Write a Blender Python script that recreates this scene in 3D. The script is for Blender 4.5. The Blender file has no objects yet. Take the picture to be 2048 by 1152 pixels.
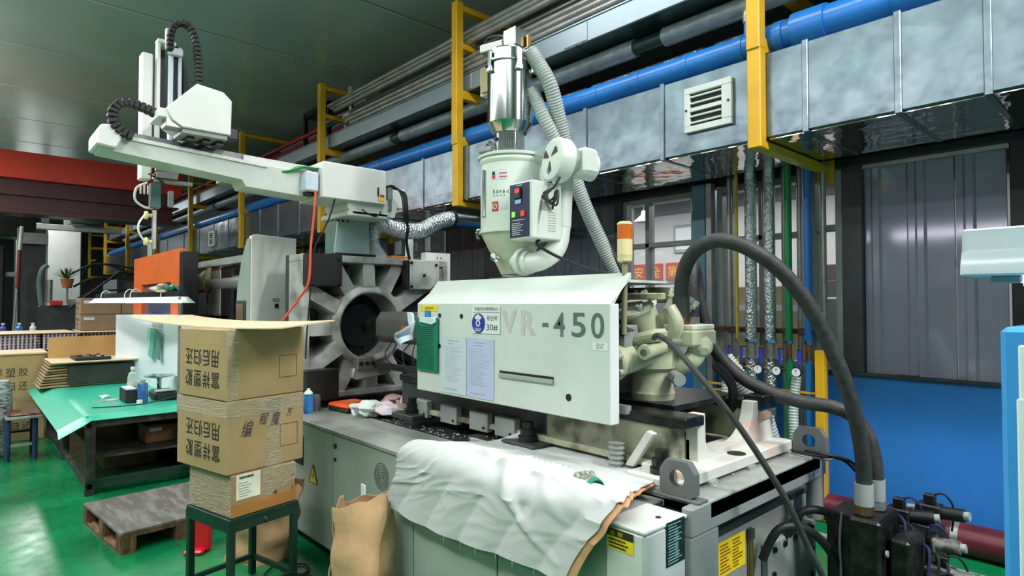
import bpy, bmesh, math, random
from mathutils import Vector, Matrix, Quaternion
from math import sin, cos, pi, radians

S = bpy.context.scene
COL = S.collection
random.seed(7)

# ------------------------------------------------------------------ camera, world, lights, exposure
cam = bpy.data.objects.new('camera', bpy.data.cameras.new('camera'))
COL.objects.link(cam)
cam.location = (0, 0, 1.6)
cam.rotation_euler = (radians(91.42), 0, radians(47.57))
cam.data.sensor_width = 36
cam.data.lens = 36 * 1212 / 2048
cam.data.clip_start = 0.05
cam.data.clip_end = 200
S.camera = cam

world = bpy.data.worlds.new('hall_air')
world.use_nodes = True
bg = world.node_tree.nodes['Background']
bg.inputs[0].default_value = (0.80, 0.93, 0.94, 1)
bg.inputs[1].default_value = 0.13
S.world = world

S.view_settings.view_transform = 'Standard'
S.view_settings.look = 'None'
S.view_settings.gamma = 1
S.view_settings.use_curve_mapping = False
S.view_settings.exposure = 0.27


def area(name, loc, sx, sy, power, color=(1.0, 1.0, 0.99), rot=(0, 0, 0)):
    d = bpy.data.lights.new(name, 'AREA')
    d.shape = 'RECTANGLE'
    d.size, d.size_y = sx, sy
    d.energy = power
    d.color = color
    o = bpy.data.objects.new(name, d)
    COL.objects.link(o)
    o.location = loc
    o.rotation_euler = rot
    return o


UP = (pi, 0, 0)
area('tube_light_row_over_machine', (0.6, 2.6, 4.82), 10.8, 0.16, 170)
area('tube_light_row_over_aisle', (-4.6, -1.3, 4.3), 8.0, 0.30, 180)
area('ceiling_fill_over_aisle', (-2.5, -1.3, 4.34), 9.0, 0.30, 420, rot=UP)  # added upward fill that brightens the ceiling, stronger than the tubes below
area('tube_light_row_over_far_aisle', (-13.0, -1.3, 4.3), 9.0, 0.30, 230)
area('ceiling_fill_over_far_aisle', (-13.0, -1.3, 4.34), 9.0, 0.30, 420, rot=UP)  # the same added ceiling fill, along the far aisle
area('added_light_row_right', (2.8, 2.6, 4.78), 3.6, 0.3, 330)  # unseen row added to light right-facing machine ends and the blue dado
area('low_lamp_row_behind', (-3.5, -1.5, 2.72), 9.5, 0.08, 22, rot=(pi / 2, 0, 0))
area('light_in_room_behind_windows', (-4.2, 6.6, 3.05), 5.5, 1.2, 120, (1, 1, 1))
area('light_over_far_bay', (-22.0, 1.5, 4.7), 6.0, 0.4, 230)


# ------------------------------------------------------------------ materials
def lin(c):
    f = lambda v: v / 12.92 if v <= 0.04045 else ((v + 0.055) / 1.055) ** 2.4
    return tuple(f(v / 255.0) for v in c)


_M = {}


def mat(name, rgb, rough=0.5, metal=0.0, var=0.10, scale=6.0, bump=0.0, bscale=40.0, emit=0.0, alpha=1.0,
        trans=0.0, stretch=(1, 1, 1), rgb2=None, mix=(0.45, 0.65), bdist=0.01, coat=0.0):
    """procedural material: base colour broken up by object-space noise, optional second colour (dirt), fine bump"""
    if name in _M:
        return _M[name]
    m = bpy.data.materials.new(name)
    m.use_nodes = True
    nt = m.node_tree
    b = nt.nodes['Principled BSDF']
    c = lin(rgb)
    b.inputs['Roughness'].default_value = rough
    b.inputs['Metallic'].default_value = metal
    if coat:
        b.inputs['Coat Weight'].default_value = coat
        b.inputs['Coat Roughness'].default_value = 0.1
    if trans:
        b.inputs['Transmission Weight'].default_value = trans
        b.inputs['IOR'].default_value = 1.2
    if alpha < 1:
        b.inputs['Alpha'].default_value = alpha
    if emit:
        b.inputs['Emission Color'].default_value = (*c, 1)
        b.inputs['Emission Strength'].default_value = emit
    tc = nt.nodes.new('ShaderNodeTexCoord')
    mp = nt.nodes.new('ShaderNodeMapping')
    mp.inputs['Scale'].default_value = stretch
    nt.links.new(tc.outputs['Object'], mp.inputs['Vector'])
    no = nt.nodes.new('ShaderNodeTexNoise')
    no.inputs['Scale'].default_value = scale
    no.inputs['Detail'].default_value = 5
    nt.links.new(mp.outputs['Vector'], no.inputs['Vector'])
    rp = nt.nodes.new('ShaderNodeValToRGB')
    c2 = lin(rgb2) if rgb2 else tuple(v * (1 - 2.0 * var) for v in c)
    c1 = c if rgb2 else tuple(min(1, v * (1 + 0.6 * var)) for v in c)
    rp.color_ramp.elements[0].position = mix[0] if rgb2 else 0.3
    rp.color_ramp.elements[1].position = mix[1] if rgb2 else 0.7
    rp.color_ramp.elements[0].color = (*c2, 1)
    rp.color_ramp.elements[1].color = (*c1, 1)
    nt.links.new(no.outputs['Fac'], rp.inputs['Fac'])
    nt.links.new(rp.outputs['Color'], b.inputs['Base Color'])
    if bump:
        n2 = nt.nodes.new('ShaderNodeTexNoise')
        n2.inputs['Scale'].default_value = bscale
        n2.inputs['Detail'].default_value = 3
        nt.links.new(mp.outputs['Vector'], n2.inputs['Vector'])
        bp = nt.nodes.new('ShaderNodeBump')
        bp.inputs['Strength'].default_value = bump
        bp.inputs['Distance'].default_value = bdist
        nt.links.new(n2.outputs['Fac'], bp.inputs['Height'])
        nt.links.new(bp.outputs['Normal'], b.inputs['Normal'])
    _M[name] = m
    return m


mint = mat('mint_paint', (206, 214, 208), 0.38, var=0.05, scale=3)
mintdark = mat('sage_cabinet_paint', (160, 172, 163), 0.42, var=0.07, scale=2.5)
cream = mat('cream_machine_paint', (186, 188, 158), 0.42, var=0.14, scale=7, bump=0.15, bscale=30)
creamdirty = mat('oily_cream_paint', (168, 168, 142), 0.45, rgb2=(92, 92, 70), scale=9, mix=(0.36, 0.56))
white = mat('white_paint', (228, 232, 230), 0.42, var=0.04, scale=3)
offwhite = mat('off_white_plastic', (222, 224, 220), 0.5, var=0.05)
greymetal = mat('grey_painted_steel', (150, 154, 152), 0.42, var=0.12, scale=5)
cast = mat('cast_iron_grey', (190, 192, 188), 0.4, 0.15, rgb2=(128, 128, 124), scale=6, mix=(0.32, 0.6), bump=0.25, bscale=25)
plate = mat('worn_grey_plate', (166, 168, 164), 0.4, 0.0, rgb2=(132, 136, 132), scale=5, mix=(0.35, 0.6), bump=0.1)
lugm = mat('lug_grey', (112, 114, 114), 0.5, 0.2, var=0.12)
darkoil = mat('oily_black_metal', (44, 45, 44), 0.35, 0.3, rgb2=(20, 20, 20), scale=14, bump=0.4, bscale=40)
black = mat('black_rubber', (24, 25, 26), 0.55, var=0.2)
blackm = mat('black_steel', (34, 35, 36), 0.4, 0.3, var=0.2)
darkgrey = mat('dark_grey_steel', (66, 68, 70), 0.45, 0.3, var=0.15)
hosem = mat('hose_rubber', (54, 54, 54), 0.6, var=0.25, scale=30, bump=0.2, bscale=90)
steel = mat('stainless_steel', (176, 180, 178), 0.15, 1.0, var=0.05, scale=2, bump=0.03, bscale=5)
steeld = mat('dull_steel', (168, 168, 166), 0.34, 0.6, var=0.12, scale=8)
chrome = mat('chrome', (225, 225, 225), 0.08, 1.0, var=0.02)
brass = mat('brass', (190, 140, 90), 0.3, 0.9, var=0.1)
galv = mat('galvanised_sheet', (126, 139, 149), 0.26, 0.75, rgb2=(96, 110, 121), scale=8, mix=(0.3, 0.7), bump=0.22, bscale=3.2, bdist=0.05)
galvb = mat('galvanised_bottom', (200, 205, 205), 0.08, 1.0, var=0.08, scale=3, bump=0.35, bscale=2.6, bdist=0.08)
tray = mat('galvanised_tray', (146, 162, 172), 0.4, 0.6, rgb2=(140, 158, 166), scale=5, mix=(0.35, 0.6))
yellow = mat('yellow_bracket_paint', (226, 172, 18), 0.42, var=0.10, scale=4)
blue = mat('blue_pipe_paint', (30, 118, 200), 0.3, var=0.10, scale=2)
bluewall = mat('blue_wall_paint', (48, 124, 208), 0.4, var=0.05, scale=2)
bluecab = mat('blue_cabinet_paint', (60, 150, 222), 0.4, var=0.04)
green = mat('green_pipe_paint', (10, 140, 74), 0.35, var=0.08)
redp = mat('red_pipe_paint', (205, 32, 44), 0.4, var=0.1)
redgird = mat('red_girder_paint', (214, 52, 30), 0.30, var=0.10, scale=1.2)
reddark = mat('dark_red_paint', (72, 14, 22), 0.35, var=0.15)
insul = mat('grey_lagging', (158, 170, 178), 0.4, 0.3, var=0.14, scale=9, bump=0.5, bscale=18, bdist=0.02)
foil = mat('crinkled_foil', (205, 210, 216), 0.22, 0.95, var=0.12, scale=12, bump=0.9, bscale=45, bdist=0.02)
card = mat('cardboard', (168, 140, 98), 0.75, var=0.07, scale=5, bump=0.08, bscale=60)
cardd = mat('cardboard_brown', (156, 126, 92), 0.75, var=0.08, scale=5)
cardl = mat('cardboard_pale', (216, 190, 158), 0.8, var=0.05, scale=4)
kraft = mat('kraft_paper', (196, 156, 116), 0.75, var=0.10, scale=6, bump=0.3, bscale=9, bdist=0.03)
tape = mat('clear_tape', (200, 180, 140), 0.15, alpha=0.45, var=0.05)
film = mat('stretch_film', (236, 226, 198), 0.2, alpha=0.2, var=0.2, scale=30, bump=0.9, bscale=30, bdist=0.02, stretch=(1, 1, 5))
ink = mat('black_ink', (34, 40, 34), 0.7, var=0.05)
paper = mat('white_paper', (226, 230, 236), 0.7, var=0.02)
paperg = mat('grey_paper', (196, 208, 216), 0.6, var=0.03)
paperb = mat('lilac_paper', (184, 192, 224), 0.6, var=0.03)
cloth = mat('white_sheet_cloth', (196, 196, 197), 0.85, var=0.03, scale=3, bump=0.12, bscale=14, bdist=0.02)
tgreen = mat('green_table_sheet', (52, 176, 148), 0.35, var=0.06, scale=2)
stoolg = mat('dark_green_paint', (28, 58, 46), 0.4, 0.2, var=0.2, scale=8)
woodg = mat('grey_plywood', (124, 120, 116), 0.6, rgb2=(92, 86, 80), scale=4, stretch=(1, 6, 1), bump=0.2)
woodb = mat('pallet_wood', (140, 104, 70), 0.75, rgb2=(96, 68, 44), scale=7, stretch=(1, 6, 1), bump=0.2)
redpl = mat('red_plastic', (214, 28, 40), 0.35, var=0.06)
orangep = mat('orange_plastic', (238, 84, 22), 0.4, var=0.06)
orangem = mat('orange_door_paint', (228, 106, 42), 0.4, var=0.06)
amber = mat('amber_lens', (214, 104, 18), 0.25, var=0.08)
creamlens = mat('cream_lens', (236, 214, 160), 0.3, var=0.06)
label_y = mat('yellow_label', (238, 206, 20), 0.5, var=0.03)
faint = mat('faint_print', (150, 164, 174), 0.6, var=0.02)
label_b = mat('blue_label', (34, 50, 160), 0.5, var=0.03)
label_n = mat('navy_panel', (28, 38, 74), 0.4, var=0.05)
label_d = mat('dark_label', (18, 34, 40), 0.4, var=0.05)
label_r = mat('red_label', (200, 30, 30), 0.5, var=0.04)
greenpl = mat('green_plastic', (22, 130, 100), 0.35, var=0.06)
greend = mat('green_ink', (10, 84, 66), 0.5, var=0.03)
bluecan = mat('blue_can_print', (44, 112, 196), 0.3, 0.2, rgb2=(70, 150, 220), scale=9)
pinkw = mat('pink_purging', (232, 186, 188), 0.55, var=0.06, bump=0.6, bscale=30, bdist=0.02)
whitew = mat('white_purging', (232, 240, 236), 0.5, var=0.05, bump=0.6, bscale=30, bdist=0.02)
lilacw = mat('lilac_purging', (214, 206, 224), 0.5, var=0.06, rgb2=(232, 196, 200), scale=14, bump=0.6, bscale=30, bdist=0.02)
hosegrey = mat('grey_ribbed_hose', (176, 184, 180), 0.4, var=0.12, scale=5)
glass = mat('window_glass', (235, 242, 245), 0.04, alpha=0.16, var=0.02)
tubeglow = mat('lit_tube', (255, 255, 250), 0.5, emit=5.0, var=0.0)
leafm = mat('leaf_green', (70, 110, 50), 0.6, var=0.2)
terra = mat('terracotta', (190, 110, 60), 0.7, var=0.1)
letterg = mat('green_grey_letter', (88, 108, 102), 0.5, var=0.04)
letterp = mat('faded_letter', (196, 190, 188), 0.5, var=0.04)
concrete = mat('white_wall_paint', (205, 206, 205), 0.7, var=0.05, scale=2)


def floor_material():
    m = bpy.data.materials.new('green_epoxy_floor')
    m.use_nodes = True
    nt = m.node_tree
    b = nt.nodes['Principled BSDF']
    tc = nt.nodes.new('ShaderNodeTexCoord')
    n = nt.nodes.new('ShaderNodeTexNoise')
    n.inputs['Scale'].default_value = 1.6
    n.inputs['Detail'].default_value = 8
    nt.links.new(tc.outputs['Object'], n.inputs['Vector'])
    r = nt.nodes.new('ShaderNodeValToRGB')
    r.color_ramp.elements[0].position = 0.3
    r.color_ramp.elements[1].position = 0.72
    r.color_ramp.elements[0].color = (*lin((6, 92, 52)), 1)
    r.color_ramp.elements[1].color = (*lin((16, 140, 84)), 1)
    nt.links.new(n.outputs['Fac'], r.inputs['Fac'])
    nt.links.new(r.outputs['Color'], b.inputs['Base Color'])
    n2 = nt.nodes.new('ShaderNodeTexNoise')
    n2.inputs['Scale'].default_value = 9
    nt.links.new(tc.outputs['Object'], n2.inputs['Vector'])
    mr = nt.nodes.new('ShaderNodeMapRange')
    mr.inputs[3].default_value = 0.16
    mr.inputs[4].default_value = 0.36
    nt.links.new(n2.outputs['Fac'], mr.inputs[0])
    nt.links.new(mr.outputs[0], b.inputs['Roughness'])
    return m


floorm = floor_material()
ceilm = mat('glossy_ceiling_sheet', (172, 188, 180), 0.22, 0.15, var=0.06, scale=0.8, bump=0.05, bscale=1.5, bdist=0.1)  # slight green tint stands in for light bounced off the green floor
dkwall = mat('dark_upper_wall', (46, 50, 50), 0.7, var=0.1)
panelm = mat('lilac_grey_wall_sheet', (160, 156, 178), 0.09, 0.25, var=0.06, scale=1.5, bump=0.03, bscale=4)
paneld = mat('slate_wall_sheet', (112, 120, 132), 0.10, 0.25, var=0.08, scale=1.5, bump=0.03, bscale=4)


# ------------------------------------------------------------------ mesh helpers
def frame(d):
    d = Vector(d).normalized()
    a = Vector((0, 0, 1)) if abs(d.z) < 0.9 else Vector((1, 0, 0))
    u = d.cross(a).normalized()
    return u, d.cross(u).normalized(), d


def smooth_path(pts, n=6):
    pts = [Vector(p) for p in pts]
    out = []
    for i in range(len(pts) - 1):
        p0 = pts[max(i - 1, 0)]
        p1, p2 = pts[i], pts[i + 1]
        p3 = pts[min(i + 2, len(pts) - 1)]
        for k in range(n):
            t = k / n
            out.append(0.5 * ((2 * p1) + (p2 - p0) * t + (2 * p0 - 5 * p1 + 4 * p2 - p3) * t * t
                              + (3 * p1 - p0 - 3 * p2 + p3) * t ** 3))
    out.append(pts[-1])
    return out


class MB:
    def __init__(s):
        s.bm = bmesh.new()

    def box(s, x0, y0, z0, x1, y1, z1, bev=0.0, rot=None, piv=None):
        r = bmesh.ops.create_cube(s.bm, size=1.0)
        vs = r['verts']
        c = Vector(((x0 + x1) / 2, (y0 + y1) / 2, (z0 + z1) / 2))
        d = (abs(x1 - x0), abs(y1 - y0), abs(z1 - z0))
        for v in vs:
            v.co = Vector((v.co.x * d[0], v.co.y * d[1], v.co.z * d[2])) + c
        if bev > 0:
            es = list({e for v in vs for e in v.link_edges})
            rr = bmesh.ops.bevel(s.bm, geom=es, offset=min(bev, 0.45 * min(d)), segments=1, affect='EDGES')
            vs = list({v for f in rr['faces'] for v in f.verts} | {v for v in vs if v.is_valid})
        if rot is not None:
            M = rot if isinstance(rot, Matrix) else Matrix.Rotation(rot, 3, 'Z')
            p = Vector(piv) if piv is not None else c
            for v in vs:
                v.co = p + M @ (v.co - p)
        return s

    def cyl(s, p0, p1, r0, r1=None, n=16, cap=True):
        r1 = r0 if r1 is None else r1
        p0, p1 = Vector(p0), Vector(p1)
        u, w, d = frame(p1 - p0)
        a, b = [], []
        for i in range(n):
            t = 2 * pi * i / n
            e = u * cos(t) + w * sin(t)
            a.append(s.bm.verts.new(p0 + e * r0))
            b.append(s.bm.verts.new(p1 + e * r1))
        for i in range(n):
            j = (i + 1) % n
            s.bm.faces.new((a[i], a[j], b[j], b[i]))
        if cap:
            s.bm.faces.new(a[::-1])
            s.bm.faces.new(b)
        return s

    def ring(s, p0, p1, ro, ri, n=20):
        p0, p1 = Vector(p0), Vector(p1)
        u, w, d = frame(p1 - p0)
        L = []
        for p, r in ((p0, ro), (p1, ro), (p1, ri), (p0, ri)):
            L.append([s.bm.verts.new(p + (u * cos(2 * pi * i / n) + w * sin(2 * pi * i / n)) * r) for i in range(n)])
        for k in range(4):
            A, B = L[k], L[(k + 1) % 4]
            for i in range(n):
                j = (i + 1) % n
                s.bm.faces.new((A[i], A[j], B[j], B[i]))
        return s

    def tube(s, pts, r, n=10, sub=6, cap=True, rfun=None):
        P = smooth_path(pts, sub) if sub > 1 else [Vector(p) for p in pts]
        u = None
        rings = []
        for i, p in enumerate(P):
            d = (P[min(i + 1, len(P) - 1)] - P[max(i - 1, 0)])
            if d.length < 1e-9:
                d = Vector((0, 0, 1))
            d.normalize()
            if u is None:
                u = frame(d)[0]
            u = (u - d * u.dot(d)).normalized()
            w = d.cross(u)
            rr = rfun(i, len(P)) if rfun else r
            rings.append([s.bm.verts.new(p + (u * cos(2 * pi * k / n) + w * sin(2 * pi * k / n)) * rr) for k in range(n)])
        for A, B in zip(rings, rings[1:]):
            for k in range(n):
                j = (k + 1) % n
                s.bm.faces.new((A[k], A[j], B[j], B[k]))
        if cap:
            s.bm.faces.new(rings[0][::-1])
            s.bm.faces.new(rings[-1])
        return s

    def ribbed(s, pts, r, pitch=0.014, amp=0.12, n=12):
        P = smooth_path(pts, 12)
        L = [0]
        for a, b in zip(P, P[1:]):
            L.append(L[-1] + (b - a).length)
        step = pitch / 2
        k = max(4, int(L[-1] / step))
        Q, i = [], 0
        for q in range(k + 1):
            t = L[-1] * q / k
            while i < len(L) - 2 and L[i + 1] < t:
                i += 1
            f = (t - L[i]) / max(1e-9, L[i + 1] - L[i])
            Q.append(P[i].lerp(P[i + 1], f))
        return s.tube(Q, r, n=n, sub=1, rfun=lambda i, m: r * (1 + (amp if i % 2 else -amp * 0.6)))

    def lathe(s, prof, o=(0, 0, 0), ax=(0, 0, 1), n=32, cap=True):
        o = Vector(o)
        u, w, d = frame(ax)
        rings = []
        for r, z in prof:
            rings.append([s.bm.verts.new(o + d * z + (u * cos(2 * pi * k / n) + w * sin(2 * pi * k / n)) * max(r, 1e-4)) for k in range(n)])
        for A, B in zip(rings, rings[1:]):
            for k in range(n):
                j = (k + 1) % n
                s.bm.faces.new((A[k], A[j], B[j], B[k]))
        if cap:
            s.bm.faces.new(rings[0][::-1])
            s.bm.faces.new(rings[-1])
        return s

    def prism(s, poly, o, u, v, th, bev=0.0):
        """poly in (u, v) coordinates at origin o, extruded by vector th"""
        o, u, v, th = Vector(o), Vector(u), Vector(v), Vector(th)
        a = [s.bm.verts.new(o + u * x + v * y) for x, y in poly]
        b = [s.bm.verts.new(q.co + th) for q in a]
        n = len(a)
        fs = [s.bm.faces.new(a[::-1]), s.bm.faces.new(b)]
        for i in range(n):
            j = (i + 1) % n
            fs.append(s.bm.faces.new((a[i], a[j], b[j], b[i])))
        if bev:
            es = list({e for f in fs for e in f.edges})
            bmesh.ops.bevel(s.bm, geom=es, offset=bev, segments=1, affect='EDGES')
        return s

    def grid(s, fn, nu, nv, thick=0.0):
        V = [[s.bm.verts.new(fn(i / nu, j / nv)) for j in range(nv + 1)] for i in range(nu + 1)]
        for i in range(nu):
            for j in range(nv):
                s.bm.faces.new((V[i][j], V[i + 1][j], V[i + 1][j + 1], V[i][j + 1]))
        if thick:
            s.bm.normal_update()
            bmesh.ops.solidify(s.bm, geom=s.bm.faces[:], thickness=thick)
        return s

    def blob(s, c, r, seed=0, amp=0.25, sub=3, sq=(1, 1, 1)):
        rr = bmesh.ops.create_icosphere(s.bm, subdivisions=sub, radius=1.0)
        rnd = random.Random(seed)
        ph = [(rnd.uniform(2, 5), rnd.uniform(0, 6), Vector((rnd.uniform(-1, 1), rnd.uniform(-1, 1), rnd.uniform(-1, 1))).normalized()) for _ in range(7)]
        for v in rr['verts']:
            k = 1 + amp * sum(sin(f * v.co.dot(a) * 2 + p) for f, p, a in ph) / 4
            v.co = Vector(c) + Vector((v.co.x * r * k * sq[0], v.co.y * r * k * sq[1], v.co.z * r * k * sq[2]))
        return s

    def mesh(s, name, m, off):
        bmesh.ops.recalc_face_normals(s.bm, faces=s.bm.faces[:])
        me = bpy.data.meshes.new(name)
        s.bm.to_mesh(me)
        s.bm.free()
        if off.length:
            me.transform(Matrix.Translation(-off))
        me.materials.append(m)
        me.polygons.foreach_set('use_smooth', [True] * len(me.polygons))
        me.set_sharp_from_angle(angle=radians(32))
        return me

    def build(s, name, m, parent=None):
        off = WORLD_LOC.get(parent.name, Vector()) if parent is not None else None
        if parent is None:
            cs = [v.co for v in s.bm.verts]
            off = Vector(((min(c.x for c in cs) + max(c.x for c in cs)) / 2,
                          (min(c.y for c in cs) + max(c.y for c in cs)) / 2, min(c.z for c in cs)))
        o = bpy.data.objects.new(name, s.mesh(name, m, off))
        COL.objects.link(o)
        if parent is None:
            o.location = off
        else:
            o.parent = parent
        WORLD_LOC[o.name] = off.copy()
        return o


WORLD_LOC = {}


def tag(o, label, cat, group=None, kind=None):
    o['label'] = label
    o['category'] = cat
    if group:
        o['group'] = group
    if kind:
        o['kind'] = kind
    return o


def thing(name, label, cat, loc, group=None):
    o = bpy.data.objects.new(name, None)
    COL.objects.link(o)
    o.location = loc
    o.empty_display_size = 0.1
    WORLD_LOC[o.name] = Vector(loc)
    return tag(o, label, cat, group)


def struct(o, label=None):
    o['kind'] = 'structure'
    if label:
        o['label'] = label
    return o


def copy_tree(o, parent=None):
    c = o.copy()
    COL.objects.link(c)
    if parent is not None:
        c.parent = parent
    for ch in list(o.children):
        copy_tree(ch, c)
    return c


def place_copy(src, delta, label=None):
    c = copy_tree(src)
    c.location = Vector(src.location) + Vector(delta)
    if label:
        c['label'] = label
    return c


def piece_copy(o, delta, parent=None):
    """another piece sharing the mesh, moved by delta"""
    c = o.copy()
    COL.objects.link(c)
    c.location = Vector(o.location) + Vector(delta)
    if parent is not None:
        c.parent = parent
    WORLD_LOC[c.name] = WORLD_LOC.get(o.name, Vector()) + Vector(delta)
    return c


def text(body, o, right, up, h, m, parent, w=None, bold=0.0, align='LEFT', depth=0.0008, name='lettering', shear=0.0):
    """flat lettering: lower corner (or centre) at o, writing along right, height h (cap height), fitted to width w"""
    cu = bpy.data.curves.new(name, 'FONT')
    cu.body = body
    cu.size = 1.0
    cu.offset = bold
    cu.shear = shear
    cu.resolution_u = 5
    cu.extrude = 0.0
    t = bpy.data.objects.new(name + '_tmp', cu)
    COL.objects.link(t)
    dg = bpy.context.evaluated_depsgraph_get()
    me = bpy.data.meshes.new_from_object(t.evaluated_get(dg))
    bpy.data.objects.remove(t)
    bpy.data.curves.remove(cu)
    if not me.vertices:
        return None
    xs = [v.co.x for v in me.vertices]
    ys = [v.co.y for v in me.vertices]
    x0, x1, y0, y1 = min(xs), max(xs), min(ys), max(ys)
    sy = h / max(1e-6, y1 - y0)
    sx = (w / max(1e-6, x1 - x0)) if w else sy
    R, U = Vector(right).normalized(), Vector(up).normalized()
    N = R.cross(U)
    off = WORLD_LOC.get(parent.name, Vector())
    dx = 0 if align == 'LEFT' else -(x1 - x0) / 2
    dy = 0 if align == 'LEFT' else -(y1 - y0) / 2
    for v in me.vertices:
        a = (v.co.x - x0 + dx) * sx
        b = (v.co.y - y0 + dy) * sy
        v.co = Vector(o) + R * a + U * b + N * depth - off
    me.materials.clear()
    me.materials.append(m)
    ob = bpy.data.objects.new(name, me)
    COL.objects.link(ob)
    ob.parent = parent
    WORLD_LOC[ob.name] = off.copy()
    return ob


def quad(o, right, up, w, h, th, name, m, parent):
    """thin sheet: lower-left corner o"""
    R, U = Vector(right).normalized(), Vector(up).normalized()
    N = R.cross(U)
    return MB().prism([(0, 0), (w, 0), (w, h), (0, h)], Vector(o), R, U, N * th).build(name, m, parent)


def scribbles(o, right, up, w, h, rows, m, parent, seed=1, name='printed_lines', lw=0.35, cols=1):
    """rows of small printed dashes (illegible print)"""
    R, U = Vector(right).normalized(), Vector(up).normalized()
    N = R.cross(U)
    rnd = random.Random(seed)
    b = MB()
    for c in range(cols):
        cx = w * c / cols
        cw = w / cols * 0.92
        for r in range(rows):
            y = h * (1 - (r + 0.7) / rows)
            x = rnd.uniform(0, 0.06) * cw
            end = cw * rnd.uniform(0.55, 1.0)
            while x < end:
                l = cw * rnd.uniform(0.04, 0.12)
                l = min(l, end - x)
                p = Vector(o) + R * (cx + x) + U * y
                b.prism([(0, 0), (l, 0), (l, h / rows * lw), (0, h / rows * lw)], p, R, U, N * 0.0006)
                x += l + cw * 0.018
    return b.build(name, m, parent)


def bolt_head(p, d, r, l, parent, m=None, name='bolt'):
    p, d = Vector(p), Vector(d).normalized()
    return MB().cyl(p, p + d * l, r, n=6).build(name, m or blackm, parent)


AX, AY, AZ = Vector((1, 0, 0)), Vector((0, 1, 0)), Vector((0, 0, 1))

# ================================================================== SETTING
struct(MB().box(-36, -7, -0.12, 5, 9, 0).build('floor', floorm), 'glossy green epoxy floor of the workshop')

ceil = struct(MB().box(-36, -7, 4.97, 5, 5.2, 5.05).build('ceiling', dkwall), 'glossy grey green ceiling of wide metal sheets with dark seams')
p0 = MB().box(-0.97, -7, 4.9, 0.97, 5.1, 4.965, bev=0.008).build('ceiling_panel', ceilm, ceil)
xs = [-8.9 + 1.98 * k for k in range(-12, 8)]
for i, x in enumerate(xs):
    if i == 0:
        p0.location = Vector((x, 0, 0)) - WORLD_LOC[ceil.name]
        p0.data.transform(Matrix.Translation(WORLD_LOC[ceil.name]))
        WORLD_LOC[p0.name] = Vector((0, 0, 0))
    else:
        c = p0.copy()
        COL.objects.link(c)
        c.location = Vector((x, 0, 0)) - WORLD_LOC[ceil.name]

# ---- back wall: blue dado, posts, ribbed sheet panels, windows
WY = 5.0
wall = struct(MB().box(-36, WY, 2.66, 5, WY + 0.12, 4.97).build('wall_back', dkwall), 'long back wall with a blue dado, ribbed sheets and windows')
MB().box(-36, WY - 0.01, 0, 5, WY + 0.14, 1.06).build('blue_dado', bluewall, wall)
MB().box(-36, WY - 0.05, 1.06, 5, WY + 0.14, 1.085, bev=0.004).build('sill_rail', darkgrey, wall)
MB().box(-36, WY - 0.03, 2.63, 5, WY + 0.1, 2.70, bev=0.004).build('head_rail', darkgrey, wall)
MB().box(-1.645, WY - 0.035, 2.60, -0.70, WY - 0.005, 2.632, bev=0.003).build('panel_trim', steeld, wall)


def sheets(x0, x1, m, z0=1.085, z1=2.64, pitch=0.26):
    n = max(1, round((x1 - x0) / pitch))
    w = (x1 - x0) / n
    first = None
    for i in range(n):
        x = x0 + i * w
        if first is None:
            b = MB()
            g = 0.004
            b.prism([(g, 0), (w * 0.16, 0.0), (w * 0.22, 0.016), (w * 0.36, 0.016), (w * 0.42, 0.0), (w - g, 0.0), (w - g, -0.03), (g, -0.03)],
                    (x, WY, z0), AX, -AY, AZ * (z1 - z0))
            first = b.build('wall_sheet', m, wall)
        else:
            piece_copy(first, (i * w, 0, 0), wall)


sheets(-1.56, -0.72, panelm)
sheets(-5.56, -3.86, paneld)
sheets(-6.84, -5.95, mat('charcoal_wall_sheet', (82, 82, 84), 0.18, 0.2, var=0.06))
sheets(-12.5, -8.3, paneld)
sheets(-30.0, -12.6, mat('grey_wall_sheet', (120, 122, 124), 0.4, 0.2, var=0.08), pitch=0.42)
for x0, x1, m in ((-0.70, -0.1, blackm), (-1.70, -1.56, darkgrey), (-3.86, -3.76, darkgrey), (-5.95, -5.56, blackm), (-8.3, -8.15, darkgrey), (-12.6, -12.5, darkgrey)):
    MB().box(x0, WY - 0.05, 1.085, x1, WY + 0.1, 2.64, bev=0.004).build('post', m, wall)
MB().box(-2.935, WY - 0.12, 0.0, -2.80, WY + 0.1, 2.66, bev=0.005).build('blue_post', mat('slate_blue_post', (70, 120, 165), 0.35, 0.2, rgb2=(92, 130, 150), scale=2), wall)
MB().box(-2.79, WY - 0.13, 0.0, -2.735, WY - 0.06, 2.66, bev=0.004).build('slotted_angle_post', steeld, wall)
for x0, x1, m in ((-0.1, 5.0, dkwall),):
    MB().box(x0, WY, 1.085, x1, WY + 0.1, 2.64).build('post', m, wall)
MB().box(-1.35, WY - 0.05, 1.06, -1.22, WY - 0.0, 1.09).build('wall_bracket', darkgrey, wall)


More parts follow.
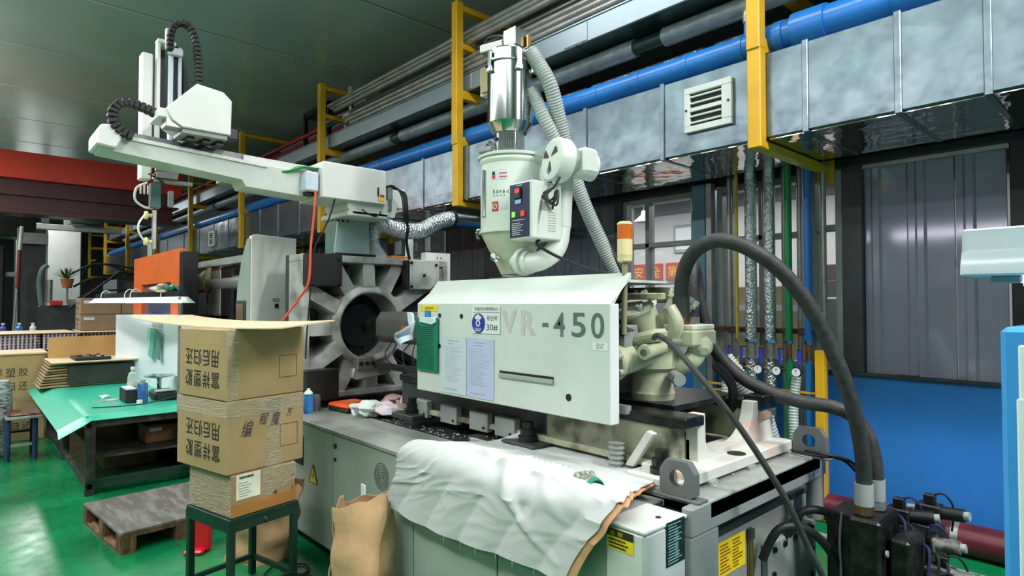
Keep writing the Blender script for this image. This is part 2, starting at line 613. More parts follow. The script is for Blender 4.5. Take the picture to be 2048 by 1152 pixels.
def window(name, x0, x1, z0, z1, mull=(), rails=(), label='', m=greymetal):
    f = MB()
    t = 0.05
    f.box(x0, WY - 0.04, z0, x0 + t, WY + 0.08, z1, bev=0.003)
    f.box(x1 - t, WY - 0.04, z0, x1, WY + 0.08, z1, bev=0.003)
    f.box(x0 + t, WY - 0.04, z1 - t, x1 - t, WY + 0.08, z1, bev=0.003)
    f.box(x0 + t, WY - 0.04, z0, x1 - t, WY + 0.08, z0 + t, bev=0.003)
    w = struct(f.build(name, m), label)
    for a in mull:
        MB().box(a, WY - 0.03, z0 + t, a + 0.045, WY + 0.07, z1 - t, bev=0.003).build('mullion', m, w)
    for zz in rails:
        MB().box(x0 + t, WY - 0.03, zz, x1 - t, WY + 0.07, zz + 0.045, bev=0.003).build('transom', m, w)
    xa = [x0 + t] + [v for a in mull for v in (a, a + 0.045)] + [x1 - t]
    za = [z0 + t] + [v for r in rails for v in (r, r + 0.045)] + [z1 - t]
    for i in range(0, len(xa), 2):
        for j in range(0, len(za), 2):
            MB().box(xa[i] - 0.004, WY + 0.02, za[j] - 0.004, xa[i + 1] + 0.004, WY + 0.026, za[j + 1] + 0.004).build('pane', glass, w)
    return w


w1 = window('window_1', -3.76, -2.94, 1.085, 2.62, mull=(-3.50,), rails=(2.14,), label='window with a transom left of the blue post, red placards behind')
MB().box(-3.70, WY - 0.06, 2.20, -3.64, WY - 0.03, 2.58, bev=0.003).build('white_reveal', white, w1)
window('window_2', -2.73, -1.95, 1.085, 2.62, mull=(-2.36,), rails=(2.13,), label='window behind the row of vertical pipes')
window('window_3', -1.945, -1.70, 1.085, 2.62, rails=(2.16,), label='narrow window right of the blue riser pipe')
w4 = window('window_4', -8.15, -6.86, 1.085, 2.62, mull=(-7.35,), rails=(2.1, 2.3), label='window behind the robot column with a small white notice')
n4 = quad((-7.75, WY - 0.045, 2.36), AX, AZ, 0.26, 0.13, 0.006, 'notice', paper, w4)
text('注意安全', (-7.72, WY - 0.052, 2.40), AX, AZ, 0.045, ink, w4, w=0.2)

# ---- room seen through the windows
wf = struct(MB().box(-13, 8.0, 0, 3, 8.1, 3.3).build('wall_far', concrete), 'white wall of the room behind the windows')
struct(MB().box(-13, 5.14, 3.2, 3, 8.1, 3.3).build('ceiling_far_room', mat('grey_far_ceiling', (120, 118, 128), 0.7)), 'grey ceiling of the room behind the windows')
MB().box(-13, 7.9, 2.95, 3, 8.0, 3.2).build('far_cornice', mat('grey_lilac_band', (110, 106, 124), 0.7), wf)
for x0, z0 in ((-5.1, 2.35), (-2.75, 2.32)):
    MB().box(x0, 7.96, z0, x0 + 0.55, 8.0, z0 + 0.42, bev=0.01).build('wall_board', greymetal, wf)
    MB().box(x0 + 0.05, 7.95, z0 + 0.05, x0 + 0.5, 7.965, z0 + 0.37).build('wall_board_sheet', paper, wf)
for ch, x, lab in (('安', -5.74, 'red placard with a yellow character beside the amber lamp'),
                   ('全', -5.42, 'red placard with a yellow character partly behind the window mullion'),
                   ('第', -5.13, 'red placard with a yellow character at the middle of the left window'),
                   ('一', -4.80, 'red placard with a yellow character behind the black hose arch'),
                   ('命', -4.29, 'red placard with a yellow character right of the blue post')):
    t = thing('red_placard', lab, 'placard', (x, 7.99, 1.95), 'red safety placards on the far wall')
    MB().box(x - 0.115, 7.975, 1.95, x + 0.115, 7.999, 2.21, bev=0.003).build('board', label_r, t)
    text(ch, (x, 7.974, 2.08), AX, AZ, 0.17, label_y, t, w=0.16, align='C')
t = thing('pendant_lamp', 'small bell shaped pendant lamp seen through the left window', 'lamp', (-4.95, 7.0, 2.72))
MB().lathe([(0.03, 0.16), (0.04, 0.10), (0.13, 0.02), (0.14, 0.0), (0.12, 0.0), (0.03, 0.09)], (-4.95, 7, 2.72), n=20).build('lamp_shade', steeld, t)
MB().cyl((-4.95, 7, 2.86), (-4.95, 7, 3.2), 0.008, n=6).build('stem', darkgrey, t)
t = thing('yellow_cabinet', 'yellow cabinet with a white band behind the pipes', 'cabinet', (-3.0, 6.3, 0))
MB().box(-3.5, 6.2, 0, -2.45, 6.7, 1.78, bev=0.01).build('body', mat('mustard_paint', (196, 158, 60), 0.5), t)
MB().box(-3.5, 6.18, 1.52, -2.45, 6.2, 1.58).build('white_band', white, t)
MB().box(-3.2, 6.18, 1.24, -3.0, 6.2, 1.42).build('sticker', greymetal, t)
t = thing('brown_rack', 'brown rack with cartons seen through the narrow right window', 'rack', (-1.95, 6.4, 0))
MB().box(-2.5, 6.3, 1.66, -1.4, 6.8, 1.82, bev=0.005).build('shelf', mat('brown_rack_paint', (104, 72, 50), 0.6), t)
for x in (-2.48, -1.46):
    MB().box(x, 6.32, 0, x + 0.06, 6.38, 1.66).build('leg', darkgrey, t)
MB().box(-2.4, 6.3, 0.9, -2.02, 6.34, 1.64).build('dark_door', darkgrey, t)
for i in range(4):
    tag(MB().box(-2.42 + i * 0.23, 6.35, 1.82, -2.25 + i * 0.23, 6.6, 1.98, bev=0.005).build('carton', mat('brown_carton', (110, 76, 52), 0.7)),
        'small brown carton on the rack behind the narrow window, %s from left' % ('first', 'second', 'third', 'fourth')[i], 'carton', 'cartons on the brown rack')
MB().box(-3.2, 7.97, 2.02, -1.2, 8.0, 2.08).build('red_wall_stripe', label_r, wf)
tag(MB().box(-5.9, 6.6, 0.0, -4.2, 7.1, 1.62, bev=0.02).build('grey_machine_cover', greymetal), 'long grey machine housing behind the left window', 'machine')

# ---- far end of the hall
we = struct(MB().box(-34, -7, 0, -33.8, 5, 4.97).build('wall_end', mat('dim_end_wall', (70, 72, 74), 0.7)), 'dim end wall of the hall')
pil = tag(MB().box(-23.4, 1.75, 0, -22.5, 2.75, 3.95, bev=0.02).build('pillar_wall', concrete), 'white square pillar beside the yellow brackets', 'pillar', kind='structure')
p2 = tag(MB().box(-24.0, 1.25, 0, -23.2, 1.75, 3.9, bev=0.02).build('pillar_wall_far', concrete), 'white square pillar half hidden by the dark press', 'pillar', kind='structure')

# red crane girder across the hall
t = thing('crane_girder', 'wide glossy red girder crossing under the ceiling', 'girder', (-14.5, -1.0, 3.2))
MB().box(-14.6, -7, 3.86, -14.1, 3.45, 4.36, bev=0.01).build('web', redgird, t)
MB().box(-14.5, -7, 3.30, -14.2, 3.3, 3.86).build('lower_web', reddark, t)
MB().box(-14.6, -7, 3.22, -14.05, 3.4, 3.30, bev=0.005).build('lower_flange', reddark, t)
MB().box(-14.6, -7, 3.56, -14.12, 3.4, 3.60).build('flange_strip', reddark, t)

# ================================================================== OVERHEAD SERVICES
# ---- ventilation duct in bolted lengths
DX = [1.2, -0.62, -1.02, -1.52, -2.55, -3.3, -4.9, -5.7, -6.55, -7.4, -8.32, -9.05, -9.9, -10.7, -11.62, -12.4, -13.3, -14.3, -15.5, -17, -19, -22, -26]
duct = thing('ventilation_duct', 'long galvanised square ventilation duct under the blue pipe', 'duct', (-4, 4.3, 2.67))
for a, b in zip(DX, DX[1:]):
    MB().box(b + 0.004, 3.85, 2.672, a - 0.004, 4.72, 3.22, bev=0.004).build('duct_section', galv, duct)
    MB().box(b + 0.006, 3.875, 2.660, a - 0.006, 4.715, 2.671).build('duct_underside', galvb, duct)
    MB().box(b - 0.018, 3.838, 2.655, b + 0.018, 4.73, 3.232, bev=0.004).build('flange', galv, duct)


def vent(x, z, lab, w=0.36, h=0.32):
    t = thing('duct_vent', lab, 'vent', (x, 3.85, z), 'white vents on the duct')
    f = MB()
    e = 0.045
    y0, y1 = 3.815, 3.849
    f.box(x - w / 2, y0, z, x + w / 2, y1, z + e, bev=0.004).box(x - w / 2, y0, z + h - e, x + w / 2, y1, z + h, bev=0.004)
    f.box(x - w / 2, y0, z + e, x - w / 2 + e, y1, z + h - e, bev=0.004).box(x + w / 2 - e * 1.6, y0, z + e, x + w / 2, y1, z + h - e, bev=0.004)
    f.build('vent_frame', mint, t)
    MB().box(x - w / 2 + e, 3.842, z + e, x + w / 2 - e * 1.6, 3.849, z + h - e).build('dark_opening', black, t)
    for k in range(5):
        zz = z + e + (h - 2 * e) * (k + 0.5) / 5
        d = 0.006 if k != 2 else 0.014
        MB().box(x - w / 2 + e, 3.82, zz - d, x + w / 2 - e * 1.6, 3.84, zz + d, bev=0.002).build('slat', mint, t)
    for sx in (-1, 1):
        bolt_head((x + sx * (w / 2 - 0.02), y0, z + h / 2), -AY, 0.009, 0.006, t, name='screw')
    return t


vent(-2.17, 2.81, 'white slatted vent on the duct left of the nearest yellow bracket')
vent(-13.35, 2.76, 'white slatted vent on the duct left of the white cabinet')
quad((-19.1, 3.837, 2.8), AX, AZ, 0.55, 0.42, -0.004, 'duct_notice', paper, duct)

# ---- blue pipe with couplings
t = thing('blue_main_pipe', 'thick blue main pipe lying on the duct', 'pipe', (-4, 3.96, 3.3))
for a, b, r in ((1.5, -1.55, 0.105), (-1.55, -26, 0.088)):
    MB().cyl((a, 3.96, 3.345), (b, 3.96, 3.345), r, n=24).build('pipe_length', blue, t)
MB().cyl((-1.42, 3.96, 3.345), (-1.62, 3.96, 3.345), 0.118, n=24).build('coupling', blue, t)
MB().cyl((-1.68, 3.96, 3.345), (-1.74, 3.96, 3.345), 0.102, n=24).build('coupling', blue, t)
MB().cyl((-0.98, 3.96, 3.345), (-1.05, 3.96, 3.345), 0.111, n=24).build('coupling', blue, t)
x = -1.95
while x > -14:
    MB().cyl((x, 3.96, 3.345), (x - 0.035, 3.96, 3.345), 0.0935, n=24).build('coupling', blue, t)
    x -= 0.42 if x > -4.6 else 0.9
t = thing('riser_stub', 'short blue stub with a steel elbow on the blue main pipe', 'pipe', (-1.95, 3.98, 3.43))
MB().cyl((-1.95, 3.98, 3.42), (-1.95, 3.98, 3.53), 0.026, n=14).build('stub', blue, t)
MB().tube([(-1.95, 3.98, 3.53), (-1.95, 3.98, 3.60), (-1.95, 4.02, 3.63), (-1.95, 4.15, 3.64)], 0.032, n=12).build('elbow', steeld, t)

# ---- lagged pipes above the blue one
t = thing('lagged_pipe', 'upper grey lagged pipe behind the blue main pipe', 'pipe', (-4, 4.15, 3.65), 'lagged pipes')
for a, b in ((1.0, -2.72), (-3.0, -6.6), (-6.8, -14), (-14.2, -24)):
    MB().cyl((a, 4.15, 3.73), (b, 4.15, 3.73), 0.075, n=18).build('lagging', insul, t)
for x in (-2.86, -6.7, -14.1):
    MB().cyl((x + 0.17, 4.15, 3.73), (x - 0.17, 4.15, 3.73), 0.06, n=14).build('bare_joint', mat('dark_green_joint', (22, 60, 54), 0.4), t)
t = thing('lagged_pipe', 'lower foil wrapped pipe tucked behind the blue main pipe', 'pipe', (-4, 4.2, 3.45), 'lagged pipes')
for a, b in ((1.0, -2.3), (-2.4, -3.5), (-3.6, -9), (-9.1, -24)):
    MB().cyl((a, 4.22, 3.50), (b, 4.22, 3.50), 0.07, n=18).build('lagging', foil, t)
tag(MB().cyl((1, 4.4, 3.30), (-24, 4.4, 3.30), 0.06, n=14).build('duct_top_pipe', insul), 'thin grey pipe lying on top of the duct behind the blue pipe', 'pipe')

# ---- cable tray
t = thing('cable_tray', 'wide galvanised cable tray running along the yellow brackets', 'cable tray', (-4, 4.2, 3.82))
TX = [1.0, -1.9, -3.45, -5.02, -8.2, -11.5, -14.8, -18, -22, -26]
for a, b in zip(TX, TX[1:]):
    MB().box(b + 0.004, 3.90, 3.82, a - 0.004, 3.925, 4.0, bev=0.003).build('tray_side', tray, t)
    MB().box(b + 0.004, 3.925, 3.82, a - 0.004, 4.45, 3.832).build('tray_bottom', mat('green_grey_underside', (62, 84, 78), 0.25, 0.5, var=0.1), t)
    MB().box(b - 0.13, 3.893, 3.83, b + 0.13, 3.90, 3.99, bev=0.002).build('splice_plate', tray, t)
MB().box(-26, 3.89, 4.0, 1.0, 4.46, 4.012).build('tray_lid', tray, t)

# ---- bundle of stainless pipes on the top shelf of the brackets
PIP = [(3.925, 4.06), (3.95, 4.135), (3.98, 4.21), (3.925, 4.345), (3.955, 4.42), (3.985, 4.495), (4.12, 4.06), (4.20, 4.06), (4.10, 4.345), (4.18, 4.345)]
PLB = ('lowest of the front row', 'second up in the front row', 'third up, just under the bracket arms', 'fourth up, resting on the bracket arms', 'fifth up in the front row', 'topmost of the front row',
       'low and behind the front row', 'low and second behind the front row', 'on the arms behind the front row', 'on the arms nearest the wall')
for i, (y, z) in enumerate(PIP):
    o = MB().cyl((1.0, y, z), (-7.55 - 0.16 * i, y, z), 0.033, n=14).build('steel_service_pipe', steeld)
    tag(o, 'bare steel pipe above the cable tray, ' + PLB[i], 'pipe', 'steel pipes above the cable tray')
for i in range(5):
    y = 3.95 + i * 0.12
    t = thing('pipe_valve', 'upright steel valve on the end of a bundled pipe, %s row from the aisle' % ('first', 'second', 'third', 'fourth', 'fifth')[i], 'valve', (-7.7 - .22 * i, y, 4.15), 'valves at the pipe bundle end')
    x = -7.62 - 0.22 * i
    MB().cyl((x, y, 4.12), (x, y, 4.46), 0.022, n=10).build('stem', steeld, t)
    MB().cyl((x + .05, y, 4.2), (x - .12, y, 4.2), 0.06, n=14).build('valve_body', steeld, t)
    MB().cyl((x, y, 4.46), (x, y, 4.58), 0.035, n=10).build('actuator', greymetal, t)
tag(MB().cyl((-8.0, 4.55, 4.62), (-8.45, 4.55, 4.62), 0.16, n=20).build('grey_drum', greymetal), 'pale grey drum behind the second yellow bracket', 'drum')
t = thing('black_cabinet_frame', 'black steel cabinet frame under the ceiling left of the pipe valves', 'frame', (-9.6, 4.55, 4.15))
for x in (-9.2, -10.1):
    for y in (4.35, 4.85):
        MB().box(x, y, 4.0, x + .06, y + .06, 4.85).build('upright', blackm, t)
MB().box(-10.1, 4.35, 4.78, -9.14, 4.91, 4.86).build('top_frame', blackm, t)
MB().box(-10.1, 4.8, 4.1, -9.14, 4.84, 4.7).build('back_plate', black, t)
for n_, (x0, x1, y, z, r, lab) in enumerate(((-4.6, -26, 4.72, 4.55, 0.035, 'red pipe running high along the wall above the steel bundle'),
                                            (-8.8, -26, 4.3, 4.42, 0.035, 'red pipe running left of the steel pipe bundle'))):
    tag(MB().cyl((x0, y, z), (x1, y, z), r, n=12).build('red_service_pipe', redp), lab, 'pipe')
tag(MB().cyl((1, 4.78, 4.68), (-12, 4.78, 4.68), 0.09, n=14).build('grey_ceiling_duct', insul), 'grey lagged pipe highest along the wall above the red pipe', 'pipe')
t = thing('ceiling_valve_group', 'steel valves and bent pipes under the ceiling above the pipe bundle', 'valve', (-5.6, 4.45, 4.42))
MB().cyl((-5.75, 4.3, 4.43), (-5.75, 4.3, 4.74), 0.035, n=10).build('upright_pipe', steeld, t)
MB().cyl((-5.75, 4.3, 4.55), (-5.75, 4.3, 4.62), 0.06, n=10).build('union', steeld, t)
MB().tube([(-5.3, 4.3, 4.45), (-5.35, 4.3, 4.6), (-5.1, 4.4, 4.72), (-4.6, 4.5, 4.76)], 0.045, n=10).build('bent_pipe', steeld, t)
MB().cyl((-5.45, 4.35, 4.45), (-5.45, 4.35, 4.70), 0.03, n=10).build('second_upright', steeld, t)

# ---- yellow brackets, one welded frame each
BX = [-1.81, -5.0, -8.2, -11.5, -14.8, -18.05, -21.6, -25.4, -28.9]
BL = ['nearest yellow service bracket, at the right over the pipes', 'second yellow service bracket, behind the steel loader', 'third yellow service bracket, behind the robot control box',
      'fourth yellow service bracket, left of the white cabinet', 'fifth yellow service bracket, above the orange door', 'sixth yellow service bracket from the right',
      'seventh yellow service bracket from the right', 'eighth yellow service bracket from the right', 'last yellow service bracket, beside the white pillar']
q = 0.045
br = thing('yellow_bracket', BL[0], 'bracket', (BX[0], 3.8, 2.6), 'yellow pipe brackets')
x = BX[0]
MB().box(x - q, 3.755, 3.24, x + q, 3.845, 4.74, bev=0.006).build('post', yellow, br)
MB().box(x - q, 3.765, 2.60, x + q, 3.848, 3.26, bev=0.006).build('lower_post', yellow, br)
for z in (4.68, 4.28):
    MB().box(x - q * 0.9, 3.845, z - 0.03, x + q * 0.9, 4.96, z + 0.03, bev=0.004).build('arm', yellow, br)
for z in (3.77,):
    MB().box(x - q * 0.9, 3.845, z - 0.045, x + q * 0.9, 4.98, z + 0.045, bev=0.004).build('arm', yellow, br)
MB().prism([(0, 0), (0.17, 0.06), (0.17, 0.10), (0, 0.10)], (x - q * 0.9, 3.845, 3.225), AY, AZ, AX * q * 1.8).build('gusset', yellow, br)
MB().box(x - q * 0.9, 3.845, 2.60, x + q * 0.9, 4.96, 2.652, bev=0.004).build('foot_arm', yellow, br)
MB().box(x - 0.06, 4.945, 2.52, x + 0.06, 4.968, 2.70, bev=0.003).build('wall_plate', yellow, br)
for i in range(1, 9):
    place_copy(br, (BX[i] - BX[0], 0, 0), BL[i])

# ---- vertical service pipes with valves and gauges on the wall
DROP = [(-2.44, 0.013, mat('yellow_pipe_paint', (216, 180, 30), 0.4), 'thin yellow drop pipe at the left of the valve row'),
        (-2.32, 0.046, foil, 'foil lagged drop pipe left of its twin'),
        (-2.165, 0.042, foil, 'foil lagged drop pipe beside the green pipe'),
        (-2.02, 0.028, green, 'green drop pipe with a blue valve lever'),
        (-1.873, 0.029, blue, 'blue drop pipe beside the yellow post')]
for i, (x, r, m, lab) in enumerate(DROP):
    y = 4.75
    t = thing('drop_pipe', lab, 'pipe', (x, y, 0), 'drop pipes with valves and gauges')
    MB().cyl((x, y, 1.30), (x, y, 2.68), r, n=16).build('upper_pipe', m, t)
    MB().cyl((x, y, 0.0), (x, y, 1.16), r, n=16).build('lower_pipe', m, t)
    MB().cyl((x, y, 1.16), (x, y, 1.30), r * 0.75, n=12).build('valve_body', brass if i > 2 else steeld, t)
    MB().cyl((x, y, 1.285), (x, y, 1.31), r * 1.15, n=6).build('nut', chrome, t)
    MB().cyl((x, y, 1.14), (x, y, 1.165), r * 1.1, n=6).build('nut', chrome, t)
    lx = x - r * 0.4 - 0.03
    MB().box(lx - 0.013, 4.665, 1.13, lx + 0.013, 4.68, 1.255, bev=0.005).build('lever', mat('blue_lever', (40, 60, 190), 0.4), t)
    MB().cyl((lx, 4.74, 1.25), (lx, 4.665, 1.25), 0.009, n=8).build('lever_pin', brass, t)
    gx = x - 0.035
    g = MB().cyl((gx, 4.60, 1.085), (gx, 4.635, 1.085), 0.036, n=22).build('gauge', blackm, t)
    MB().cyl((gx, 4.598, 1.085), (gx, 4.6, 1.085), 0.031, n=22).build('dial', paper, g)
    MB().box(gx - 0.002, 4.595, 1.085, gx + 0.002, 4.597, 1.108).build('needle', ink, g)
    MB().cyl((gx, 4.63, 1.085), (gx, 4.75, 1.085), 0.01, n=8).build('gauge_stem', brass, t)
for i, x in enumerate((-2.56, -2.51, -2.395, -2.255, -2.095, -1.975, -1.945, -1.80)):
    tag(MB().cyl((x, 4.86, 0), (x, 4.86, 2.68), 0.022, n=12).build('conduit', steeld),
        'bare steel conduit behind the drop pipes, %s from the left' % ('first', 'second', 'third', 'fourth', 'fifth', 'sixth', 'seventh', 'eighth')[i], 'conduit', 'steel conduits on the wall')
brown = mat('brown_slotted_angle', (92, 54, 28), 0.6, 0.2, var=0.15)
t = thing('slotted_rail', 'brown slotted steel rail holding the drop pipes', 'rail', (-2.22, 4.83, 1.36))
MB().box(-2.72, 4.80, 1.36, -1.75, 4.835, 1.40, bev=0.002).build('rail', brown, t)
MB().box(-2.72, 4.83, 1.40, -1.75, 4.90, 1.404).build('rail_flange', brown, t)
for i in range(9):
    MB().box(-2.69 + i * .11, 4.797, 1.373, -2.64 + i * .11, 4.80, 1.387).build('slot', black, t)
t = thing('yellow_pipe_stand', 'yellow square post with two thin rails beside the blue pipe', 'stand', (-1.77, 4.72, 0))
MB().box(-1.81, 4.69, 0, -1.745, 4.755, 1.25, bev=0.004).build('post', yellow, t)
for z in (0.875, 0.925):
    MB().box(-2.74, 4.72, z - 0.008, -1.81, 4.735, z + 0.008).build('thin_rail', yellow, t)
for x, lab in ((-2.50, 'clear spiral hose hanging left of the foil pipes'), (-1.945, 'clear spiral hose hanging between green and blue pipes')):
    tag(MB().ribbed([(x, 4.70, 1.06), (x - .01, 4.66, 0.75), (x + .03, 4.62, 0.35), (x + .06, 4.6, 0.03)], 0.034, 0.022, 0.08).build('spiral_hose', hosegrey), lab, 'hose', 'spiral hoses at the wall')

# ---- maroon pipe and rail along the foot of the wall
t = thing('floor_pipe', 'thick maroon pipe along the foot of the blue wall', 'pipe', (-0.5, 4.7, 0))
MB().cyl((-6, 4.75, 0.10), (2.5, 4.75, 0.10), 0.10, n=20).build('pipe', mat('maroon_pipe', (104, 30, 42), 0.4, rgb2=(78, 22, 32), scale=6), t)
MB().cyl((-0.95, 4.75, 0.10), (-0.99, 4.75, 0.10), 0.106, n=20).build('joint', steeld, t)
tag(MB().cyl((-2.2, 4.28, 0.045), (2.5, 4.32, 0.045), 0.02, n=10).build('floor_conduit', greymetal), 'thin pale conduit lying on the floor before the maroon pipe', 'conduit')

# ================================================================== INJECTION MACHINE
XE = -1.17          # right end of the base
base = thing('machine_base', 'long sage green machine base with cabinet doors under the white sheet', 'machine base', (-3.5, 2.4, 0))
MB().box(-9.2, 1.80, 0.0, -1.3, 3.05, 0.10).build('plinth', black, base)
MB().box(-9.2, 1.735, 0.10, -1.36, 3.07, 0.80).build('frame_box', mintdark, base)
# front cabinet panels (each its own sheet)
for a, b in ((-9.2, -5.0), (-4.99, -3.485), (-3.475, -2.60), (-2.59, -1.96), (-1.95, -1.365)):
    MB().box(a, 1.70, 0.09, b, 1.735, 0.80, bev=0.004).build('cabinet_panel', mintdark, base)
MB().box(-9.2, 1.69, 0.805, -1.365, 2.06, 0.83, bev=0.004).build('top_ledge', plate, base)
MB().box(-4.9, 2.065, 0.79, -2.2, 3.07, 0.822, bev=0.003).build('drip_plate', darkgrey, base)
MB().box(-4.9, 2.06, 0.80, -1.2, 2.064, 0.834).build('ledge_joint', blackm, base)
tread = MB()
for i in range(34):
    for j in range(9):
        xx, yy = -4.62 + i * 0.035, 2.12 + j * 0.09 + (i % 2) * 0.045
        tread.box(xx, yy, 0.822, xx + 0.022, yy + 0.008, 0.826)
to = tread.build('tread_pattern', blackm, base)
to['kind'] = 'stuff'
# square black opening, warning triangle, locks, round vent
MB().box(-4.05, 1.694, 0.53, -3.90, 1.70, 0.72, bev=0.002).build('dark_opening', black, base)
tri = MB().prism([(0, 0), (0.115, 0), (0.0575, 0.115)], (-3.80, 1.699, 0.45), AX, AZ, -AY * 0.002).build('warning_triangle', label_y, base)
MB().prism([(0.06, 0.022), (0.066, 0.05), (0.056, 0.05), (0.062, 0.08), (0.046, 0.042), (0.056, 0.042)], (-3.80, 1.697, 0.45), AX, AZ, -AY * 0.0015).build('lightning_mark', ink, tri)
ed = MB()
for (a0, a1), (b0, b1) in (((0, 0), (0.115, 0)), ((0.115, 0), (0.0575, 0.115)), ((0.0575, 0.115), (0, 0))):
    ed.cyl((-3.80 + a0, 1.697, 0.45 + a1), (-3.80 + b0, 1.697, 0.45 + b1), 0.0025, n=6)
ed.build('triangle_border', ink, tri)
for z, r in ((0.735, 0.016), (0.655, 0.012)):
    MB().cyl((-3.44, 1.70, z), (-3.44, 1.693, z), r, n=14).build('lock', blackm, base)
vg = MB()
for r in (0.012, 0.024, 0.036, 0.048, 0.06, 0.072):
    vg.ring((-2.90, 1.70, 0.665), (-2.90, 1.698, 0.665), r + 0.0012, r - 0.0012, n=32)
vg.build('round_vent', ink, base)
# right end: cap cabinet, end frame, pump bay
cap = mat('grey_white_cap_paint', (206, 208, 204), 0.4, var=0.05)
MB().box(-1.36, 1.68, 0.10, -1.19, 1.93, 0.835, bev=0.012).build('end_cabinet', cap, base)
MB().box(-1.362, 1.678, 0.832, -1.188, 1.935, 0.846, bev=0.004).build('cabinet_lid', cap, base)
MB().cyl((-1.24, 1.83, 0.846), (-1.24, 1.83, 0.849), 0.01, n=12).build('lid_screw', darkgrey, base)
MB().cyl((-1.20, 1.90, 0.62), (-1.17, 1.90, 0.62), 0.018, n=12).build('knob', blackm, base)
yl = quad((-1.345, 1.679, 0.755), AX, AZ, 0.11, 0.07, 0.0015, 'yellow_notice', label_y, base)
quad((-1.345, 1.677, 0.80), AX, AZ, 0.11, 0.025, 0.0015, 'notice_header', ink, yl)
text('注 意', (-1.335, 1.675, 0.805), AX, AZ, 0.015, label_y, yl, w=0.06)
scribbles((-1.34, 1.677, 0.758), AX, AZ, 0.10, 0.036, 3, ink, yl, 3, lw=0.5)
ds = quad((-1.189, 1.80, 0.695), AY, AZ, 0.115, 0.15, 0.0015, 'specification_plate', label_d, base)
scribbles((-1.187, 1.808, 0.70), AY, AZ, 0.10, 0.14, 14, mat('pale_print', (150, 190, 190), 0.5), ds, 5, lw=0.35)
text('注意事项', (-1.1865, 1.85, 0.82), -AZ, AY, 0.022, mat('pale_print', (150, 190, 190), 0.5), ds, w=0.1)
endm = mat('grey_end_frame', (150, 152, 150), 0.4, 0.1, var=0.10, scale=5)
MB().box(-2.6, 2.06, 0.80, XE, 3.09, 0.872, bev=0.006).build('end_plate', plate, base)
MB().box(-1.215, 1.935, 0.762, XE, 3.16, 0.866, bev=0.006).build('end_beam', endm, base)
MB().box(-1.21, 1.935, 0.06, XE - 0.004, 2.13, 0.762, bev=0.006).build('end_post', endm, base)
MB().cyl((-1.21, 3.12, 0.55), (-1.21, 3.12, 0.86), 0.04, n=16).build('corner_tube', greymetal, base)
# oil tank behind the end opening
MB().box(-1.9, 2.13, 0.05, -1.30, 3.36, 0.625, bev=0.008).build('oil_tank', endm, base)
MB().box(-1.32, 2.13, 0.63, -1.29, 3.25, 0.66, bev=0.004).build('tank_rim', darkgrey, base)
ys = quad((-1.298, 2.345, 0.455), AY, AZ, 0.23, 0.145, 0.002, 'yellow_notice', label_y, base)
scribbles((-1.296, 2.355, 0.465), AY, AZ, 0.21, 0.125, 9, mat('red_brown_print', (150, 80, 20), 0.6), ys, 9, lw=0.5, cols=2)
MB().cyl((-1.29, 2.61, 0.30), (-1.29, 2.61, 0.56), 0.014, n=10).build('sight_glass', brass, base)
MB().cyl((-1.29, 2.61, 0.56), (-1.29, 2.61, 0.60), 0.02, n=10).build('sight_cap', darkgrey, base)
cv = MB().box(-1.298, 2.73, -0.0 + 0.05, -1.262, 3.24, 0.50, bev=0.006).build('inspection_cover', greymetal, base)
for y in (2.78, 2.89, 3.0, 3.11, 3.20):
    bolt_head((-1.262, y, 0.47), AX, 0.014, 0.012, cv)
for z in (0.12, 0.24, 0.36):
    bolt_head((-1.262, 2.77, z), AX, 0.014, 0.012, cv)
    bolt_head((-1.262, 3.2, z), AX, 0.014, 0.012, cv)
f = MB().cyl((-1.45, 2.20, 0.64), (-1.45, 2.20, 0.74), 0.045, n=16).build('filler_cap', chrome, base)
for i, pts in enumerate(([(-1.26, 2.66, 0.46), (-1.20, 2.70, 0.60), (-1.12, 2.82, 0.585), (-1.08, 3.0, 0.42), (-1.06, 3.08, 0.2), (-1.05, 3.1, 0.0)],
                         [(-1.26, 2.92, 0.50), (-1.20, 2.95, 0.62), (-1.10, 3.05, 0.60), (-1.03, 3.16, 0.42), (-1.03, 3.2, 0.15), (-1.03, 3.2, 0.0)])):
    t = tag(MB().tube(pts, 0.019, n=12).build('suction_hose', black), ('black suction hose looping from the tank cover, front one', 'black suction hose looping from the tank cover, rear one')[i], 'hose', 'suction hoses at the tank')

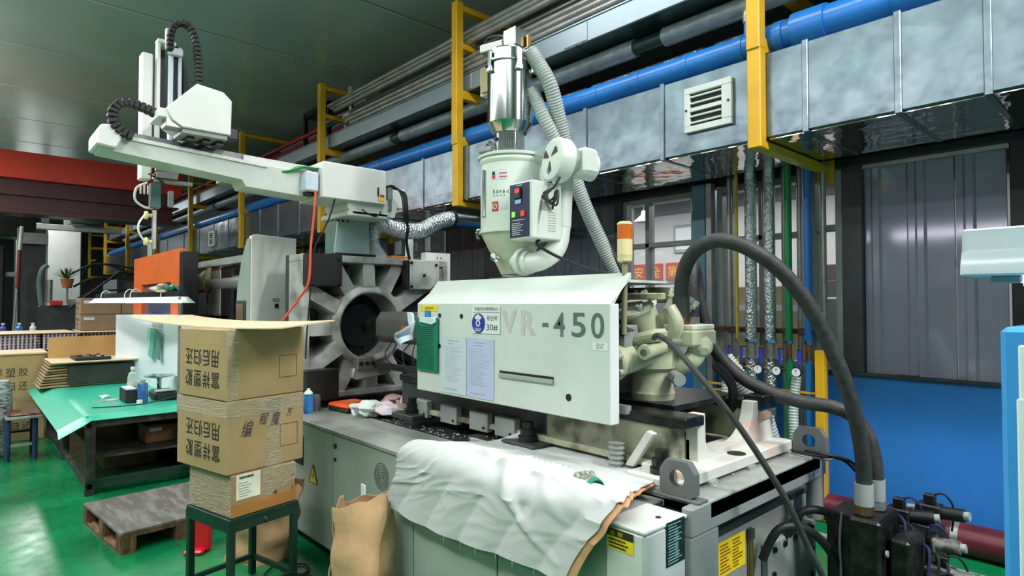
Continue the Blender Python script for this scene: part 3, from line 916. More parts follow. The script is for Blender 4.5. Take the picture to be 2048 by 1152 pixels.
# lifting lugs
for i, (x, y, s_, lab) in enumerate(((-1.275, 2.02, 1.0, 'grey lifting lug with a round hole at the corner beside the white sheet'), (-1.19, 3.02, 1.0, 'grey lifting lug with a round hole at the far corner near the blue wall'))):
    t = thing('lifting_lug', lab, 'lug', (x, y, 0.87), 'lifting lugs')
    w, h, th = 0.075, 0.135, 0.035
    n = 20
    R = 0.032
    out = [(-w, 0), (w, 0), (w, h * 0.72), (w * 0.62, h), (-w * 0.62, h), (-w, h * 0.72)]
    bm = MB()
    # plate with a real hole: ring of quads between outline and hole
    cz = h * 0.52
    ang = [2 * pi * k / n for k in range(n)]

    def onout(a):
        dx, dz = cos(a), sin(a)
        best = 9
        for k in range(len(out)):
            (ax, az), (bx, bz) = out[k], out[(k + 1) % len(out)]
            ax, az, bx, bz = ax, az - cz, bx, bz - cz
            den = dx * (bz - az) - dz * (bx - ax)
            if abs(den) < 1e-9:
                continue
            tt = (ax * (bz - az) - az * (bx - ax)) / den
            uu = (ax * dz - az * dx) / den
            if tt > 0 and -1e-6 <= uu <= 1 + 1e-6:
                best = min(best, tt)
        return best * dx, best * dz + cz
    f0, f1, h0, h1 = [], [], [], []
    for a in ang:
        ox, oz = onout(a)
        hx, hz = R * cos(a), R * sin(a) + cz
        f0.append(bm.bm.verts.new((x + ox, y - th / 2, 0.872 + oz)))
        f1.append(bm.bm.verts.new((x + ox, y + th / 2, 0.872 + oz)))
        h0.append(bm.bm.verts.new((x + hx, y - th / 2, 0.872 + hz)))
        h1.append(bm.bm.verts.new((x + hx, y + th / 2, 0.872 + hz)))
    for k in range(n):
        j = (k + 1) % n
        for A, B in ((f0, h0), (h0, h1), (h1, f1), (f1, f0)):
            bm.bm.faces.new((A[k], A[j], B[j], B[k]))
    bm.build('lug_plate', lugm, t)
    MB().box(x - 0.1, y - 0.03, 0.866, x + 0.1, y + 0.035, 0.876, bev=0.002).build('weld_foot', lugm, t)

# ---- injection carriage slide (castings on the base)
sl = thing('injection_slide', 'cream cast slide rails with bolted feet under the injection unit', 'slide', (-2.4, 2.5, 0.87))
for y0, y1 in ((2.20, 2.30), (2.86, 2.98)):
    MB().box(-2.15, y0, 0.93, -1.42, y1, 1.085, bev=0.006).build('slide_beam', creamdirty, sl)
    MB().box(-3.5, y0, 0.93, -2.15, y1, 1.085, bev=0.006).build('slide_beam', darkgrey, sl)  # left half coloured dark to stand in for shade under the guard
    MB().box(-3.5, y0 - 0.02, 1.085, -1.34, y1 + 0.02, 1.13, bev=0.006).build('slide_rail', darkoil, sl)
    MB().box(-3.5, y0 - 0.03, 0.905, -1.42, y1 + 0.03, 0.935, bev=0.004).build('beam_flange', creamdirty, sl)
MB().box(-3.4, 2.3, 0.875, -1.5, 2.88, 0.93).build('oil_pan', darkoil, sl)
MB().box(-2.62, 2.075, 0.872, -1.53, 2.20, 0.876).build('oily_patch', darkoil, sl)
for xx in (-3.3, -3.0, -2.72, -2.5):
    MB().box(xx, 2.155, 0.885, xx + 0.16, 2.20, 0.99, bev=0.004).build('rail_block', greymetal, sl)
    bolt_head((xx + 0.13, 2.155, 0.91), -AY, 0.008, 0.006, sl)
crl = mat('pale_casting', (206, 206, 198), 0.5, rgb2=(212, 178, 164), scale=4, mix=(0.30, 0.42))
MB().prism([(2.12, 0), (3.02, 0), (3.02, 0.05), (2.12, 0.05)], (-1.52, 0, 0.885), AY, AZ, AX * 0.25, bev=0.006).build('end_casting', crl, sl)
n = 12
U = [(2.30, 0.93), (3.0, 0.93), (3.0, 1.13), (2.80, 1.13)] + [(2.80 - 0.19 * (1 - cos(pi / 2 * k / n)), 1.13 - 0.17 * sin(pi / 2 * k / n)) for k in range(1, n + 1)] + \
    [(2.42, 0.955)] + [(2.42 - 0.06 * sin(pi / 2 * k / 6), 0.955 + 0.06 * (1 - cos(pi / 2 * k / 6))) for k in range(1, 7)] + [(2.36, 1.13), (2.30, 1.13)]
MB().prism(U, (-1.42, 0, 0), AY, AZ, AX * 0.06, bev=0.003).build('end_web', crl, sl)
MB().box(-1.43, 2.84, 1.125, -1.33, 3.03, 1.155, bev=0.004).build('rail_end', darkoil, sl)
MB().box(-1.355, 2.84, 1.04, -1.348, 2.97, 1.07).build('brown_patch', mat('rusty_patch', (170, 140, 116), 0.6), sl)
MB().prism([(0.0, 0.0), (0.045, 0.0), (0.15, 0.155), (0.115, 0.165)], (-1.62, 2.14, 0.90), AX, AZ, AY * 0.03, bev=0.003).build('rib', crl, sl)
MB().prism([(0.06, 0.0), (0.22, 0.0), (0.22, 0.12), (0.14, 0.12)], (-1.62, 2.30, 0.90), AX, AZ, AY * 0.02, bev=0.002).build('rib_plate', greymetal, sl)
MB().cyl((-1.32, 2.55, 0.935), (-1.32, 2.55, 0.938), 0.04, n=18).build('drain_hole', black, sl)
for y in (2.22, 2.55, 2.95):
    MB().box(-1.36, y, 0.872, -1.26, y + 0.06, 0.888).build('foot_pad', plate, sl)
for x, y in ((-1.43, 2.20), (-2.22, 2.36), (-3.28, 2.20)):
    b = MB().box(x - .12, 2.06, 0.872, x + .12, 2.24, 0.905, bev=0.005).build('clamp_foot', darkgrey if x < -2 else crl, sl)
    MB().cyl((x, 2.14, 0.90), (x, 2.14, 0.93), 0.05, n=16).build('washer', blackm, b)
    MB().cyl((x, 2.14, 0.93), (x, 2.14, 0.965), 0.042, n=6).build('nut', darkoil, b)
    MB().cyl((x, 2.14, 0.965), (x, 2.14, 1.0), 0.028, n=12).build('stud', darkoil, b)
tag(MB().ribbed([(-1.66, 2.13, 0.873), (-1.66, 2.135, 0.99)], 0.032, 0.02, 0.2).build('spring_hose', greymetal), 'short upright spring of grey coil before the slide casting', 'spring')
t = thing('pink_foam_scrap', 'folded scrap of pink paper stuck behind the near lifting lug', 'scrap', (-1.36, 2.06, 0.89))
MB().prism([(0, 0), (0.05, -0.005), (0.055, 0.05), (0.03, 0.085), (0.025, 0.055), (0.0, 0.03)], (-1.37, 2.075, 0.885), AX, AZ, AY * 0.012, bev=0.003).build('sheet', mat('salmon_scrap', (226, 178, 150), 0.7), t)

# ---- injection guard panel with the lettering
PY = 2.05
gp = thing('injection_guard', 'large mint white guard panel with big model lettering', 'guard panel', (-2.36, PY, 1.08))
guard = MB().box(-3.09, PY, 1.08, -1.625, PY + 0.035, 1.597, bev=0.004)
guard.build('front_sheet', mint, gp)
MB().prism([(0, 0), (0.15, 0.112), (0.15, 0.14), (0.03, 0.0)], (-3.09, PY, 1.595), AY, AZ, AX * 1.465).build('sloped_sheet', mint, gp)
MB().prism([(0, 0), (0.15, 0.112), (0.55, 0.112), (0.55, -0.0)], (-3.088, PY + 0.002, 1.585), AY, AZ, AX * 0.02).build('side_gusset', mint, gp)
MB().box(-3.0, PY + 0.15, 1.697, -1.72, 2.75, 1.71).build('top_sheet', mint, gp)
MB().box(-1.66, PY + 0.002, 1.08, -1.622, PY + 0.06, 1.597, bev=0.003).build('edge_fold', white, gp)
F = PY - 0.001
text('V', (-2.315, F, 1.445), AX, AZ, 0.118, letterp, gp, w=0.105, bold=0.03)
text('R', (-2.175, F, 1.443), AX, AZ, 0.12, letterp, gp, w=0.10, bold=0.03)
text('-', (-2.028, F, 1.487), AX, AZ, 0.019, letterg, gp, w=0.040, bold=0.02)
text('4', (-1.955, F, 1.445), AX, AZ, 0.112, letterg, gp, w=0.072, bold=0.012)
text('5', (-1.842, F, 1.447), AX, AZ, 0.110, letterg, gp, w=0.082, bold=0.012)
text('0', (-1.728, F, 1.446), AX, AZ, 0.112, letterg, gp, w=0.072, bold=0.012)
sg = quad((-2.555, F, 1.44), AX, AZ, 0.225, 0.145, 0.004, 'machine_number_sign', white, gp)
text('设备状态管理标识', (-2.535, F - 0.004, 1.560), AX, AZ, 0.019, ink, sg, w=0.19)
quad((-2.55, F - 0.0045, 1.550), AX, AZ, 0.215, 0.0018, 0.0006, 'sign_rule', ink, sg)
text('机台号', (-2.43, F - 0.004, 1.508), AX, AZ, 0.026, ink, sg, w=0.082)
text('30#', (-2.435, F - 0.004, 1.455), AX, AZ, 0.034, ink, sg, w=0.090)
MB().cyl((-2.50, F - 0.003, 1.493), (-2.50, F - 0.008, 1.493), 0.052, n=32).build('status_disc', label_b, sg)
MB().ring((-2.50, F - 0.008, 1.493), (-2.50, F - 0.0095, 1.493), 0.018, 0.011, n=20).build('disc_mark', white, sg)
MB().prism([(-0.03, 0.012), (-0.018, 0.0), (0.018, 0.0), (0.03, 0.012), (0.0, 0.03)], (-2.50, F - 0.008, 1.512), AX, AZ, -AY * 0.0012).build('disc_window', offwhite, sg)
text('设备状态', (-2.50, F - 0.009, 1.463), AX, AZ, 0.013, white, sg, w=0.058, align='C')
scribbles((-2.525, F - 0.009, 1.449), AX, AZ, 0.05, 0.006, 1, white, sg, 2, lw=0.8)
for x, m, sd in ((-2.83, paperg, 1), (-2.60, paperb, 2)):
    p = quad((x, F, 1.095), AX, AZ, 0.222, 0.315, 0.003, 'notice_sheet', m, gp)
    scribbles((x + 0.05, F - 0.003, 1.365), AX, AZ, 0.12, 0.03, 2, faint, p, sd, lw=0.35)
    scribbles((x + 0.02, F - 0.003, 1.16), AX, AZ, 0.18, 0.20, 17, faint, p, sd + 5, lw=0.25)
    scribbles((x + 0.02, F - 0.003, 1.105), AX, AZ, 0.18, 0.03, 1, faint, p, sd + 9, lw=0.2)
for x, z, r in ((-2.86, 1.528, 0.014), (-2.655, 1.527, 0.014), (-2.862, 1.352, 0.014), (-1.862, 1.172, 0.017)):
    MB().cyl((x, F + 0.002, z), (x, F - 0.001, z), r, n=18).build('screw_hole', black, gp)
MB().box(-2.335, F - 0.002, 1.246, -1.955, F + 0.004, 1.256).build('slot', black, gp)
MB().box(-2.335, F - 0.012, 1.222, -1.955, F, 1.244, bev=0.003).build('slot_lip', mintdark, gp)
lw_ = quad((-1.72, F, 1.395), AX, AZ, 0.085, 0.035, 0.0008, 'tape_label', white, gp)
text('已订', (-1.70, F - 0.001, 1.403), AX, AZ, 0.022, letterg, lw_, w=0.045, shear=0.3)

# clipboard hanging on the guard
cb = thing('clipboard', 'green clipboard hanging under the yellow strip on the guard panel', 'clipboard', (-2.965, PY - 0.012, 1.20))
MB().box(-3.075, PY - 0.016, 1.20, -2.862, PY - 0.004, 1.515, bev=0.003).build('board', greenpl, cb)
ln = MB()
for k in range(22):
    ln.box(-3.065, PY - 0.0185, 1.215 + k * 0.0115, -2.90, PY - 0.0155, 1.219 + k * 0.0115)
ln.build('printed_rows', greend, cb)
MB().prism([(0, 0), (0.13, -0.014), (0.16, 0.0), (0.16, 0.03), (0.05, 0.03), (0.0, 0.028)], (-3.03, PY - 0.017, 1.487), AX, AZ, -AY * 0.012, bev=0.004).build('paper_clip', mat('pale_plastic', (214, 228, 238), 0.3), cb)
MB().box(-2.995, PY - 0.012, 1.51, -2.95, PY - 0.004, 1.556).build('blue_strap', bluecan, cb)
ystrip = quad((-3.05, F, 1.553), AX, AZ, 0.17, 0.035, 0.002, 'yellow_strip', label_y, gp)
text('设备点检表', (-3.005, F - 0.002, 1.563), AX, AZ, 0.015, ink, ystrip, w=0.085)
t = thing('plastic_scoop', 'pale blue plastic hood piece sticking out left of the clipboard', 'scoop', (-3.14, PY - 0.03, 1.36))
sc = MB()
sc.grid(lambda u, v: Vector((-3.09 - 0.17 * u + 0.03 * v * (1 - u), PY - 0.035 - 0.05 * sin(pi * u) * (0.4 + v), 1.40 - 0.04 * u * (1 - u) * 4 + v * (0.075 * (1 - u) + 0.02))), 12, 6, 0.004)
sc.grid(lambda u, v: Vector((-3.085 - 0.20 * u * (1 - 0.5 * v), PY - 0.035 - 0.05 * sin(pi * u), 1.455 - 0.09 * u ** 1.3 - v * 0.075 * (1 - 0.3 * u))), 12, 6, 0.004)
sc.build('shell', mat('pale_blue_plastic', (206, 222, 238), 0.25, var=0.03), t)
MB().prism([(0, 0), (0.055, 0), (0.05, 0.06), (0.035, 0.075), (-0.02, 0.075), (-0.005, 0.03)], (-3.125, PY - 0.03, 1.468), AX, AZ, -AY * 0.012, bev=0.004).build('tab', mat('pale_blue_plastic', (206, 222, 238), 0.25), t)

# ---- injection unit: barrel, carriage, hydraulic motor
iu = thing('injection_unit', 'cream cast injection unit with hydraulic motor behind the guard panel', 'injection unit', (-2.2, 2.4, 1.13))
bc = mat('dark_barrel_cover', (104, 102, 100), 0.4, 0.3, var=0.12)
oct_ = [(-0.10, -0.06), (-0.10, 0.06), (-0.06, 0.115), (0.06, 0.115), (0.10, 0.06), (0.10, -0.06), (0.06, -0.11), (-0.06, -0.11)]
MB().prism(oct_, (-4.02, 2.40, 1.42), AY, AZ, AX * 1.0, bev=0.004).build('barrel_cover', bc, iu)
MB().cyl((-4.30, 2.40, 1.42), (-4.02, 2.40, 1.42), 0.075, n=20).build('nozzle_body', darkoil, iu)
quad((-3.66, 2.295, 1.385), AX, AZ, 0.075, 0.055, 0.002, 'hot_warning_label', mat('orange_print', (230, 150, 30), 0.5, rgb2=(180, 60, 20), scale=40), iu)
MB().box(-3.1, 2.2, 1.13, -1.9, 2.75, 1.66, bev=0.01).build('carriage_housing', creamdirty, iu)
MB().box(-1.98, 2.30, 1.615, -1.55, 2.36, 1.645, bev=0.004).build('frame_bar', creamdirty, iu)
MB().box(-2.05, 2.62, 1.60, -1.58, 2.68, 1.68, bev=0.004).build('frame_bar', creamdirty, iu)
# motor: lower drum with radial cylinders
mo = MB().lathe([(0.05, 0), (0.10, 0.0), (0.105, 0.03), (0.098, 0.045), (0.095, 0.13), (0.118, 0.15), (0.122, 0.24), (0.10, 0.30), (0.02, 0.31)], (-1.70, 2.47, 1.145), n=28).build('motor_body', cream, iu)
for k in range(6):
    a = 0.2 + k * pi / 3
    p = Vector((-1.70 + 0.075 * cos(a), 2.47 + 0.075 * sin(a), 1.145))
    MB().cyl(p, p - AZ * 0.02, 0.016, n=8).build('foot_bolt', steeld, mo)
pcream = mat('pale_cream_paint', (214, 214, 196), 0.4)
bolt_m = mat('grey_bolt', (172, 174, 168), 0.4, 0.2)
for i, (p, q_, r, m) in enumerate((((-1.70, 2.46, 1.40), (-1.715, 2.36, 1.575), 0.088, cream), ((-1.68, 2.50, 1.42), (-1.60, 2.56, 1.60), 0.062, cream),
                                  ((-1.68, 2.45, 1.37), (-1.70, 2.17, 1.335), 0.072, cream), ((-1.60, 2.45, 1.40), (-1.575, 2.24, 1.385), 0.030, cream),
                                  ((-1.75, 2.52, 1.42), (-1.86, 2.5, 1.58), 0.07, creamdirty))):
    c = MB().cyl(p, q_, r * 0.88, r, n=22).build('radial_cylinder', m, iu)
    d = (Vector(q_) - Vector(p)).normalized()
    q_ = Vector(q_)
    u, w, _ = frame(d)
    MB().lathe([(0.0, 0), (r * 1.16, 0.0), (r * 1.16, 0.014), (r * 1.05, 0.022), (0.0, 0.024)], q_, d, n=24).build('cylinder_head', pcream if i == 0 else m, c)
    MB().cyl(q_ + d * 0.024, q_ + d * 0.029, r * 0.5, n=22).build('head_disc', creamdirty if i else pcream, c)
    for k in range(6 if r > 0.05 else 0):
        a = pi / 6 + k * pi / 3
        b0 = q_ + d * 0.018 + (u * cos(a) + w * sin(a)) * r * 0.98
        MB().ring(b0, b0 + d * 0.026, 0.016, 0.008, n=12).build('socket_bolt', bolt_m, c)
MB().prism([(0, 0), (0.14, 0.03), (0.15, 0.09), (0.02, 0.06)], (-1.69, 2.26, 1.40), AX, AZ, AY * 0.12, bev=0.02).build('cast_web', cream, iu)
MB().box(-1.80, 2.40, 1.40, -1.60, 2.58, 1.47, bev=0.03).build('cast_hub', cream, iu)
MB().tube([(-1.58, 2.42, 1.58), (-1.55, 2.44, 1.50), (-1.60, 2.46, 1.42), (-1.66, 2.46, 1.38)], 0.035, n=12).build('oil_elbow', cream, iu)
# valve block on the right that carries the big hoses
vb = MB().box(-1.62, 2.46, 1.40, -1.47, 2.66, 1.475, bev=0.01).build('valve_block', cream, iu)
MB().box(-1.63, 2.45, 1.475, -1.54, 2.67, 1.50, bev=0.005).build('port_plate', mat('pale_cream_paint', (214, 214, 196), 0.4), vb)
MB().box(-1.535, 2.47, 1.475, -1.48, 2.66, 1.50, bev=0.005).build('port_plate', mat('pale_cream_paint', (214, 214, 196), 0.4), vb)
MB().lathe([(0.0, 0), (0.055, 0.0), (0.05, 0.03), (0.02, 0.05), (0.0, 0.05)], (-1.50, 2.56, 1.40), (0.75, -0.5, -0.45), n=20).build('block_nose', cream, vb)
MB().cyl((-1.56, 2.40, 1.42), (-1.54, 2.50, 1.42), 0.02, n=12).build('pin', steeld, vb)
MB().tube([(-1.52, 2.58, 1.40), (-1.53, 2.55, 1.34), (-1.60, 2.52, 1.30), (-1.66, 2.50, 1.30)], 0.045, n=12).build('block_elbow', cream, vb)
MB().cyl((-1.58, 2.46, 1.26), (-1.52, 2.42, 1.25), 0.03, n=12).build('side_port', greymetal, iu)
# cable trays and clutter at the panel's right edge
rk = MB()
for k in range(9):
    rk.tube([(-1.72 + 0.012 * k, 2.20 + 0.004 * k, 1.47 + 0.004 * (k % 3)), (-1.69, 2.17, 1.46 + 0.006 * k), (-1.67, 2.20, 1.44 + 0.006 * k)], 0.003, n=6, sub=4)
rk.build('wire_bundle', blackm, iu)
MB().box(-1.74, 2.20, 1.40, -1.66, 2.30, 1.50, bev=0.004).build('terminal_box', greymetal, iu)
MB().box(-1.98, 2.34, 1.12, -1.5, 2.8, 1.145).build('unit_saddle', darkoil, iu)
MB().box(-2.2, 2.15, 1.115, -1.62, 2.19, 1.15).build('scale_bar', greymetal, iu)

# the two arching black hydraulic hoses, thin hose
BIG1 = [(-1.562, 2.5, 1.50), (-1.562, 2.5, 1.614), (-1.538, 2.48, 1.73), (-1.476, 2.46, 1.823), (-1.371, 2.45, 1.873), (-1.292, 2.5, 1.862), (-1.204, 2.55, 1.807), (-1.139, 2.62, 1.731), (-1.078, 2.7, 1.613), (-1.028, 2.78, 1.461), (-0.984, 2.85, 1.286), (-0.959, 2.92, 1.108), (-0.949, 2.97, 0.948), (-0.952, 3.0, 0.81), (-0.953, 3.0, 0.66)]
BIG2 = [(-1.583, 2.62, 1.50), (-1.582, 2.62, 1.615), (-1.586, 2.63, 1.735), (-1.61, 2.69, 1.79), (-1.640, 2.77, 1.717), (-1.633, 2.8, 1.564), (-1.599, 2.85, 1.386), (-1.505, 2.9, 1.25), (-1.375, 2.95, 1.17), (-1.227, 3.0, 1.126), (-1.087, 3.05, 1.109), (-1.008, 3.1, 1.056), (-0.959, 3.12, 0.945), (-0.94, 3.12, 0.812), (-0.941, 3.12, 0.66)]
for P_, lab in ((BIG1, 'thick black hydraulic hose in a high arch over the pipes'), (BIG2, 'thick black hydraulic hose that dips low behind the arched one')):
    t = thing('hydraulic_hose', lab, 'hose', P_[0], 'thick hydraulic hoses')
    MB().tube(P_, 0.033, n=16, sub=5).build('hose', hosem, t)
    p = Vector(P_[0])
    MB().cyl(p + AZ * 0.035, p + AZ * 0.13, 0.039, n=18).build('ferrule', darkgrey, t)
    MB().cyl(p, p + AZ * 0.035, 0.041, n=6).build('hex_nut', brass if P_ is BIG1 else steeld, t)
    p = Vector(P_[-1])
    MB().cyl(p + AZ * 0.04, p + AZ * 0.135, 0.039, n=18).build('ferrule', greymetal, t)
    MB().cyl(p, p + AZ * 0.04, 0.041, n=6).build('hex_nut', brass if P_ is BIG1 else steeld, t)
tag(MB().tube([(-1.561, 2.28, 1.445), (-1.50, 2.22, 1.46), (-1.428, 2.2, 1.433), (-1.304, 2.15, 1.354), (-1.198, 2.15, 1.247), (-1.124, 2.2, 1.127), (-1.052, 2.25, 0.991), (-0.991, 2.3, 0.855), (-0.949, 2.35, 0.715), (-0.907, 2.4, 0.581), (-0.883, 2.5, 0.412), (-0.87, 2.6, 0.05)], 0.0125, n=10).build('thin_hose', hosem),
    'thin dark hose slanting down in front of the machine end', 'hose')
tag(MB().tube([(-1.50, 2.70, 1.30), (-1.47, 2.80, 1.20), (-1.52, 2.9, 1.02), (-1.56, 3.0, 0.90)], 0.022, n=10).build('black_drain_hose', black), 'short black hose hanging behind the valve block', 'hose')
tag(MB().ribbed([(-1.62, 2.98, 1.30), (-1.56, 3.02, 1.2), (-1.48, 3.08, 1.05), (-1.44, 3.12, 0.88)], 0.06, 0.016, 0.06).build('grey_ribbed_hose', hosegrey), 'grey ribbed hose dropping behind the motor', 'hose')

# cables lying at the far corner of the base
for i, pts in enumerate(([(-1.30, 3.0, 0.885), (-1.15, 2.96, 0.89), (-1.08, 3.1, 0.86), (-1.04, 3.2, 0.78), (-0.98, 3.26, 0.66)],
                         [(-1.28, 3.03, 0.885), (-1.12, 3.0, 0.895), (-1.04, 3.14, 0.84), (-1.02, 3.22, 0.70), (-1.0, 3.25, 0.6)])):
    tag(MB().tube(pts, 0.007, n=6).build('black_cable', black), ('black cable over the far base corner, upper strand', 'black cable over the far base corner, lower strand')[i], 'cable', 'cables at the far corner')

# ---- hydraulic manifold with valves at the right end
mf = thing('hydraulic_manifold', 'oily black hydraulic manifold block under the thick hoses', 'manifold', (-0.98, 3.06, 0))
MB().box(-1.115, 3.02, 0.0, -1.0, 3.24, 0.635, bev=0.01).build('rear_block', darkoil, mf)
MB().box(-1.0, 2.93, 0.0, -0.87, 3.2, 0.655, bev=0.012).build('front_block', darkoil, mf)
MB().box(-0.86, 3.0, 0.0, -0.78, 3.28, 0.58, bev=0.012).build('side_block', darkoil, mf)
for y, z in ((2.97, 0.52), (3.02, 0.35), (3.08, 0.2), (3.12, 0.5)):
    MB().cyl((-1.0 + .14, y, z), (-0.852, y, z), 0.014, n=12).build('plug', greymetal, mf)
dg_ = MB().tube([(-1.05, 3.012, 0.64), (-1.06, 3.01, 0.5), (-1.055, 3.01, 0.3), (-1.065, 3.01, 0.05)], 0.006, n=6)
dg_.build('chain', steeld, mf)
MB().box(-1.2, 3.24, 0.50, -0.76, 3.5, 0.545).build('valve_shelf', darkoil, mf)
MB().box(-1.2, 3.24, 0.0, -0.76, 3.5, 0.5).build('shelf_base', darkoil, mf)
dust = mat('dusty_valve', (128, 128, 122), 0.6, rgb2=(70, 70, 70), scale=20, bump=0.5)
VS = [((-0.90, 3.30, 0.60), 0.75, 'black solenoid valve with blue wire at the top of the manifold'), ((-0.80, 3.30, 0.50), 0.6, 'dusty solenoid valve right of the hose ends'),
      ((-0.72, 3.24, 0.40), 0.5, 'dusty solenoid valve low at the right of the manifold'), ((-0.74, 3.22, 0.24), 0.4, 'dusty solenoid valve lowest on the manifold'), ((-0.80, 3.40, 0.62), 0.5, 'small solenoid valve behind the front ones')]
for i, (p, a, lab) in enumerate(VS):
    t = thing('solenoid_valve', lab, 'valve', p, 'solenoid valves on the manifold')
    p = Vector(p)
    d = Vector((cos(a - 0.6), sin(a - 0.6), 0.1)).normalized()
    m = blackm if i in (0, 4) else dust
    MB().box(p.x - .05, p.y - .04, p.z - .035, p.x + .05, p.y + .04, p.z + .035, bev=0.006).build('valve_body', m, t)
    MB().cyl(p, p + d * 0.14, 0.03, n=14).build('solenoid', m, t)
    MB().cyl(p + d * 0.14, p + d * 0.16, 0.02, n=12).build('end_nut', greymetal, t)
    MB().box(p.x - .02, p.y - .02, p.z + .035, p.x + .025, p.y + .02, p.z + .08, bev=0.004).build('plug', blackm, t)
    MB().tube([p + Vector((0.02, 0, .08)), p + Vector((0.06, 0.0, .09)), p + Vector((0.09, 0.02, .03)), p + Vector((0.08, 0.03, -.08))], 0.005, n=6).build('wire', mat('dark_blue_wire', (36, 40, 90), 0.5) if i < 2 else black, t)
    MB().cyl(p - d * 0.05, p - d * 0.09, 0.022, n=10).build('hex_end', steeld, t)
for i in range(7):
    a = random.random() * 6
    x0, y0 = -0.9 + 0.03 * i, 3.2 + 0.02 * (i % 3)
    tag(MB().tube([(x0, y0, 0.64 - .04 * i), (x0 + .06, y0 - .03, 0.6 - .03 * i), (x0 + .05, y0 - .08, 0.42 - .03 * i), (x0 - .02, y0 - .04, 0.28 - .02 * i)], 0.006, n=6).build('control_wire', black if i % 3 else mat('dark_blue_wire', (36, 40, 90), 0.5)),
        'tangled thin wire on the manifold valves, %s counting from the hose side' % ('first', 'second', 'third', 'fourth', 'fifth', 'sixth', 'seventh', 'eighth')[i], 'wire', 'control wires on the manifold')

# ---- signal tower lamp
sgl = thing('signal_lamp', 'amber and cream signal lamp on a pole behind the guard panel', 'signal lamp', (-1.665, 2.2, 1.46))
MB().cyl((-1.665, 2.2, 1.46), (-1.658, 2.2, 1.785), 0.013, n=12).build('pole', mat('dirty_cream_pole', (150, 146, 112), 0.5), sgl)
MB().lathe([(0.022, 0), (0.033, 0.006), (0.033, 0.03), (0.034, 0.032)], (-1.658, 2.2, 1.782), n=24).build('lamp_base', creamlens, sgl)
MB().cyl((-1.658, 2.2, 1.814), (-1.658, 2.2, 1.885), 0.034, n=24).build('cream_lens', creamlens, sgl)
MB().cyl((-1.658, 2.2, 1.886), (-1.658, 2.2, 1.950), 0.033, n=24).build('amber_lens', amber, sgl)
MB().lathe([(0.034, 0), (0.034, 0.008), (0.026, 0.014), (0.0, 0.015)], (-1.658, 2.2, 1.950), n=24).build('lamp_cap', creamlens, sgl)

# ================================================================== CLAMP END
pl = thing('fixed_platen', 'grey cast platen with radial ribs around a round dark bore', 'platen', (-4.45, 2.5, 0.87))
CY, CZ = 2.415, 1.42
Y0, Y1, Z0, Z1 = 1.86, 3.16, 0.885, 1.965
MB().box(-4.62, Y0, Z0, -4.56, Y1, Z1).build('back_plate', darkgrey, pl)
rim = MB()
rim.box(-4.56, Y0, Z1 - 0.055, -4.29, Y1, Z1, bev=0.006)
rim.box(-4.56, Y0, Z0, -4.29, Y1, Z0 + 0.045, bev=0.006)
rim.box(-4.56, Y0, Z0 + 0.045, -4.29, Y0 + 0.05, Z1 - 0.055, bev=0.006)
rim.box(-4.56, Y1 - 0.05, Z0 + 0.045, -4.29, Y1, Z1 - 0.055, bev=0.006)
rim.build('rim', cast, pl)
MB().lathe([(0.255, 0), (0.325, 0), (0.335, 0.15), (0.32, 0.24), (0.275, 0.27), (0.262, 0.268), (0.255, 0.24), (0.255, 0)], (-4.56, CY, CZ), AX, n=48, cap=False).build('bore_ring', cast, pl)
MB().lathe([(0.0, 0.0), (0.25, 0.0), (0.25, 0.02), (0.18, 0.03), (0.17, 0.08), (0.0, 0.08)], (-4.56, CY, CZ), AX, n=36).build('bore_bottom', black, pl)
for k in range(10):
    a = k * 2 * pi / 10
    bolt_head((-4.53, CY + 0.2 * cos(a), CZ + 0.2 * sin(a)), AX, 0.018, 0.03, pl)
for k in range(12):
    a = radians(30 * k + 2)
    d = Vector((0, cos(a), sin(a)))
    w = Vector((0, -sin(a), cos(a)))
    # length to the rim
    ty = ((Y1 - 0.03 if d.y > 0 else Y0 + 0.03) - CY) / d.y if abs(d.y) > 1e-3 else 9
    tz = ((Z1 - 0.03 if d.z > 0 else Z0 + 0.03) - CZ) / d.z if abs(d.z) > 1e-3 else 9
    L = min(abs(ty), abs(tz))
    o = Vector((-4.56, CY, CZ))
    MB().prism([(0.30, -0.068), (0.40, -0.040), (L * 0.9, -0.040), (L, -0.058), (L, 0.058), (L * 0.9, 0.040), (0.40, 0.040), (0.30, 0.068)],
               o, d, w, AX * (0.255 if k % 2 else 0.235), bev=0.012).build('rib', cast, pl)
MB().box(-4.30, 1.855, 1.722, -4.19, 2.118, 1.962, bev=0.008).build('black_block', blackm, pl)
MB().box(-4.30, 2.70, 1.71, -4.22, 2.725, 1.95, bev=0.004).build('black_block_side', blackm, pl)
MB().box(-4.30, 2.725, 1.712, -4.215, 3.02, 1.955, bev=0.006).build('grey_block', cast, pl)
for y in (1.88, 2.09):
    for z in (1.75, 1.93):
        bolt_head((-4.19, y, z), AX, 0.014, 0.014, pl)
for y, z in ((2.735, 1.93), (2.735, 1.735), (2.98, 1.92), (2.86, 1.83)):
    bolt_head((-4.215, y, z), AX, 0.013, 0.012, pl)
MB().box(-4.30, 1.855, 0.885, -4.2, 2.10, 1.115, bev=0.006).build('lower_black_box', blackm, pl)
MB().box(-4.30, 2.76, 0.885, -4.24, 3.10, 1.13, bev=0.006).build('lower_right_box', blackm, pl)
wh = MB().box(-4.50, 3.02, 1.70, -4.42, 3.285, 2.045, bev=0.004).build('white_side_guard', offwhite, pl)
for y, z in ((3.14, 2.0), (3.18, 2.0), (3.14, 1.95), (3.18, 1.95)):
    MB().cyl((-4.42, y, z), (-4.416, y, z), 0.007, n=8).build('screw_hole', black, wh)
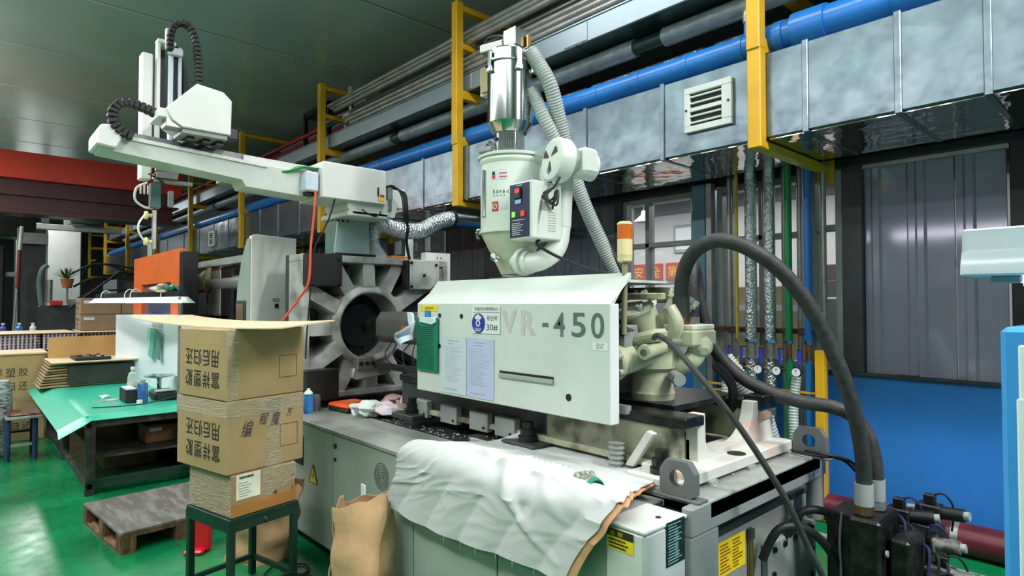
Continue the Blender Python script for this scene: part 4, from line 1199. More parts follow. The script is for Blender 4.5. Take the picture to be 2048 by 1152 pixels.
# lower bracket with clamp and loose wires under the barrel
br_ = MB().prism([(0, 0.02), (0.04, 0), (0.33, 0.03), (0.35, 0.06), (0.33, 0.10), (0.18, 0.08), (0.02, 0.09)], (-4.25, 2.20, 1.015), AY, AZ, AX * 0.05, bev=0.006).build('bore_bracket', cast, pl)
MB().box(-4.25, 2.235, 1.09, -4.17, 2.38, 1.19, bev=0.006).build('clamp_body', steeld, br_)
for y in (2.26, 2.31, 2.355):
    MB().cyl((-4.17, y, 1.14), (-4.155, y, 1.14), 0.016, n=10).build('clamp_bolt', blackm, br_)
MB().box(-4.2, 2.38, 1.10, -3.3, 2.43, 1.145, bev=0.004).build('guide_bar', darkgrey, pl)
MB().box(-4.2, 2.50, 1.08, -3.2, 2.55, 1.12, bev=0.004).build('guide_bar', blackm, pl)
for i in range(8):
    r = random.Random(i)
    x = -4.0 + 0.12 * i
    pts = [(x, 2.38 + r.uniform(0, .05), 1.30), (x + .05, 2.34, 1.22 + r.uniform(-.03, .02)), (x + .12, 2.33, 1.16 + r.uniform(-.02, .05)), (x + .25, 2.36, 1.12 + r.uniform(0, .06)), (x + .3, 2.42, 1.1)]
    tag(MB().tube(pts, 0.004, n=6).build('heater_wire', black), 'loose thin heater wire under the barrel cover, %s from the platen' % ('first', 'second', 'third', 'fourth', 'fifth', 'sixth', 'seventh', 'eighth')[i], 'wire', 'heater wires under the barrel')

tag(MB().tube([(-4.12, 1.87, 2.40), (-4.13, 1.86, 2.2), (-4.15, 1.85, 2.0), (-4.16, 1.84, 1.75), (-4.25, 1.80, 1.62), (-4.32, 1.74, 1.5), (-4.4, 1.68, 1.36), (-4.45, 1.66, 1.2)], 0.009, n=8).build('orange_air_hose', mat('orange_hose', (236, 96, 66), 0.4)),
    'thin orange air hose hanging from the robot control box', 'hose')
tag(MB().tube([(-4.1, 2.02, 2.40), (-4.15, 1.98, 2.2), (-4.15, 1.87, 1.97), (-4.17, 1.86, 1.7), (-4.2, 1.85, 1.4), (-4.2, 1.84, 1.2)], 0.006, n=6).build('black_air_hose', black), 'thin black hose hanging beside the orange one', 'hose')

# white sliding safety door seen on edge
sd = thing('safety_door', 'off white sliding safety door with a small black square lock', 'safety door', (-5.07, 1.9, 0.83))
MB().prism([(0, 0), (0.36, 0), (0.36, 1.30), (0.03, 1.315), (0, 1.30)], (-4.90, 1.70, 0.83), AY, AZ, -AX * 0.06, bev=0.004).build('door_face', mat('door_light_grey', (206, 208, 206), 0.45, var=0.04), sd)
MB().prism([(0, 0), (0.30, 0), (0.30, 1.28), (0.24, 1.28), (0.12, 1.12), (0.03, 0.9), (0, 0.7)], (-5.22, 1.69, 0.83), AX, AZ, AY * 0.05, bev=0.003).build('door_side', mintdark, sd)
MB().box(-5.2, 1.682, 0.9, -4.98, 1.69, 1.62, bev=0.002).build('window_frame', darkgrey, sd)
MB().box(-5.17, 1.676, 0.93, -5.01, 1.683, 1.59, bev=0.002).build('window_pane', mat('brown_pane', (120, 92, 66), 0.2), sd)
MB().box(-4.90, 1.885, 1.56, -4.892, 1.915, 1.595, bev=0.002).build('lock', blackm, sd)
MB().box(-4.90, 1.87, 1.61, -4.897, 1.925, 1.64).build('lock_label', greymetal, sd)

# clamp unit beyond the door
cu = thing('clamp_unit', 'dark toggle clamp with tie bars beyond the white safety door', 'clamp unit', (-7, 2.4, 0.83))
MB().box(-5.6, 1.95, 0.83, -5.25, 3.05, 1.98, bev=0.01).build('moving_platen', blackm, cu)
MB().box(-8.7, 2.9, 0.83, -5.3, 3.1, 2.05, bev=0.01).build('rear_guard', darkgrey, cu)
for y in (2.05, 2.8):
    for z in (1.05, 1.80):
        MB().cyl((-8.6, y, z), (-4.6, y, z), 0.075, n=18).build('tie_bar', steeld if z > 1.5 else darkgrey, cu)
MB().box(-8.8, 1.95, 0.83, -8.2, 3.05, 2.0, bev=0.02).build('tail_platen', darkgrey, cu)
MB().cyl((-7.9, 2.1, 1.85), (-7.2, 2.1, 1.85), 0.13, n=22).build('clamp_cylinder', darkgrey, cu)
MB().cyl((-7.22, 2.1, 1.85), (-7.1, 2.1, 1.85), 0.155, n=22).build('cylinder_cap', mat('pale_green_cap', (196, 204, 160), 0.4), cu)
gs = MB()
gs.prism([(0, 0), (0.34, 0), (0.34, 1.12), (0.29, 1.19), (0.12, 1.2), (0.03, 1.16), (0.0, 1.08)], (-7.0, 2.0, 0.83), AX, AZ, AY * 0.12, bev=0.008)
gs.build('safety_post', mat('cream_steel_post', (176, 176, 158), 0.25, 0.5, rgb2=(120, 120, 116), scale=3), cu)
MB().box(-6.66, 2.0, 0.83, -6.3, 2.5, 1.98, bev=0.02).build('toggle_head', blackm, cu)
MB().box(-7.1, 2.0, 0.83, -7.02, 2.1, 1.7).build('post_strip', greymetal, cu)
MB().tube([(-6.85, 1.995, 1.80), (-6.9, 1.97, 1.74), (-7.0, 1.97, 1.68), (-7.02, 1.98, 1.6)], 0.006, n=6).build('wire', black, cu)
MB().box(-8.7, 1.95, 1.98, -5.3, 2.0, 2.05, bev=0.004).build('top_rail', greymetal, cu)
MB().box(-8.7, 2.0, 1.42, -6.4, 2.06, 1.47).build('cross_bar', blackm, cu)
od = thing('orange_door', 'orange machine door with a grey tinted window', 'machine door', (-7.9, 1.68, 0.7))
DW, DH = 2.15, 1.47
wx0, wx1, wz0, wz1 = 0.45, 1.83, 0.30, 1.12
d_ = MB()
d_.box(-9.0, 1.66, 0.70, -9.0 + wx0, 1.72, 2.16, bev=0.004).box(-9.0 + wx1, 1.66, 0.70, -6.85, 1.72, 2.16, bev=0.004)
d_.box(-9.0 + wx0, 1.66, 0.7 + wz1, -9.0 + wx1, 1.72, 2.16, bev=0.004).box(-9.0 + wx0, 1.66, 0.70, -9.0 + wx1, 1.72, 0.7 + wz0, bev=0.004)
d_.build('door_leaf', orangem, od)
MB().box(-9.0 + wx0, 1.70, 0.7 + wz0, -9.0 + wx1, 1.71, 0.7 + wz1).build('tinted_pane', mat('tinted_pane', (96, 96, 124), 0.15), od)
MB().box(-6.84, 1.66, 0.70, -6.70, 1.80, 2.12, bev=0.004).build('black_jamb', blackm, od)
MB().box(-8.0, 1.648, 0.75, -7.85, 1.66, 1.5).build('centre_stile', darkgrey, od)

# ---- take-out robot
rb = thing('takeout_robot', 'white take-out robot with a long beam and tall arm above the platen', 'robot', (-4.4, 2.3, 1.965))
rw = mat('robot_white', (226, 226, 224), 0.4, var=0.05, scale=3)
rg = mat('robot_pale_mint', (206, 214, 208), 0.42, var=0.07, scale=4)
cs = mat('robot_column_paint', (150, 178, 176), 0.4, var=0.1, scale=2)
MB().box(-4.62, 2.12, 1.965, -4.30, 2.46, 1.985, bev=0.003).build('base_plate', blackm, rb)
MB().prism([(0, 0), (0.30, 0), (0.29, 0.27), (0.03, 0.27)], (-4.34, 2.125, 1.985), AY, AZ, -AX * 0.02).build('column_plate', cs, rb)
MB().box(-4.56, 2.15, 1.985, -4.36, 2.40, 2.26, bev=0.004).build('column_core', mat('robot_column_green', (96, 140, 124), 0.35, var=0.1), rb)
MB().box(-4.58, 2.125, 2.25, -4.12, 2.46, 2.29, bev=0.006).build('column_flange', rg, rb)
for y in (2.15, 2.19, 2.23):
    bolt_head((-4.34, y, 2.235), AX, 0.009, 0.008, rb)
MB().prism([(0, 0.04), (0.05, 0.0), (0.40, 0.0), (0.43, 0.12), (0.0, 0.12)], (-4.12, 2.12, 2.265), AY, AZ, -AX * 0.38, bev=0.004).build('saddle', rg, rb)
MB().box(-4.48, 1.905, 2.355, -4.08, 2.42, 2.615, bev=0.006).build('control_box', rw, rb)
MB().box(-4.078, 2.34, 2.41, -4.07, 2.352, 2.48, bev=0.002).build('handle', blackm, rb)
quad((-4.078, 2.35, 2.378), AY, AZ, 0.05, 0.028, 0.002, 'yellow_sticker', label_y, rb)
quad((-4.078, 2.365, 2.41), AY, AZ, 0.035, 0.016, 0.002, 'red_sticker', label_r, rb)
MB().tube([(-4.09, 2.22, 2.30), (-4.05, 2.24, 2.27), (-4.04, 2.30, 2.25), (-4.07, 2.36, 2.28), (-4.1, 2.38, 2.30)], 0.006, n=6).build('loose_cable', black, rb)
MB().box(-4.35, 1.80, 2.395, -4.12, 1.895, 2.535, bev=0.01).build('junction_box', mat('pale_blue_box', (206, 218, 234), 0.4), rb)
MB().box(-4.32, 1.82, 2.37, -4.16, 1.88, 2.395).build('connector_plate', blackm, rb)
for i, m in enumerate((green, green, label_y, black, green)):
    y = 1.90
    MB().tube([(-4.15 - .02 * i, y, 2.57), (-4.16 - .02 * i, 1.80, 2.565 + .004 * i), (-4.2 - .01 * i, 1.72, 2.535), (-4.25, 1.62, 2.51)], 0.009, n=6).build('cable', m, rb)
# beam along Y
bm_ = MB()
bm_.prism([(0.60, 2.50), (1.40, 2.435), (1.42, 2.385), (2.0, 2.36), (2.5, 2.36), (2.5, 2.52), (0.60, 2.585)], (-4.22, 0, 0), AY, AZ, -AX * 0.22, bev=0.004)
bm_.build('beam', rg, rb)
MB().prism([(0.72, 2.578), (1.56, 2.535), (1.56, 2.555), (0.72, 2.60)], (-4.205, 0, 0), AY, AZ, -AX * 0.07).build('front_flange', rw, rb)
MB().prism([(0.70, 2.585), (2.0, 2.54), (2.0, 2.60), (0.70, 2.645)], (-4.29, 0, 0), AY, AZ, -AX * 0.12).build('linear_rail', greymetal, rb)
MB().prism([(1.42, 2.535), (1.95, 2.515), (1.95, 2.60), (1.42, 2.61)], (-4.26, 0, 0), AY, AZ, -AX * 0.04).build('rail_cover', rw, rb)
MB().prism([(0, 0), (0.10, -0.01), (0.13, 0.06), (0.08, 0.13), (0.02, 0.12), (0, 0.08)], (-4.18, 0.575, 2.52), AY, AZ, -AX * 0.30, bev=0.008).build('end_cap', rw, rb)
MB().box(-4.62, 1.35, 2.45, -4.46, 2.6, 2.55, bev=0.004).build('side_rail', greymetal, rb)
MB().box(-4.45, 2.42, 2.36, -4.2, 2.66, 2.52, bev=0.006).build('beam_tail', rw, rb)
MB().box(-4.14, 2.45, 2.40, -4.10, 2.49, 2.50, bev=0.004).build('air_regulator', greymetal, rb)
MB().cyl((-4.12, 2.47, 2.32), (-4.12, 2.47, 2.40), 0.018, n=12).build('filter_bowl', chrome, rb)
for i in range(4):
    MB().tube([(-4.13, 2.44, 2.50), (-4.08, 2.48 + .02 * i, 2.51 - .01 * i), (-4.06, 2.54 + .015 * i, 2.44), (-4.08, 2.58 + .012 * i, 2.28), (-4.12, 2.64, 2.20 - .01 * i)], 0.006, n=6).build('cable', black, rb)
tag(MB().tube([(-4.12, 2.64, 2.20), (-4.2, 2.68, 2.1), (-4.25, 2.73, 2.0), (-4.3, 2.78, 1.95)], 0.012, n=8).build('robot_cable', black), 'black cable dropping from the robot tail to the platen', 'cable')
# carriage housing and its parts
MB().prism([(0.93, 2.70), (0.985, 2.665), (1.264, 2.665), (1.268, 2.885), (1.216, 2.931), (1.063, 2.949), (0.90, 2.77)], (-4.03, 0, 0), AY, AZ, -AX * 0.28, bev=0.005).build('carriage_housing', rw, rb)
MB().box(-4.27, 0.99, 2.635, -4.05, 1.25, 2.665, bev=0.003).build('carriage_plate', greymetal, rb)
for y in (1.03, 1.12, 1.2):
    MB().box(-4.3, y, 2.61, -4.1, y + .04, 2.638).build('slide_block', blackm, rb)
MB().box(-4.28, 0.86, 2.71, -4.05, 0.95, 2.765, bev=0.005).build('chain_bracket', rw, rb)
MB().box(-4.16, 0.90, 2.66, -4.05, 0.99, 2.72, bev=0.004).build('motor_end', steeld, rb)
MB().box(-4.2, 1.268, 2.66, -4.1, 1.33, 2.73, bev=0.004).build('rear_motor', blackm, rb)
# vertical arm
MB().box(-4.80, 0.895, 2.44, -4.70, 0.962, 3.31, bev=0.008).build('arm_cover', rw, rb)
MB().box(-4.80, 0.85, 2.60, -4.70, 0.90, 2.66, bev=0.006).build('cover_step', rw, rb)
for y in (0.985, 1.065, 1.118):
    MB().box(-4.76, y, 2.55, -4.70, y + 0.022, 3.40, bev=0.003).build('arm_rail', rw if y < 1 else mat('pale_blue_rail', (190, 206, 224), 0.3), rb)
for y in (1.008, 1.088):
    MB().box(-4.75, y, 2.55, -4.72, y + 0.03, 3.36).build('belt', black, rb)
MB().box(-4.79, 1.13, 2.6, -4.74, 1.16, 3.32, bev=0.004).build('blue_side', mat('blue_profile', (70, 120, 180), 0.3), rb)
MB().box(-4.77, 0.985, 3.40, -4.69, 1.10, 3.425, bev=0.004).build('arm_head', rw, rb)
MB().box(-4.72, 1.05, 3.33, -4.67, 1.14, 3.38, bev=0.006).build('head_clamp', rw, rb)
MB().box(-4.70, 1.03, 3.36, -4.66, 1.05, 3.50, bev=0.003).build('chain_holder', rw, rb)
MB().tube([(-4.74, 1.16, 2.6), (-4.74, 1.175, 3.0), (-4.74, 1.16, 3.25), (-4.74, 1.12, 3.40), (-4.74, 1.05, 3.43)], 0.022, n=8).build('black_hose', black, rb)


def chain(pts, name, w=0.06, h=0.038, pitch=0.03):
    P = smooth_path(pts, 10)
    L = [0]
    for a, b in zip(P, P[1:]):
        L.append(L[-1] + (b - a).length)
    n_ = int(L[-1] / pitch)
    c = MB()
    i = 0
    for k in range(n_):
        t = (k + 0.5) * pitch
        while L[i + 1] < t:
            i += 1
        p = P[i].lerp(P[i + 1], (t - L[i]) / (L[i + 1] - L[i]))
        d = (P[i + 1] - P[i]).normalized()
        w_ = AX
        u = d.cross(w_).normalized()
        M = Matrix((d, w_, u)).transposed()
        c.box(p.x - pitch * .46, p.y - w / 2, p.z - h / 2, p.x + pitch * .46, p.y + w / 2, p.z + h / 2, bev=0.005, rot=M)
    return c.build(name, black, rb)


chain([(-4.62, 1.045, 3.33), (-4.6, 1.045, 3.44), (-4.58, 1.075, 3.51), (-4.56, 1.13, 3.515), (-4.55, 1.18, 3.44), (-4.54, 1.20, 3.28), (-4.53, 1.205, 3.1), (-4.53, 1.205, 2.93)], 'energy_chain')
chain([(-4.18, 0.90, 2.745), (-4.18, 0.80, 2.78), (-4.18, 0.71, 2.79), (-4.18, 0.655, 2.735), (-4.18, 0.655, 2.66), (-4.18, 0.70, 2.61), (-4.18, 0.76, 2.59)], 'energy_chain', h=0.05)
# gripper end under the beam
MB().box(-4.80, 0.985, 2.46, -4.68, 1.12, 2.50, bev=0.003).build('wrist_plate', steeld, rb)
MB().cyl((-4.72, 0.99, 2.53), (-4.72, 1.13, 2.51), 0.022, n=12).build('wrist_cylinder', steeld, rb)
MB().box(-4.74, 0.98, 2.43, -4.70, 1.22, 2.455, bev=0.003).build('cross_bar', greymetal, rb)
MB().box(-4.75, 0.955, 2.25, -4.69, 1.02, 2.42, bev=0.004).build('flip_unit', mat('green_grey_valve', (70, 104, 100), 0.4), rb)
MB().box(-4.745, 1.07, 2.27, -4.70, 1.10, 2.38, bev=0.004).build('cylinder_end', greymetal, rb)
MB().box(-4.745, 0.975, 1.97, -4.715, 1.0, 2.24, bev=0.003).build('tool_bar', steeld, rb)
for i, z in enumerate((2.20, 2.02)):
    MB().lathe([(0.008, 0), (0.026, 0.004), (0.030, 0.02), (0.012, 0.03), (0.012, 0.05)], (-4.73, 0.925, z), (0, 1, 0), n=16).build('suction_cup', mat('yellow_cup', (226, 222, 150), 0.5), rb)
MB().tube([(-4.73, 0.93, 2.20), (-4.72, 0.895, 2.14), (-4.72, 0.895, 2.08), (-4.73, 0.925, 2.03)], 0.007, n=8).build('air_tube', white, rb)
MB().tube([(-4.72, 0.94, 2.42), (-4.72, 0.88, 2.38), (-4.72, 0.87, 2.30), (-4.72, 0.92, 2.255), (-4.73, 0.975, 2.25)], 0.008, n=8).build('air_tube', white, rb)
for i in range(3):
    MB().cyl((-4.71, 0.90 + .022 * i, 2.40), (-4.71, 0.90 + .022 * i, 2.34), 0.006, n=8).build('air_fitting', white, rb)
for i in range(4):
    MB().tube([(-4.71, 0.93 + .02 * i, 2.47), (-4.69, 0.98 + .02 * i, 2.48 - .02 * i), (-4.69, 1.03, 2.40), (-4.70, 1.035, 2.28)], 0.006, n=6).build('cable', black, rb)

# ---- aluminium flexible duct on the platen top
fd = thing('extraction_duct', 'silver flexible extraction duct rising from a cone on the platen', 'duct', (-4.5, 2.53, 1.97))
MB().lathe([(0.15, 0.0), (0.145, 0.01), (0.075, 0.11), (0.068, 0.125)], (-4.5, 2.53, 1.967), n=28).build('cone', mat('spun_aluminium', (214, 224, 230), 0.25, 0.8, var=0.05), fd)
MB().ribbed([(-4.5, 2.53, 2.08), (-4.5, 2.525, 2.15), (-4.5, 2.545, 2.215), (-4.5, 2.60, 2.245), (-4.5, 2.68, 2.245), (-4.5, 2.86, 2.225), (-4.5, 3.036, 2.25), (-4.5, 3.17, 2.32), (-4.5, 3.30, 2.37), (-4.5, 3.37, 2.378)], 0.068, 0.026, 0.06, n=18).build('flexible_hose', foil, fd)
MB().cyl((-4.5, 3.35, 2.378), (-4.5, 3.38, 2.378), 0.075, n=22).build('clamp_ring', blackm, fd)
MB().cyl((-4.5, 3.36, 2.378), (-4.5, 5.0, 2.37), 0.062, n=22).build('rigid_pipe', steel, fd)
tag(MB().box(-4.4, 2.62, 1.966, -4.33, 2.80, 1.99, bev=0.004).build('wood_block', mat('orange_wood', (196, 126, 66), 0.6, var=0.1)), 'small orange brown wood block lying on the platen', 'block')
tag(MB().box(-5.2, 3.3, 0.0, -5.14, 3.36, 2.4, bev=0.004).build('white_upright', white), 'white upright bar behind the flexible duct', 'bar')

# ================================================================== HOPPER DRYER AND LOADER
HX, HY = -2.62, 2.40
hp = thing('hopper_dryer', 'mint hopper dryer with navy control panel above the guard', 'hopper dryer', (HX, HY, 1.66))
hm = mat('hopper_mint', (216, 224, 215), 0.35, var=0.04, scale=3)
hmd = mat('hopper_mint_dusty', (206, 214, 192), 0.4, rgb2=(176, 176, 146), scale=5, mix=(0.3, 0.6))
MB().lathe([(0.188, 0.0), (0.188, 0.385), (0.196, 0.395), (0.200, 0.405), (0.196, 0.415), (0.19, 0.425), (0.19, 0.43)], (HX, HY, 2.01), n=48).build('drum', hm, hp)
MB().lathe([(0.19, 0.0), (0.206, 0.0), (0.208, 0.012), (0.196, 0.018), (0.10, 0.026), (0.0, 0.03)], (HX, HY, 2.437), n=48).build('drum_lid', hm, hp)
MB().lathe([(0.19, 0), (0.198, 0.003), (0.198, 0.014), (0.188, 0.016)], (HX, HY, 2.0), n=48, cap=False).build('drum_seam', hm, hp)
MB().lathe([(0.068, 0.0), (0.072, 0.012), (0.19, 0.245)], (HX, HY, 1.765), n=40).build('cone', hmd, hp)
MB().box(HX - 0.11, HY - 0.09, 1.735, HX + 0.11, HY + 0.09, 1.752, bev=0.004).build('slide_gate', steel, hp)
MB().box(HX + 0.09, HY - 0.12, 1.742, HX + 0.18, HY - 0.08, 1.750, bev=0.002).build('gate_handle', chrome, hp)
MB().lathe([(0.075, 0), (0.075, 0.05), (0.062, 0.06), (0.062, 0.1)], (HX, HY, 1.66), n=28).build('throat', hmd, hp)
for s_ in (-1, 1):
    bolt_head((HX + s_ * 0.085, HY - 0.07, 1.735), -AZ, 0.01, 0.03, hp, steel)
MB().cyl((HX + 0.015, HY - 0.14, 1.86), (HX + 0.018, HY - 0.165, 1.865), 0.026, n=22).build('thermometer', chrome, hp)
MB().cyl((HX + 0.018, HY - 0.165, 1.865), (HX + 0.018, HY - 0.167, 1.865), 0.021, n=22).build('dial', paper, hp)
MB().tube([(HX - 0.19, HY - 0.06, 2.035), (HX - 0.225, HY - 0.08, 2.04), (HX - 0.23, HY - 0.08, 2.0), (HX - 0.22, HY - 0.07, 1.985)], 0.009, n=8).build('latch', steel, hp)


def on_drum(z, deg, r=0.189):
    a = radians(deg)
    return Vector((HX + r * cos(a), HY + r * sin(a), z)), Vector((-sin(a), cos(a), 0)), Vector((cos(a), sin(a), 0))


def drum_label(deg, z, w, h, m, name, r=0.1895):
    b = MB()
    n_ = 6
    da = w / r
    a0 = radians(deg) - da / 2

    def fn(u, v):
        a = a0 + da * u
        return Vector((HX + r * cos(a), HY + r * sin(a), z + h * v))
    return b.grid(fn, n_, 1, 0.0012).build(name, m, hp)


# sight glass, stickers (drum faces the aisle at about -120 .. -60 degrees)
p_, t_, nrm = on_drum(2.1, -101)
sg_ = MB()
sg_.box(p_.x - .012, p_.y - .012, 2.09, p_.x + .012, p_.y + .012, 2.36, bev=0.004)
sg_.build('sight_frame', steel, hp)
MB().cyl(p_ + nrm * 0.008 + AZ * 0.0, p_ + nrm * 0.008 + AZ * 0.25, 0.008, n=10).build('sight_tube', glass, hp)
lab1 = drum_label(-67, 2.295, 0.095, 0.055, mat('pale_pink_label', (222, 214, 224), 0.5), 'warning_sticker')
scribs = [(-77, 2.30, 0.022, 0.018, label_r), (-77, 2.32, 0.02, 0.02, ink), (-59, 2.305, 0.045, 0.006, label_r), (-59, 2.325, 0.045, 0.006, label_r)]
for dg, z, w, h, m in scribs:
    drum_label(dg, z, w, h, m, 'sticker_print', 0.1905)
drum_label(-74, 2.115, 0.042, 0.055, label_r, 'red_sticker')
p_, t_, nrm = on_drum(2.142, -74, 0.1915)
MB().ring(p_, p_ + nrm * 0.001, 0.016, 0.012, n=20).build('prohibition_ring', white, hp)
MB().prism([(-0.011, -0.009), (-0.009, -0.011), (0.011, 0.009), (0.009, 0.011)], p_, t_, AZ, nrm * 0.001).build('prohibition_bar', white, hp)
drum_label(-58, 2.125, 0.04, 0.035, mat('pale_label', (206, 210, 220), 0.5), 'small_sticker')
for i, ch in enumerate('Rapid'):
    p_, t_, nrm = on_drum(2.215, -78 + i * 6.2, 0.1895)
    text(ch, p_, t_, AZ, 0.024 if i == 0 else 0.018, letterg, hp, w=0.013, bold=0.01)
for i in range(4):
    drum_label(-76 + 6.5 * i, 2.20, 0.008, 0.006, letterg, 'small_print')

# control box on the right of the drum
cx0, cx1, cy0, cy1, cz0, cz1 = -2.425, -2.245, 2.20, 2.42, 1.94, 2.245
MB().box(cx0, cy0, cz0, cx1, cy1, cz1, bev=0.006).build('control_box', hm, hp)
np_ = quad((cx0 + 0.005, cy0 - 0.0005, cz0 + 0.01), AX, AZ, 0.15, 0.285, 0.003, 'navy_panel', label_n, hp)
fy = cy0 - 0.004
MB().box(-2.372, fy - 0.012, 2.155, -2.328, fy, 2.215, bev=0.003).build('controller', blackm, np_)
MB().box(-2.366, fy - 0.014, 2.185, -2.334, fy - 0.011, 2.208).build('red_display', mat('red_display', (240, 50, 60), 0.4, emit=0.6), np_)
MB().box(-2.366, fy - 0.014, 2.163, -2.334, fy - 0.011, 2.182).build('key_strip', mat('dark_keys', (60, 50, 40), 0.4), np_)
MB().box(-2.372, fy - 0.008, 2.127, -2.328, fy, 2.150, bev=0.002).build('blue_keys', mat('pale_blue_keys', (150, 190, 230), 0.4), np_)
for x, m in ((-2.385, mat('green_lamp', (150, 220, 90), 0.4, emit=0.4)), (-2.315, mat('red_lamp', (236, 60, 40), 0.4, emit=0.4))):
    MB().box(x - .013, fy - 0.010, 2.058, x + .013, fy, 2.088, bev=0.003).build('rocker_switch', m, np_)
scribbles((-2.37, fy, 2.222), AX, AZ, 0.05, 0.008, 1, white, np_, 2, lw=0.6)
scribbles((-2.405, fy, 1.96), AX, AZ, 0.12, 0.07, 7, white, np_, 4, lw=0.35)
scribbles((-2.405, fy, 2.038), AX, AZ, 0.12, 0.008, 1, white, np_, 6, lw=0.4)
for k in range(8):
    MB().box(cx1, 2.31, 1.985 + k * 0.014, cx1 + 0.004, 2.37, 1.991 + k * 0.014, bev=0.001).build('louvre', hmd, hp)
quad((cx1 + 0.0005, 2.25, 2.09), AY, AZ, 0.09, 0.05, 0.001, 'side_sticker', mat('grey_sticker', (170, 170, 158), 0.5), hp)
# elbow duct to the cone and blower
MB().tube([(-2.30, 2.47, 2.02), (-2.30, 2.45, 1.93), (-2.315, 2.41, 1.87), (-2.38, 2.37, 1.83), (-2.47, 2.36, 1.83), (-2.55, 2.37, 1.845)], 0.055, n=20, sub=5).build('elbow_duct', hm, hp)
MB().cyl((-2.47, 2.36, 1.83), (-2.50, 2.36, 1.832), 0.078, n=22).build('duct_flange', hm, hp)
MB().cyl((-2.455, 2.36, 1.828), (-2.43, 2.362, 1.828), 0.066, n=22).build('duct_collar', hm, hp)
MB().cyl((-2.30, 2.47, 2.02), (-2.30, 2.49, 2.30), 0.058, n=20).build('heater_tube', hm, hp)
# blower: scroll housing with three-blade intake
bx = Vector((-2.215, 2.36, 2.365))
bd = Vector((-0.28, -0.95, 0.1)).normalized()
bl = MB().lathe([(0.0, 0.0), (0.085, 0.0), (0.112, 0.012), (0.118, 0.03), (0.118, 0.085), (0.108, 0.10), (0.0, 0.10)], bx + bd * 0.05, -bd, n=40).build('blower_housing', hm, hp)
u_, w_, _d = frame(bd)
for k in range(3):
    a = radians(95 + 120 * k)
    pts = []
    for r_, da in ((0.018, -0.15), (0.078, -0.36), (0.080, 0.0), (0.074, 0.25), (0.018, 0.2)):
        pts.append((r_ * cos(a + da), r_ * sin(a + da)))
    MB().prism(pts, bx + bd * 0.0495, u_, w_, bd * 0.003).build('intake_slot', mat('dark_brown_slot', (70, 58, 52), 0.6), bl)
MB().cyl(bx + bd * 0.05 + u_ * 0.0 - AZ * 0.075, bx + bd * 0.062 - AZ * 0.075, 0.011, n=14).build('blue_knob', mat('blue_knob', (40, 120, 220), 0.4), bl)
MB().cyl(bx - bd * 0.05, bx - bd * 0.08, 0.09, n=28).build('motor_neck', greymetal, bl)
mv = bx - bd * 0.08
MB().cyl(mv, mv - bd * 0.14, 0.075, n=28).build('motor', hm, bl)
MB().box(mv.x + 0.03, mv.y - 0.02, mv.z - 0.075, mv.x + 0.12, mv.y + 0.10, mv.z + 0.07, bev=0.02).build('motor_box', hm, bl)
MB().tube([bx + Vector((-0.09, 0.03, 0.05)), bx + Vector((-0.17, 0.06, 0.07)), bx + Vector((-0.26, 0.08, 0.06))], 0.045, n=16).build('return_duct', mat('clear_duct', (176, 200, 190), 0.2, alpha=0.6), hp)
for i in range(3):
    MB().tube([(-2.17, 2.33, 2.27), (-2.19, 2.30, 2.21), (-2.21 - .02 * i, 2.27, 2.17), (-2.17 + .02 * i, 2.25, 2.13 - .015 * i), (-2.13, 2.27, 2.17), (-2.18, 2.30, 2.18 - .01 * i), (-2.23, 2.33, 2.10)], 0.006, n=6).build('coiled_cable', black, hp)
tag(MB().tube([(-2.30, 2.30, 1.94), (-2.29, 2.28, 1.91), (-2.22, 2.35, 1.85), (-2.12, 2.45, 1.79), (-2.02, 2.55, 1.755), (-1.95, 2.6, 1.73)], 0.009, n=8).build('dryer_cable', black), 'black cable curving down from the dryer control box', 'cable')

# vacuum loader
LX, LY = -2.645, 2.40
vl = thing('vacuum_loader', 'polished steel vacuum loader standing on the hopper dryer', 'loader', (LX, LY, 2.46))
MB().lathe([(0.095, 0.0), (0.095, 0.02), (0.088, 0.022), (0.088, 0.13), (0.094, 0.135)], (LX, LY, 2.465), n=36).build('sight_neck', mat('clear_steel_neck', (170, 178, 176), 0.08, 0.7, alpha=0.75), vl)
MB().lathe([(0.09, 0.0), (0.10, 0.004), (0.135, 0.055), (0.138, 0.06)], (LX, LY, 2.595), n=12).build('neck_cone', steel, vl)
MB().lathe([(0.133, 0.0), (0.133, 0.345), (0.139, 0.35)], (LX, LY, 2.655), n=48).build('barrel', steel, vl)
MB().lathe([(0.139, 0.0), (0.146, 0.005), (0.146, 0.016), (0.139, 0.02)], (LX, LY, 3.0), n=48).build('rim', steel, vl)
MB().lathe([(0.132, 0.0), (0.132, 0.055), (0.125, 0.065), (0.06, 0.075), (0.0, 0.075)], (LX, LY, 3.02), n=48).build('lid', steel, vl)
for dg in (-95, 25, 145, -20):
    a = radians(dg)
    p = Vector((LX + 0.145 * cos(a), LY + 0.145 * sin(a), 2.955))
    R_ = Matrix.Rotation(a, 3, 'Z')
    c = MB().box(p.x - 0.008, p.y - 0.014, 2.955, p.x + 0.008, p.y + 0.014, 3.06, bev=0.003, rot=R_).build('clamp', steel, vl)
    MB().box(p.x - 0.014, p.y - 0.018, 2.94, p.x + 0.014, p.y + 0.018, 2.965, bev=0.004, rot=R_).build('clamp_hook', chrome, c)
MB().box(LX - 0.17, LY - 0.09, 3.10, LX + 0.0, LY + 0.02, 3.15, bev=0.006, rot=0.25).build('valve_arm', steeld, vl)
MB().box(LX + 0.005, LY - 0.06, 3.09, LX + 0.11, LY + 0.05, 3.20, bev=0.005).build('motor_box', steel, vl)
MB().tube([(LX - .15, LY - .07, 3.15), (LX - .14, LY - .06, 3.20), (LX - .06, LY - .03, 3.20), (LX, LY - .02, 3.16)], 0.007, n=6).build('air_line', black, vl)
